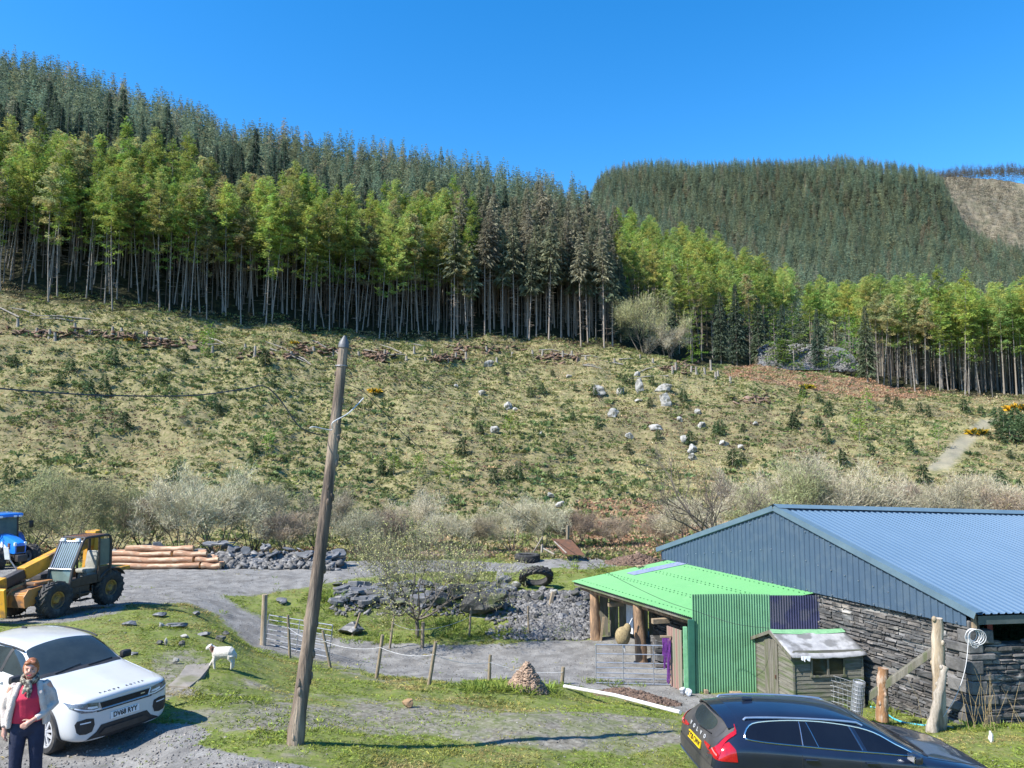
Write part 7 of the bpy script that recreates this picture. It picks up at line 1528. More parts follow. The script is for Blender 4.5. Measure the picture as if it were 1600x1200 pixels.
M['foliage'] = leafmat('foliage', 0.38); M['twig'] = leafmat('twig', 0.0, 0.9); M['grass_blade'] = leafmat('grass_blade', 0.3)
M['larch_bark'] = pmat('larch_bark', (0.33,0.3,0.26), (0.14,0.12,0.1), 3, 0.95, 0.4, stretch=(3,3,0.5)); M['spruce_bark'] = pmat('spruce_bark', (0.36,0.31,0.26), (0.22,0.18,0.145), 3, 0.95, 0.4, stretch=(3,3,0.5))
M['twig_bark'] = pmat('twig_bark', (0.085,0.07,0.055), (0.16,0.14,0.11), 4, 0.95, 0.4, stretch=(3,3,0.6))
class TB:
    """numpy triangle/quad soup with colours"""
    def __init__(s): s.V = []; s.C = []; s.n = 0
    def quads(s, P4, col):       # P4 (m,4,3), col (m,3)
        s.V.append(P4.reshape(-1, 3)); s.C.append(np.repeat(col, 4, axis=0))
    def arrays(s):
        V = np.concatenate(s.V); C_ = np.concatenate(s.C); F = np.arange(len(V)).reshape(-1, 4); return V, F, C_
def unit(a): return a/np.maximum(np.linalg.norm(a, axis=-1, keepdims=True), 1e-9)
def sprays(base, d, length, width, rg, col, droop=0.2):
    """elongated leaf sprays: base (m,3), direction d (m,3)"""
    m = len(base); up = rg.normal(size=(m, 3)); side = unit(np.cross(d, up)); tip = base+d*length[:, None]+np.array([0, 0, -1])*(length*droop)[:, None]; mid = base+d*(length*0.5)[:, None]
    w = width[:, None]; return np.stack([base, mid+side*w, tip, mid-side*w], 1)
def larch_crown(seed, H=20, h0=0.5, spread=2.3, n_limb=60, per=13, base=(0.13,0.2,0.025)):
    rg = np.random.default_rng(seed); tb = TB(); limbs = []
    for i in range(n_limb):
        t = rg.random()**0.85; z = H*(h0+(0.985-h0)*t) if rg.random() > 0.1 else H*(h0-0.22*rg.random()); L = spread*(1.05-t**1.6)*rg.uniform(0.55, 1.15)*(0.65 if t < 0.12 else 1)+0.2; a = rg.uniform(0, 2*math.pi)
        el = 0.1+0.5*t+rg.normal()*0.12; d = np.array([math.cos(a)*math.cos(el), math.sin(a)*math.cos(el), math.sin(el)])
        limbs.append((z, L, d)); m = max(3, int(per*L/1.6)); s = rg.random(m)**0.7
        b = np.array([0, 0, z])+d*(s*L)[:, None]+rg.normal(size=(m, 3))*0.12; b[:, 2] -= (s*L)**2*0.05
        dd = unit(d*0.7+rg.normal(size=(m, 3))*np.array([0.8, 0.8, 0.35])+np.array([0, 0, -0.1])); ln = rg.uniform(0.3, 0.65, m); wd = rg.uniform(0.03, 0.075, m)
        c = np.array(base)*(rg.uniform(0.7, 1.35)*rg.uniform(0.85, 1.15, (m, 1))); c[:, 0] *= rg.uniform(0.8, 1.25)
        tb.quads(sprays(b, dd, ln, wd, rg, c), c)
    V, F, C_ = tb.arrays(); return V, F, C_, limbs
def spruce_crown(seed, H=20, h0=0.35, spread=2.4, step=0.55, nb=8, base=(0.035,0.06,0.032), sub=4, ragged=0.25, ang=None):
    rg = np.random.default_rng(seed); tb = TB(); z = H*h0; k = 0
    while z < H*0.99:
        t = (z-H*h0)/(H*(1-h0)); L0 = spread*(1-t)**0.95*(0.75 if t < 0.08 else 1)+0.12
        n = nb; a = rg.random(n)*2*math.pi; L = L0*rg.uniform(1-ragged*1.6, 1+ragged, n); el = -0.22+0.4*t+rg.normal(size=n)*0.1
        d = np.stack([np.cos(a)*np.cos(el), np.sin(a)*np.cos(el), np.sin(el)], 1); cb = np.array(base)*rg.uniform(0.75, 1.3)
        for q in range(sub):
            s = (q+rg.random(n))/sub; b = np.array([0, 0, z])+d*(s*L)[:, None]*0.85; b[:, 2] += rg.normal(size=n)*0.1
            sgn = rg.choice([-1, 1], n); sd = np.stack([-np.sin(a), np.cos(a), np.zeros(n)], 1)*sgn[:, None]
            dd = unit(d+sd*rg.uniform(0.1, 0.9, n)[:, None]+np.array([0, 0, -0.2])); ln = np.minimum(L*0.5+0.25, 1.1)*rg.uniform(0.6, 1.1, n); wd = ln*rg.uniform(0.1, 0.2, n)
            c = cb*rg.uniform(0.8, 1.25, (n, 1)); tb.quads(sprays(b, dd, ln, wd, rg, c, 0.3), c)
        z += step*(1-0.35*t)*rg.uniform(0.8, 1.2); k += 1
    return tb.arrays()
def trunk_mesh(seed, H, r0, limbs=None, dead=0, h0=0.5, col=None, lean=0.0):
    rs = random.Random(seed); mb = MB(); n = 9; pts = []; rr_ = []; bx, by = rs.uniform(-1, 1)*lean, rs.uniform(-1, 1)*lean
    for i in range(n):
        t = i/(n-1); pts.append((bx*math.sin(t*3)*0.5, by*math.sin(t*2.5)*0.5, -0.4+(H*0.97+0.4)*t)); rr_.append(r0*(1-0.88*t)*(1.25 if i == 0 else 1))
    mb.tube(pts, rr_, 7)
    if limbs:
        for z, L, d in limbs[::2]: mb.tube([(0, 0, z), (d[0]*L*0.9, d[1]*L*0.9, z+d[2]*L*0.9)], [0.035, 0.01], 3, cap=False)
    for i in range(dead):
        z = H*rs.uniform(0.12, h0+0.05); a = rs.uniform(0, 6.283); L = rs.uniform(0.3, 1.3); mb.tube([(0, 0, z), (math.cos(a)*L, math.sin(a)*L, z+rs.uniform(-0.3, 0.15)*L)], [0.022, 0.008], 3, cap=False)
    return mb
def make_tree(name, label, cat, group, crown, mb, bark, mat='foliage'):
    r = thing(name, label, cat, (0, 0, -500), 0, group); mb.build('trunk', M[bark], r, smooth=True)
    V, F, C_ = crown[:3]; o = link('crown', np_mesh('crown', V, F, C_.astype(np.float32)), M[mat], r); return r
def tile(V, F, C_, pos, rot, sc, tint, szs=None):
    """numpy copies: returns big V,F,C"""
    N = len(pos); c, s = np.cos(rot), np.sin(rot); n = len(V)
    X = V[None, :, 0]*c[:, None]-V[None, :, 1]*s[:, None]; Y = V[None, :, 0]*s[:, None]+V[None, :, 1]*c[:, None]; Z = np.repeat(V[None, :, 2], N, 0)
    sz = sc if szs is None else szs
    out = np.stack([X*sc[:, None], Y*sc[:, None], Z*sz[:, None]], -1)+pos[:, None, :]
    FF = (F[None]+(np.arange(N)*n)[:, None, None]).reshape(-1, F.shape[1]); CC = C_[None]*tint[:, None, :]
    return out.reshape(-1, 3), FF, CC.reshape(-1, 3)
def stuff(name, parts, mat, label, cat):
    V = []; F = []; C_ = []; b = 0
    for v, f, c in parts: V.append(v); F.append(f+b); C_.append(c); b += len(v)
    o = link(name, np_mesh(name, np.concatenate(V), np.concatenate(F), np.concatenate(C_).astype(np.float32)), mat); return tag(o, label, cat, kind='stuff')
def img(p): 
    a, b = proj(np.array([p[0]]), np.array([p[1]]), np.array([p[2]])); return float(a[0]), float(b[0])
# ---------------------------------------------------------------- forest positions
def jitter_grid(x0, x1, y0, y1, s, seed):
    rg = np.random.default_rng(seed); gx, gy = np.meshgrid(np.arange(x0, x1, s), np.arange(y0, y1, s)); p_ = np.stack([gx.ravel(), gy.ravel()], 1)+rg.uniform(-0.45, 0.45, (gx.size, 2))*s; return p_
def with_px(p_): z = hz(p_[:, 0], p_[:, 1]); a, b = proj(p_[:, 0], p_[:, 1], z); return z, a, b
L3 = [larch_crown(100+i, H=19+1.2*(i % 3), h0=(0.57,0.61,0.53,0.65)[i], spread=(2.2,2.5,2.0,2.3)[i], n_limb=90, per=34, base=((0.27,0.35,0.075),(0.31,0.36,0.095),(0.22,0.31,0.06),(0.32,0.32,0.14))[i]) for i in range(4)]
larches = [make_tree('larch_tree', 'tall larch with bare pale trunk and fresh light green crown in the larch stands', 'larch', 'larches with bare trunks at the forest edge', L3[i], trunk_mesh(200+i, 19+1.2*(i % 3), 0.105, L3[i][3], 26, 0.45, lean=0.6), 'larch_bark') for i in range(4)]
SB = [spruce_crown(300+i, H=(20,21,18)[i], h0=(0.54,0.6,0.5)[i], spread=1.8, step=0.36, nb=8, base=((0.165,0.175,0.105),(0.19,0.18,0.12),(0.13,0.155,0.095))[i], sub=5, ragged=0.5) for i in range(3)]
bare_spruce = [make_tree('spruce_tree', 'tall thin spruce with long bare pale trunk at the middle of the forest edge', 'spruce', 'bare trunked spruces at the middle of the forest edge', SB[i], trunk_mesh(320+i, (20,21,18)[i], 0.13, None, 60, 0.55, lean=0.25), 'spruce_bark') for i in range(3)]
SD = [spruce_crown(340+i, H=(18,16,20)[i], h0=0.12, spread=(2.5,2.3,2.7)[i], step=0.4, nb=11, base=((0.085,0.12,0.075),(0.105,0.14,0.08),(0.073,0.11,0.073))[i], sub=4) for i in range(3)]
dark_spruce = [make_tree('spruce_tree', 'dark blue green spruce rising on the hill above the larches', 'spruce', 'dark spruces on the upper slopes', SD[i], trunk_mesh(350+i, (18,16,20)[i], 0.17), 'spruce_bark') for i in range(3)]
rg = np.random.default_rng(11)
def edge_at(px_): return np.interp(px_, edge_px, edge_d)
cand = []      # (kind, x, y, z, rank)
p_ = jitter_grid(-140, 60, 85, 150, 2.2, 1); z, a, b = with_px(p_); dep = p_[:, 1]-edge_at(a)
sel = (a > -70) & (a < 738+14*np.sin(p_[:, 1]*2)) & (dep > 0) & (dep < np.interp(a, [0,400,740], [11,15,22])+2*np.sin(a*0.03)); larch_l = np.column_stack([p_, z])[sel]
p_ = jitter_grid(-16, 40, 110, 165, 2.3, 2); z, a, b = with_px(p_); dep = p_[:, 1]-edge_at(a)
sel = (a >= 705) & (a < 962) & (dep > 0) & (dep < 26); bare_s = np.column_stack([p_, z])[sel]
p_ = jitter_grid(50, 160, 120, 200, 2.7, 3); z, a, b = with_px(p_); dep = p_[:, 1]-edge_at(a)
sel = (a > 1350) & (a < 1660) & (dep > 0) & (dep < 30); larch_r = np.column_stack([p_, z])[sel]
p_ = jitter_grid(18, 110, 135, 215, 4.2, 4); z, a, b = with_px(p_); dep = p_[:, 1]-edge_at(a)
nz_ = vnoise(p_[:, 0]*0.06, p_[:, 1]*0.06, 5)
zone = (a > 962) & (a < 1352) & (p_[:, 1] > np.interp(a, [960,1100,1180,1200,1320,1350], [138,142,150,166,166,150]))
larch_m = np.column_stack([p_, z])[zone & (nz_ > 0.2)]; spr_m = np.column_stack([p_, z])[zone & (nz_ <= 0.2)]
spruceL = []
p_ = jitter_grid(-190, 45, 105, 262, 3.6, 6); z, a, b = with_px(p_); dep = p_[:, 1]-edge_at(a)
lim = np.where(a < 722, np.interp(a, [0,400,740], [10.5,14,19]), 20); sel = (a > -70) & (a < 975) & (dep > lim); spruceL = np.column_stack([p_, z])[sel]
p_ = jitter_grid(15, 330, 195, 545, 4.0, 7); z, a, b = with_px(p_)
sel = (((a > 955) & (p_[:, 1] > 195)) | ((a > 895) & (p_[:, 1] > 380))) & (a < 1680) & ~((p_[:, 1] < 215) & (a < 1352)) & (p_[:, 1] < np.interp(a, [950,1440,1560,1680], [545,530,455,425])); spruceR = np.column_stack([p_, z])[sel]
p_ = jitter_grid(70, 150, 155, 200, 4.4, 8); z, a, b = with_px(p_); sel = (a > 1352) & (a < 1680) & (p_[:, 1]-edge_at(a) > 30); spruceR = np.concatenate([spruceR, np.column_stack([p_, z])[sel]])
def place(protos, pts, smin, smax, first, tl=0.03, zsc=None):
    """the first copies use the prototypes themselves"""
    for q in pts:
        i = random.randrange(len(protos)); s = random.uniform(smin, smax); loc = (q[0], q[1], q[2]-0.1); rot = (random.gauss(0, tl), random.gauss(0, tl), random.uniform(0, 6.28)); sc = (s, s, s*(zsc or random.uniform(0.92, 1.1)))
        o = protos[i]
        if i not in first: first.add(i); o.location = loc; o.rotation_euler = rot; o.scale = sc
        else: dup(o, None, loc, rot, sc)
def vis_rank(pts): return pts[np.argsort(pts[:, 1]+0*pts[:, 0])]
larch_all = np.concatenate([larch_l, larch_r, larch_m]); larch_all = larch_all[np.argsort(np.hypot(larch_all[:, 0], larch_all[:, 1]))]
place(larches, larch_all[:298], 0.8, 1.02, set(), 0.05); larch_rest = larch_all[298:]
place(bare_spruce, bare_s[:170], 0.88, 1.06, set(), 0.015)
sp = np.concatenate([spruceL, spr_m]); sp = sp[np.argsort(np.hypot(sp[:, 0], sp[:, 1]))]; nI = 298-min(170, len(bare_s)); place(dark_spruce, sp[:nI], 0.72, 1.0, set(), 0.02)
rest = np.concatenate([sp[nI:], spruceR])
def shade(n, lo=0.75, hi=1.3): v = rg.uniform(lo, hi, (n, 1)); w_ = rg.uniform(-0.08, 0.1, n); return np.column_stack([v[:, 0]*(1+w_*1.5), v[:, 0], v[:, 0]*(1-w_)])
parts = []; kinds = [spruce_crown(400+i, H=16, h0=0.15, spread=3.0, step=0.95, nb=8, base=((0.11,0.148,0.092),(0.132,0.162,0.095),(0.09,0.132,0.09),(0.175,0.17,0.11))[i], sub=3) for i in range(4)]
ki = rg.choice(4, len(rest), p=[0.36,0.3,0.26,0.08])
for k in range(4):
    q = rest[ki == k]
    if len(q): parts.append(tile(*kinds[k], q-np.array([0, 0, 0.2]), rg.uniform(0, 6.28, len(q)), np.where(q[:, 1] > 300, rg.uniform(0.6, 0.85, len(q)), rg.uniform(0.65, 1.0, len(q))), shade(len(q))*(0.75+0.5*fbm(q[:, 0]*0.05, q[:, 1]*0.03, 3, 12))[:, None], np.where(q[:, 1] > 300, rg.uniform(0.45, 0.78, len(q)), rg.uniform(0.6, 1.05, len(q)))))
stuff('spruce_forest', parts, M['foliage'], 'dense dark spruce forest covering the hilltops under the sky', 'forest')
if len(larch_rest):
    parts = []; pk = jitter_grid(-140, 160, 85, 190, 1.9, 61); zk, ak, bk_ = with_px(pk); dk = pk[:, 1]-edge_at(ak); sk = (((ak > -70) & (ak < 962)) | ((ak > 1352) & (ak < 1660))) & (dk > 2) & (dk < 30); qk = np.column_stack([pk, zk])[sk]
    tv = trunk_mesh(9, 15, 0.085, None, 8, 0.6, lean=0.4); tv_ = np.array([tuple(v) for v in tv.v]); tf_ = np.array([f for f in tv.f if len(f) == 4]); parts.append(tile(tv_, tf_, np.tile([[0.2,0.175,0.15]], (len(tv_), 1)), qk, rg.uniform(0, 6.28, len(qk)), rg.uniform(0.85, 1.1, len(qk)), shade(len(qk), 0.5, 1.3)))
    for k in range(2):
        q = larch_rest[k::2]; parts.append(tile(*L3[k][:3], q, rg.uniform(0, 6.28, len(q)), rg.uniform(0.85, 1.1, len(q)), shade(len(q), 0.8, 1.25)))
        tv = trunk_mesh(k, 20, 0.16); tv_ = np.array([tuple(v) for v in tv.v]); tf_ = np.array([f for f in tv.f if len(f) == 4]); parts.append(tile(tv_, tf_, np.tile([[0.3,0.27,0.23]], (len(tv_), 1)), q, rg.uniform(0, 6.28, len(q)), rg.uniform(0.85, 1.0, len(q)), shade(len(q))))
    stuff('larch_wood', parts, M['foliage'], 'light green larch wood in the hollow between the two hills', 'wood')
# brown leafless wood on the farthest hill
p_ = jitter_grid(330, 620, 540, 800, 5.5, 9); z, a, b = with_px(p_); sel = (a > 1440) & (a < 1680)
q = np.column_stack([p_, z])[sel]; nbr = vnoise(q[:, 0]*0.02, q[:, 1]*0.02, 8)
kb = spruce_crown(450, H=11, h0=0.15, spread=2.6, step=1.0, nb=5, base=(0.13,0.115,0.08), sub=2); kt = [kb, kinds[0]]
parts = [tile(*kb, q[nbr > 0.25], rg.uniform(0, 6.28, (nbr > 0.25).sum()), rg.uniform(0.7, 1.2, (nbr > 0.25).sum()), shade((nbr > 0.25).sum()))]
top = (q[:, 1] > 770)
if top.sum(): parts.append(tile(*kinds[0], q[top], rg.uniform(0, 6.28, top.sum()), rg.uniform(0.35, 0.5, top.sum()), shade(top.sum())))
stuff('brown_wood', parts, M['foliage'], 'thin brown leafless wood on the farthest hill at the right edge', 'wood')
# trees standing by themselves in the gap between the stands
def one(protos, px_, d, s, label, name=None, cat=None, group=None, zs=1):
    q = GP(px_, d); i = random.randrange(len(protos)); c = dup(protos[i], None, (q.x, q.y, q.z-0.1), (0, 0, random.uniform(0, 6)), (s, s, s*zs), label)
    if 'group' in c: del c['group']
    if group: c['group'] = group
    if name: c.name = name
    if cat: c['category'] = cat
    return c
YL = [larch_crown(500+i, H=11, h0=0.1, spread=2.6, n_limb=80, per=14, base=((0.12,0.21,0.03),(0.075,0.12,0.04))[i]) for i in range(2)]
ylp = make_tree('larch_tree', 'young bright green larch branched to the ground beside the slate tip, left of two', 'larch', None, YL[0], trunk_mesh(520, 11, 0.1, YL[0][3]), 'larch_bark'); q = GP(1085, 133); ylp.location = q; ylp.scale = (0.95,)*3
one([ylp], 1245, 137, 1.15, 'slim young larch standing in front of the slate tip'); one([ylp], 1300, 136, 0.75, 'small young larch at the right foot of the slate tip')
one([ylp], 1215, 139, 1.0, 'thin young larch at the left part of the slate tip'); one([ylp], 1335, 140, 1.2, 'light green larch behind the right end of the slate tip')
for px_, d, s, lb_ in ((1228,141,0.62,'thin olive spruce in front of the slate tip'),(1283,140,0.6,'ragged small spruce over the right half of the slate tip'),(972,133,0.75,'broad dark spruce at the end of the bare trunked stand'),(1052,140,0.72,'dark spruce behind the round grey willow on the forest edge'),(1130,134,0.72,'bushy olive spruce branched to the ground left of the slate tip'),(1155,142,0.8,'tall dark spruce left of the slate tip'),(1360,134,0.85,'olive spruce branched to the ground where the right larch stand begins'),(1190,150,0.9,'spruce just behind the left end of the slate tip')):
    one(dark_spruce, px_, d, s, lb_, zs=1.05)
# ---------------------------------------------------------------- bare willows and alders along the stream
def bush(seed, H, Rd, stems, twigs, buds, cols, budcol, wood_r=0.07, h0=0.0, up=0.6, tl=0.35):
    rs = random.Random(seed); rg = np.random.default_rng(seed); mb = MB(); ends = []
    def grow(p_, d, L, r, lev):
        n = 3; pts = [p_]; q = p_
        for i in range(n):
            d = (d+Vector((rs.gauss(0, 0.16), rs.gauss(0, 0.16), rs.gauss(0, 0.1)+0.05))).normalized(); q = q+d*L/n; pts.append(q)
        mb.tube(pts, [r*(1-0.45*i/n) for i in range(n+1)], 4 if lev else 5, cap=False)
        for p2 in pts[1:]: ends.append((p2, d, lev))
        if lev < 3:
            for k in range(rs.choice((2, 3, 3))):
                o = Vector((rs.gauss(0, 1), rs.gauss(0, 1), rs.gauss(0, 0.6))).normalized(); dd = (d+o*0.65+Vector((0, 0, 0.12))).normalized(); grow(pts[rs.choice((2, 3, 3))], dd, L*rs.uniform(0.55, 0.8), r*0.52, lev+1)
    if h0: mb.tube([(0, 0, -0.3), (0.03, 0.02, h0*0.5), (0, 0, h0)], [wood_r*2.2, wood_r*1.7, wood_r*1.6], 8)
    for i in range(stems):
        a = 6.283*i/stems+rs.uniform(-0.4, 0.4); k = rs.uniform(0.2, 1.0)*Rd/H; grow(Vector((0.15*math.cos(a)*(0 if h0 else 1), 0.15*math.sin(a)*(0 if h0 else 1), h0)), Vector((math.cos(a)*k, math.sin(a)*k, up)).normalized(), H*0.42*rs.uniform(0.8, 1.15), wood_r, 0)
    E = [e for e in ends if e[2] >= 2] or ends; tb = TB(); idx = rg.integers(0, len(E), twigs)
    b = np.array([tuple(E[i][0]) for i in idx])+rg.normal(size=(twigs, 3))*0.12*Rd/2; d = unit(np.array([tuple(E[i][1]) for i in idx])*0.7+rg.normal(size=(twigs, 3))*0.55+np.array([0, 0, 0.25])); ln = rg.uniform(0.5, 1.3, twigs)*tl*1.6
    c = np.array(cols)[rg.integers(0, len(cols), twigs)]*rg.uniform(0.75, 1.3, (twigs, 1)); w_ = np.full(twigs, 0.008*max(1, tl*2.2)); tb.quads(sprays(b, d, ln, w_, rg, c, 0.05), c)
    if buds:
        j = rg.integers(0, twigs, buds); bb = b[j]+d[j]*(ln[j]*rg.random(buds))[:, None]; c = np.array(budcol)*rg.uniform(0.7, 1.3, (buds, 1)); tb.quads(sprays(bb, unit(rg.normal(size=(buds, 3))), np.full(buds, 0.07), np.full(buds, 0.022), rg, c), c)
    return mb, tb.arrays()
TW = [(0.42,0.38,0.27),(0.3,0.26,0.18),(0.48,0.45,0.32)]; GT = [(0.26,0.26,0.14),(0.19,0.18,0.1),(0.33,0.34,0.17)]; RT = [(0.31,0.25,0.18),(0.23,0.18,0.13),(0.36,0.31,0.22)]
bp = []
for i, (H, Rd, cols, bc) in enumerate(((5.0,3.6,GT,(0.28,0.32,0.12)),(4.6,3.4,TW,(0.36,0.36,0.2)),(3.6,2.8,RT,(0.28,0.25,0.12)),(4.2,3.0,TW,(0.3,0.3,0.15)))):
    mb, cr = bush(600+i, H, Rd, 9, 9500, 4200, cols, bc, 0.045)
    r = thing('willow_bush', 'leafless willow', 'willow', (0, 0, -500)); mb.build('branches', M['twig_bark'], r, smooth=True, fixn=False); link('twigs', np_mesh('twigs', cr[0], cr[1], cr[2].astype(np.float32)), M['twig'], r); bp.append(r)
def where(px_):
    marks = ((60,'behind the blue tractor'),(140,'behind the yellow telehandler'),(230,'between telehandler and log pile'),(330,'behind the log pile'),(430,'behind the slate heap'),(520,'behind the leaning pole'),(620,'behind the far end of the gravel road'),(720,'behind the small foreground tree'),(830,'behind the tyre lying flat'),(930,'behind the rusty sheet'),(1020,'left of the blue barn roof'),(1130,'over the left slope of the blue roof'),(1230,'behind the peak of the blue roof'),(1330,'behind the blue ridge, left part'),(1430,'behind the blue ridge, middle'),(1530,'behind the blue ridge, right part'),(1700,'behind the blue ridge at the picture edge'))
    return next(m for k, m in marks if px_ <= k)
BL_ = [(-20,47,0,1.0),(55,50,0,1.05),(110,46,0,1.02),(180,49,0,1.0),(235,50,2,1.0),(290,47,1,1.0),(345,48,1,1.08),(400,51,3,1.0),(450,49,2,0.95),(505,51,1,1.05),(560,50,3,0.9),(610,53,2,1.0),(660,55,1,1.0),(700,50,3,0.85),(745,52,2,0.9),(800,54,1,0.95),(850,55,3,1.0),(900,56,2,0.95),(960,56,2,0.8),(1030,54,2,0.75),(1075,50,3,0.9),(1180,56,1,1.05),(1225,54,0,1.1),(1275,55,1,1.28),(1325,56,1,1.22),(1375,55,3,1.1),(1420,57,2,1.15),(1470,56,1,1.1),(1520,58,3,1.15),(1565,56,2,1.15),(1610,58,3,1.1)]
used = set(); seen = {}
for (px_, d, k, s) in BL_:
    s *= 0.78 if 420 < px_ < 1060 else 0.95
    q = GP(px_, d); rot = (0, 0, random.uniform(0, 6.28)); sc = (s, s, s*random.uniform(0.9, 1.1)); nm = ('rounded greenish grey','pale silvery grey','thin brownish','loose straw coloured')[k]
    lb_ = f'{nm} leafless willow {where(px_)}'; seen[lb_] = seen.get(lb_, 0)+1
    if seen[lb_] > 1: lb_ += ', the right hand one'
    if k not in used: used.add(k); o = bp[k]; o.location = q; o.rotation_euler = rot; o.scale = sc; o['label'] = lb_
    else: o = dup(bp[k], None, q, rot, sc, lb_)
    o['group'] = 'leafless willows along the stream'
# willows on the forest edge
for px_, d, s, k, lb_ in ((1010,128,1.9,0,'big rounded grey green willow on the forest edge right of the bare spruces'),(1045,127,1.2,1,'small silver willow leaning out from the forest edge'),(1207,146,0.9,1,'whitish bare bush on top of the slate tip')):
    q = GP(px_, d); o = dup(bp[k], None, q, (0, 0, 1), (s, s, s), lb_)
# dark bare tree beyond the barn
mb, cr = bush(640, 6.2, 3.6, 5, 1500, 300, [(0.1,0.08,0.06),(0.16,0.13,0.1)], (0.25,0.22,0.12), 0.10, 0.5, 0.9, 0.5)
q = GP(1120, 40); r = thing('bare_tree', 'dark open branched bare tree rising behind the left roof slope of the barn', 'tree', q); mb.build('branches', M['twig_bark'], r, smooth=True, fixn=False); link('twigs', np_mesh('twigs', cr[0], cr[1], cr[2].astype(np.float32)), M['twig'], r)
# small tree in the paddock
mb, cr = bush(651, 4.3, 5.4, 9, 6000, 5200, [(0.22,0.21,0.13),(0.14,0.13,0.085),(0.3,0.3,0.17)], (0.4,0.42,0.17), 0.045, 0.7, 0.36, 0.26)
q = T(651, 996); r = thing('small_tree', 'small spreading tree just coming into bud beside the paddock fence', 'tree', q); mb.build('trunk_and_limbs', M['twig_bark'], r, smooth=True, fixn=False); link('twigs', np_mesh('twigs', cr[0], cr[1], cr[2].astype(np.float32)), M['twig'], r); r.scale = (1.0, 1.0, 0.95)
# ---------------------------------------------------------------- hillside ground cover
def tussock(seed, n, H, W, spread, base, tipc):
    rg = np.random.default_rng(seed); a = rg.random(n)*6.283; r = rg.random(n)**0.5*spread; b = np.stack([np.cos(a)*r, np.sin(a)*r, np.full(n, -0.1)], 1); d = unit(np.stack([np.cos(a)*0.7, np.sin(a)*0.7, np.full(n, 0.9)], 1)+rg.normal(size=(n, 3))*0.35)
    ln = rg.uniform(0.6, 1.2, n)*H; c = np.array(base)*rg.uniform(0.7, 1.3, (n, 1)); P4 = sprays(b, d, ln, rg.uniform(0.6, 1.2, n)*W, rg, c, 0.25)
    return P4.reshape(-1, 3), np.arange(4*n).reshape(-1, 4), np.repeat(c, 4, 0)
kinds_h = {'straw': tussock(1, 14, 0.5, 0.06, 0.35, (0.46,0.395,0.22), 0), 'olive': tussock(2, 14, 0.55, 0.09, 0.35, (0.21,0.23,0.09), 0), 'green': tussock(3, 16, 0.6, 0.1, 0.35, (0.13,0.18,0.065), 0), 'heath': tussock(4, 14, 0.45, 0.08, 0.4, (0.14,0.1,0.07), 0), 'bracken': tussock(5, 14, 0.6, 0.1, 0.4, (0.34,0.235,0.14), 0), 'lime': tussock(6, 14, 0.5, 0.1, 0.3, (0.19,0.23,0.07), 0)}
pp = jitter_grid(-75, 115, 54, 150, 0.56, 31); z, a, b = with_px(pp); dep = pp[:, 1]-edge_at(a); ok = (a > -130) & (a < 1720) & (dep < 3) & (z > -8); pp, z, a, b = pp[ok], z[ok], a[ok], b[ok]
n1 = fbm(pp[:, 0]*0.11, pp[:, 1]*0.11, 4, 91); n2 = fbm(pp[:, 0]*0.35, pp[:, 1]*0.35, 3, 92); rr_ = rg.random(len(pp))
ht = np.clip((fbm(pp[:, 0]*0.09, pp[:, 1]*0.09, 4, 77)-0.5)*5, 0, 1)*0.35
for pl in ([(920,620),(1100,630),(1320,660),(1340,730),(1150,720),(950,690)], [(0,610),(200,610),(300,660),(250,720),(0,700)]): ht = np.maximum(ht, 0.38*inpoly(a+40*(n2-0.5), b+30*(n2-0.5), pl))
bk = np.zeros(len(pp))
for pl in ([(900,780),(1000,780),(1150,820),(1300,900),(1000,900),(880,870)], [(1130,572),(1200,566),(1300,590),(1400,590),(1470,618),(1380,628),(1240,606),(1130,588)]): bk = np.maximum(bk, 0.8*inpoly(a, b, pl))
rightness = np.clip((a-1050)/500, 0, 1); pg = np.clip(0.6-0.28*rightness+(n1-0.5)*2.6+(n2-0.5)*1.2, 0.04, 0.9)
onpath = inpoly(a, b, [(1440,745),(1485,740),(1525,695),(1565,655),(1530,652),(1485,690)])
keep = (rg.random(len(pp)) < 0.8) & ~onpath
kind = np.where(rr_ < bk, 4, np.where(rg.random(len(pp)) < ht, 3, np.where(rg.random(len(pp)) < pg, np.where(rg.random(len(pp)) < 0.5, 2, np.where(rg.random(len(pp)) < 0.8, 1, 5)), np.where(rg.random(len(pp)) < 0.75, 0, 1))))
parts = []
for k, nm in enumerate(kinds_h_keys := ['straw','olive','green','heath','bracken','lime']):
    s_ = keep & (kind == k); q = np.column_stack([pp, z])[s_]
    if len(q): parts.append(tile(*kinds_h[nm], q, rg.uniform(0, 6.28, len(q)), rg.uniform(0.5, 1.1, len(q)), shade(len(q), 0.65, 1.4), rg.uniform(0.45, 1.0, len(q))*(1.0 if k != 2 else 1.2)))
stuff('hillside_scrub', parts, M['grass_blade'], 'rough straw grass, heather and low green scrub over the cleared hillside', 'scrub')
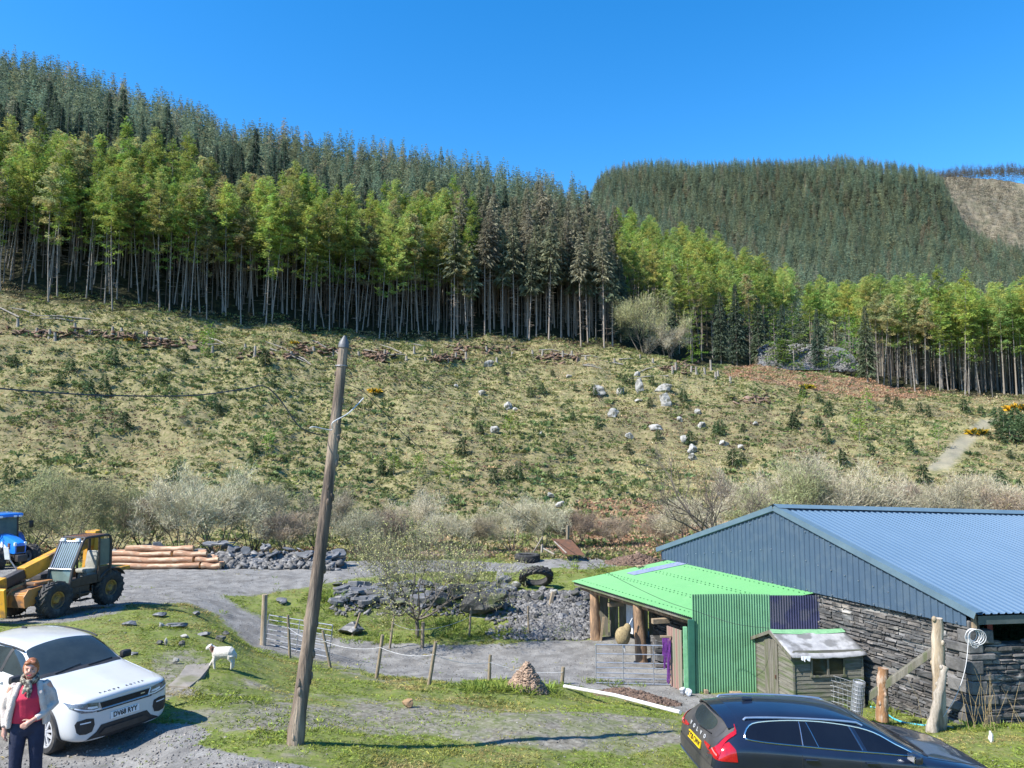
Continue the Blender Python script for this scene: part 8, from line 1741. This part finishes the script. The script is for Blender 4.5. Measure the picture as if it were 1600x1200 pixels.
# long grass and scrub between the road and the willows
# low bushes and brambles, larger than the tussocks
rg2 = np.random.default_rng(77); pq = jitter_grid(-75, 115, 56, 145, 1.9, 36); zq, aq, bq_ = with_px(pq); okq = (aq > -30) & (aq < 1640) & (pq[:, 1]-edge_at(aq) < 0) & (rg2.random(len(pq)) < np.clip(0.5-0.35*np.clip((aq-1050)/500, 0, 1)+(fbm(pq[:, 0]*0.1, pq[:, 1]*0.1, 3, 91)-0.5)*3, 0.06, 0.95)) & ~inpoly(aq, bq_, [(1440,745),(1485,740),(1525,695),(1565,655),(1530,652),(1485,690)])
q = np.column_stack([pq, zq])[okq]; bush_t = tussock(31, 46, 0.55, 0.1, 0.6, (0.115,0.16,0.06), 0); N_ = len(q); h_ = N_//2
stuff('low_bushes', [tile(*bush_t, q[:h_], rg2.uniform(0, 6.28, h_), rg2.uniform(0.5, 1.35, h_), shade(h_, 0.7, 1.35), rg2.uniform(0.8, 1.7, h_)), tile(*tussock(32, 44, 0.55, 0.1, 0.6, (0.17,0.2,0.08), 0), q[h_:], rg2.uniform(0, 6.28, N_-h_), rg2.uniform(0.5, 1.3, N_-h_), shade(N_-h_, 0.7, 1.35), rg2.uniform(0.7, 1.4, N_-h_))], M['grass_blade'], 'low green bushes and brambles dotted over the cleared hillside', 'bushes')
pp = jitter_grid(-36, 45, 43.5, 56, 0.42, 35); z, a, b = with_px(pp); ok = (a > -30) & (a < 1630); pp, z = pp[ok], z[ok]; kk = rg.choice(6, len(pp), p=[0.3,0.2,0.15,0.1,0.15,0.1]); parts = []
for k, nm in enumerate(kinds_h_keys):
    q = np.column_stack([pp, z])[kk == k]; parts.append(tile(*kinds_h[nm], q, rg.uniform(0, 6.28, len(q)), rg.uniform(0.5, 1.0, len(q)), shade(len(q))))
stuff('stream_scrub', parts, M['grass_blade'], 'tangled dry grass and bracken under the willows beyond the road', 'scrub')
# ---------------------------------------------------------------- grass on the near ground
def sample_near(N, seed, y0=8.5, y1=44):
    rg = np.random.default_rng(seed); d = np.exp(rg.uniform(math.log(y0), math.log(y1), N)); px_ = rg.uniform(-20, 1620, N); x = (px_-800)/FPX*d; return x, d
def fld(x, y):
    z = hz(x, y); a, b = proj(x, y, z); n1 = (fbm(x*0.8, y*0.8, 4, 41)-0.5)*18; n2 = (fbm(x*0.8+30, y*0.8, 4, 43)-0.5)*9
    g = np.zeros(x.shape, bool)
    for pl in GRAVEL: g |= inpoly(a+n1, b+n2, pl)
    bz = np.zeros(x.shape, bool)
    for pl in BARE: bz |= inpoly(a+n1*1.7, b+n2*1.7, pl)
    return z, a, b, g, bz
blade = tussock(11, 5, 1.0, 0.085, 0.35, (0.155,0.215,0.035), 0); 
x, y = sample_near(105000, 51); z, a, b, g, bz = fld(x, y); pr_ = np.where(g, np.clip((fbm(x*0.6, y*0.6, 3, 88)-0.5)*0.5, 0.006, 0.12), np.where(bz, 0.3, 1.0)); cl = fbm(x*1.3, y*1.3, 3, 66); pr_ = pr_*np.clip((cl-0.32)*5, 0.12, 1)
inb = (x > 5.2) & (x < 12) & (y > 18.6) & (y < 31) & (((x-E0.x)*gn.x+(y-E0.y)*gn.y) < 3.2) & (y > 21.2)   # under the buildings
sel = (rg.random(len(x)) < pr_) & ~inb; q = np.column_stack([x, y, z])[sel]; dd = y[sel]
dry = fbm(q[:, 0]*0.7, q[:, 1]*0.7, 3, 71); tint = shade(len(q), 0.6, 1.45); tint[:, 0] *= 1.1+np.clip((dry-0.47)*4, 0, 1)*0.6; tint[:, 2] *= 1+np.clip((dry-0.5)*4, 0, 1)*1.6
lush = np.clip((fbm(q[:, 0]*0.5, q[:, 1]*0.5, 3, 73)-0.52)*6, 0, 1); sc = (0.03+0.0019*dd)*rg.uniform(0.6, 1.5, len(q))*(1+0.6*lush)
stuff('grass', [tile(*blade, q, rg.uniform(0, 6.28, len(q)), sc*1.3, tint, sc)], M['grass_blade'], 'short patchy grass over the slopes around the yard', 'grass')
# longer tufts along walls, the bank and the fence
lt = tussock(12, 12, 1.0, 0.05, 0.3, (0.14,0.19,0.035), 0); Q = []; S_ = []
def strip(p0, p1, w_, n, h, seed):
    rg = np.random.default_rng(seed)
    for _ in range(n):
        t = rg.random(); X_ = p0[0]+(p1[0]-p0[0])*t+rg.normal()*w_[0]; Y_ = p0[1]+(p1[1]-p0[1])*t+rg.normal()*w_[1]; t3 = T(X_, Y_); Q.append(tuple(t3)); S_.append(h*rg.uniform(0.5, 1.3))
for args in (((690,1078),(870,1082),(20,5),60,0.35,1), ((740,1075),(860,1075),(20,4),60,0.3,2), ((560,1000),(900,990),(20,5),170,0.28,3), ((430,940),(640,985),(60,18),150,0.25,4), ((900,880),(960,905),(20,6),60,0.35,5), ((1300,1130),(1600,1140),(20,4),110,0.2,6), ((500,930),(530,945),(12,6),40,0.5,7), ((820,895),(860,900),(6,5),16,0.3,8), ((1270,1085),(1420,1115),(18,5),70,0.3,9), ((920,1066),(1000,1075),(10,3),24,0.25,10), ((640,965),(760,985),(30,8),100,0.3,11)): strip(*args)
Q = np.array(Q); S_ = np.array(S_); tint = shade(len(Q), 0.7, 1.4)
stuff('long_grass', [tile(*lt, Q, rg.uniform(0, 6.28, len(Q)), S_, tint)], M['grass_blade'], 'longer lush tufts of grass along the fence, bank and walls', 'grass')
# ---------------------------------------------------------------- saplings and gorse on the hillside
sl = [larch_crown(700+i, H=2.6, h0=0.03, spread=0.75, n_limb=46, per=22, base=((0.16,0.26,0.035),(0.13,0.24,0.03))[i]) for i in range(2)]; sd_ = [spruce_crown(710+i, H=1.6, h0=0.02, spread=0.75, step=0.13, nb=7, base=(0.06,0.095,0.04), sub=3) for i in range(2)]
for L_ in sl+sd_: L_[1][:] = L_[1]
def shrink(cr, f): V = cr[0].reshape(-1, 4, 3).copy(); m_ = V[:, :1]; V = m_+(V-m_)*f; return V.reshape(-1, 3), cr[1], cr[2]
sapL = [make_tree('larch_sapling', 'larch sapling', 'sapling', None, shrink(sl[i], 0.55), trunk_mesh(720+i, 2.5, 0.03), 'larch_bark') for i in range(2)]
sapS = [make_tree('spruce_sapling', 'spruce sapling', 'sapling', None, shrink(sd_[i], 0.75), trunk_mesh(730+i, 1.5, 0.03), 'spruce_bark') for i in range(2)]
def put(protos, idx, px_, py_, s, lb_, grp=None, st_=set()):
    q = T(px_, py_); o = protos[idx]; 
    if o.name in st_: o = dup(o)
    st_.add(protos[idx].name); o.location = (q.x, q.y, q.z-0.05); o.rotation_euler = (0, 0, random.uniform(0, 6.28)); o.scale = (s, s, s); o['label'] = lb_
    if grp: o['group'] = grp
    return o
for k, (x, y, s, lb_) in enumerate(((615,744,1.05,'broad bright green larch sapling, widest on the lower slope'),(655,740,0.85,'slim bright green larch sapling right of the widest one'),(703,752,1.0,'bright green larch sapling above the middle willows'),(421,703,0.85,'small bright green larch sapling in the left slope'),(798,684,1.2,'bright green larch sapling beside the white boulder'),(326,552,1.5,'larch sapling beside the cut stumps near the left forest edge'),(1343,688,1.3,'larch sapling on the pale right slope'),(1467,702,1.3,'larch sapling just left of the hillside track'),(1255,640,1.0,'larch sapling below the bracken strip'),(1355,640,1.2,'larch sapling under the right larch stand'),(1205,560,1.6,'sapling in front of the slate tip'))): put(sapL, k % 2, x, y, s, lb_)
sr2 = random.Random(9)
for k in range(85):
    x = sr2.uniform(0, 1600); y = sr2.uniform(np.interp(x, [0,540,960,1600], [530,570,590,650]), 765); put(sapS, k % 2, x, y, sr2.uniform(0.6, 1.3), 'small dark green conifer sapling among many planted over the cleared hillside', 'dark conifer saplings on the hillside')
gV, gF, gC = tussock(21, 150, 0.75, 0.1, 0.7, (0.09,0.13,0.04), 0); gy = tussock(22, 150, 0.9, 0.09, 0.7, (0.75,0.52,0.03), 0)
for (x, y, s, lb_) in ((586,612,0.9,'yellow flowering gorse bush left of the wire on the slope'),(1527,677,1.3,'yellow flowering gorse bush beside the hillside track'),(1261,606,1.1,'yellow flowering gorse bush below the slate tip'),(1590,640,1.8,'yellow topped gorse bush at the right picture edge'),(202,982-450,0.6,'tiny yellow gorse near the left stumps'),(460,536,0.6,'tiny yellow gorse under the left larches')):
    q = T(x, y); r = thing('gorse_bush', lb_, 'gorse', q); r.scale = (s, s, s)
    for nm, (v_, f_, c_) in (('foliage', (gV, gF, gC)), ('flowers', gy)): link(nm, np_mesh(nm, v_, f_, c_.astype(np.float32)), M['grass_blade'], r)
gq = T(1600, 690); 
for k in range(7):
    q = T(1560+k*9, 665+12*(k % 3)); o = dup(sapS[0], None, q, (0,0,k), (2.0,2.0,1.5), 'dense green scrubby bush at the right picture edge beside the track'); o['group'] = 'green bushes by the track'; o.name = 'scrub_bush'; o['category'] = 'bush'
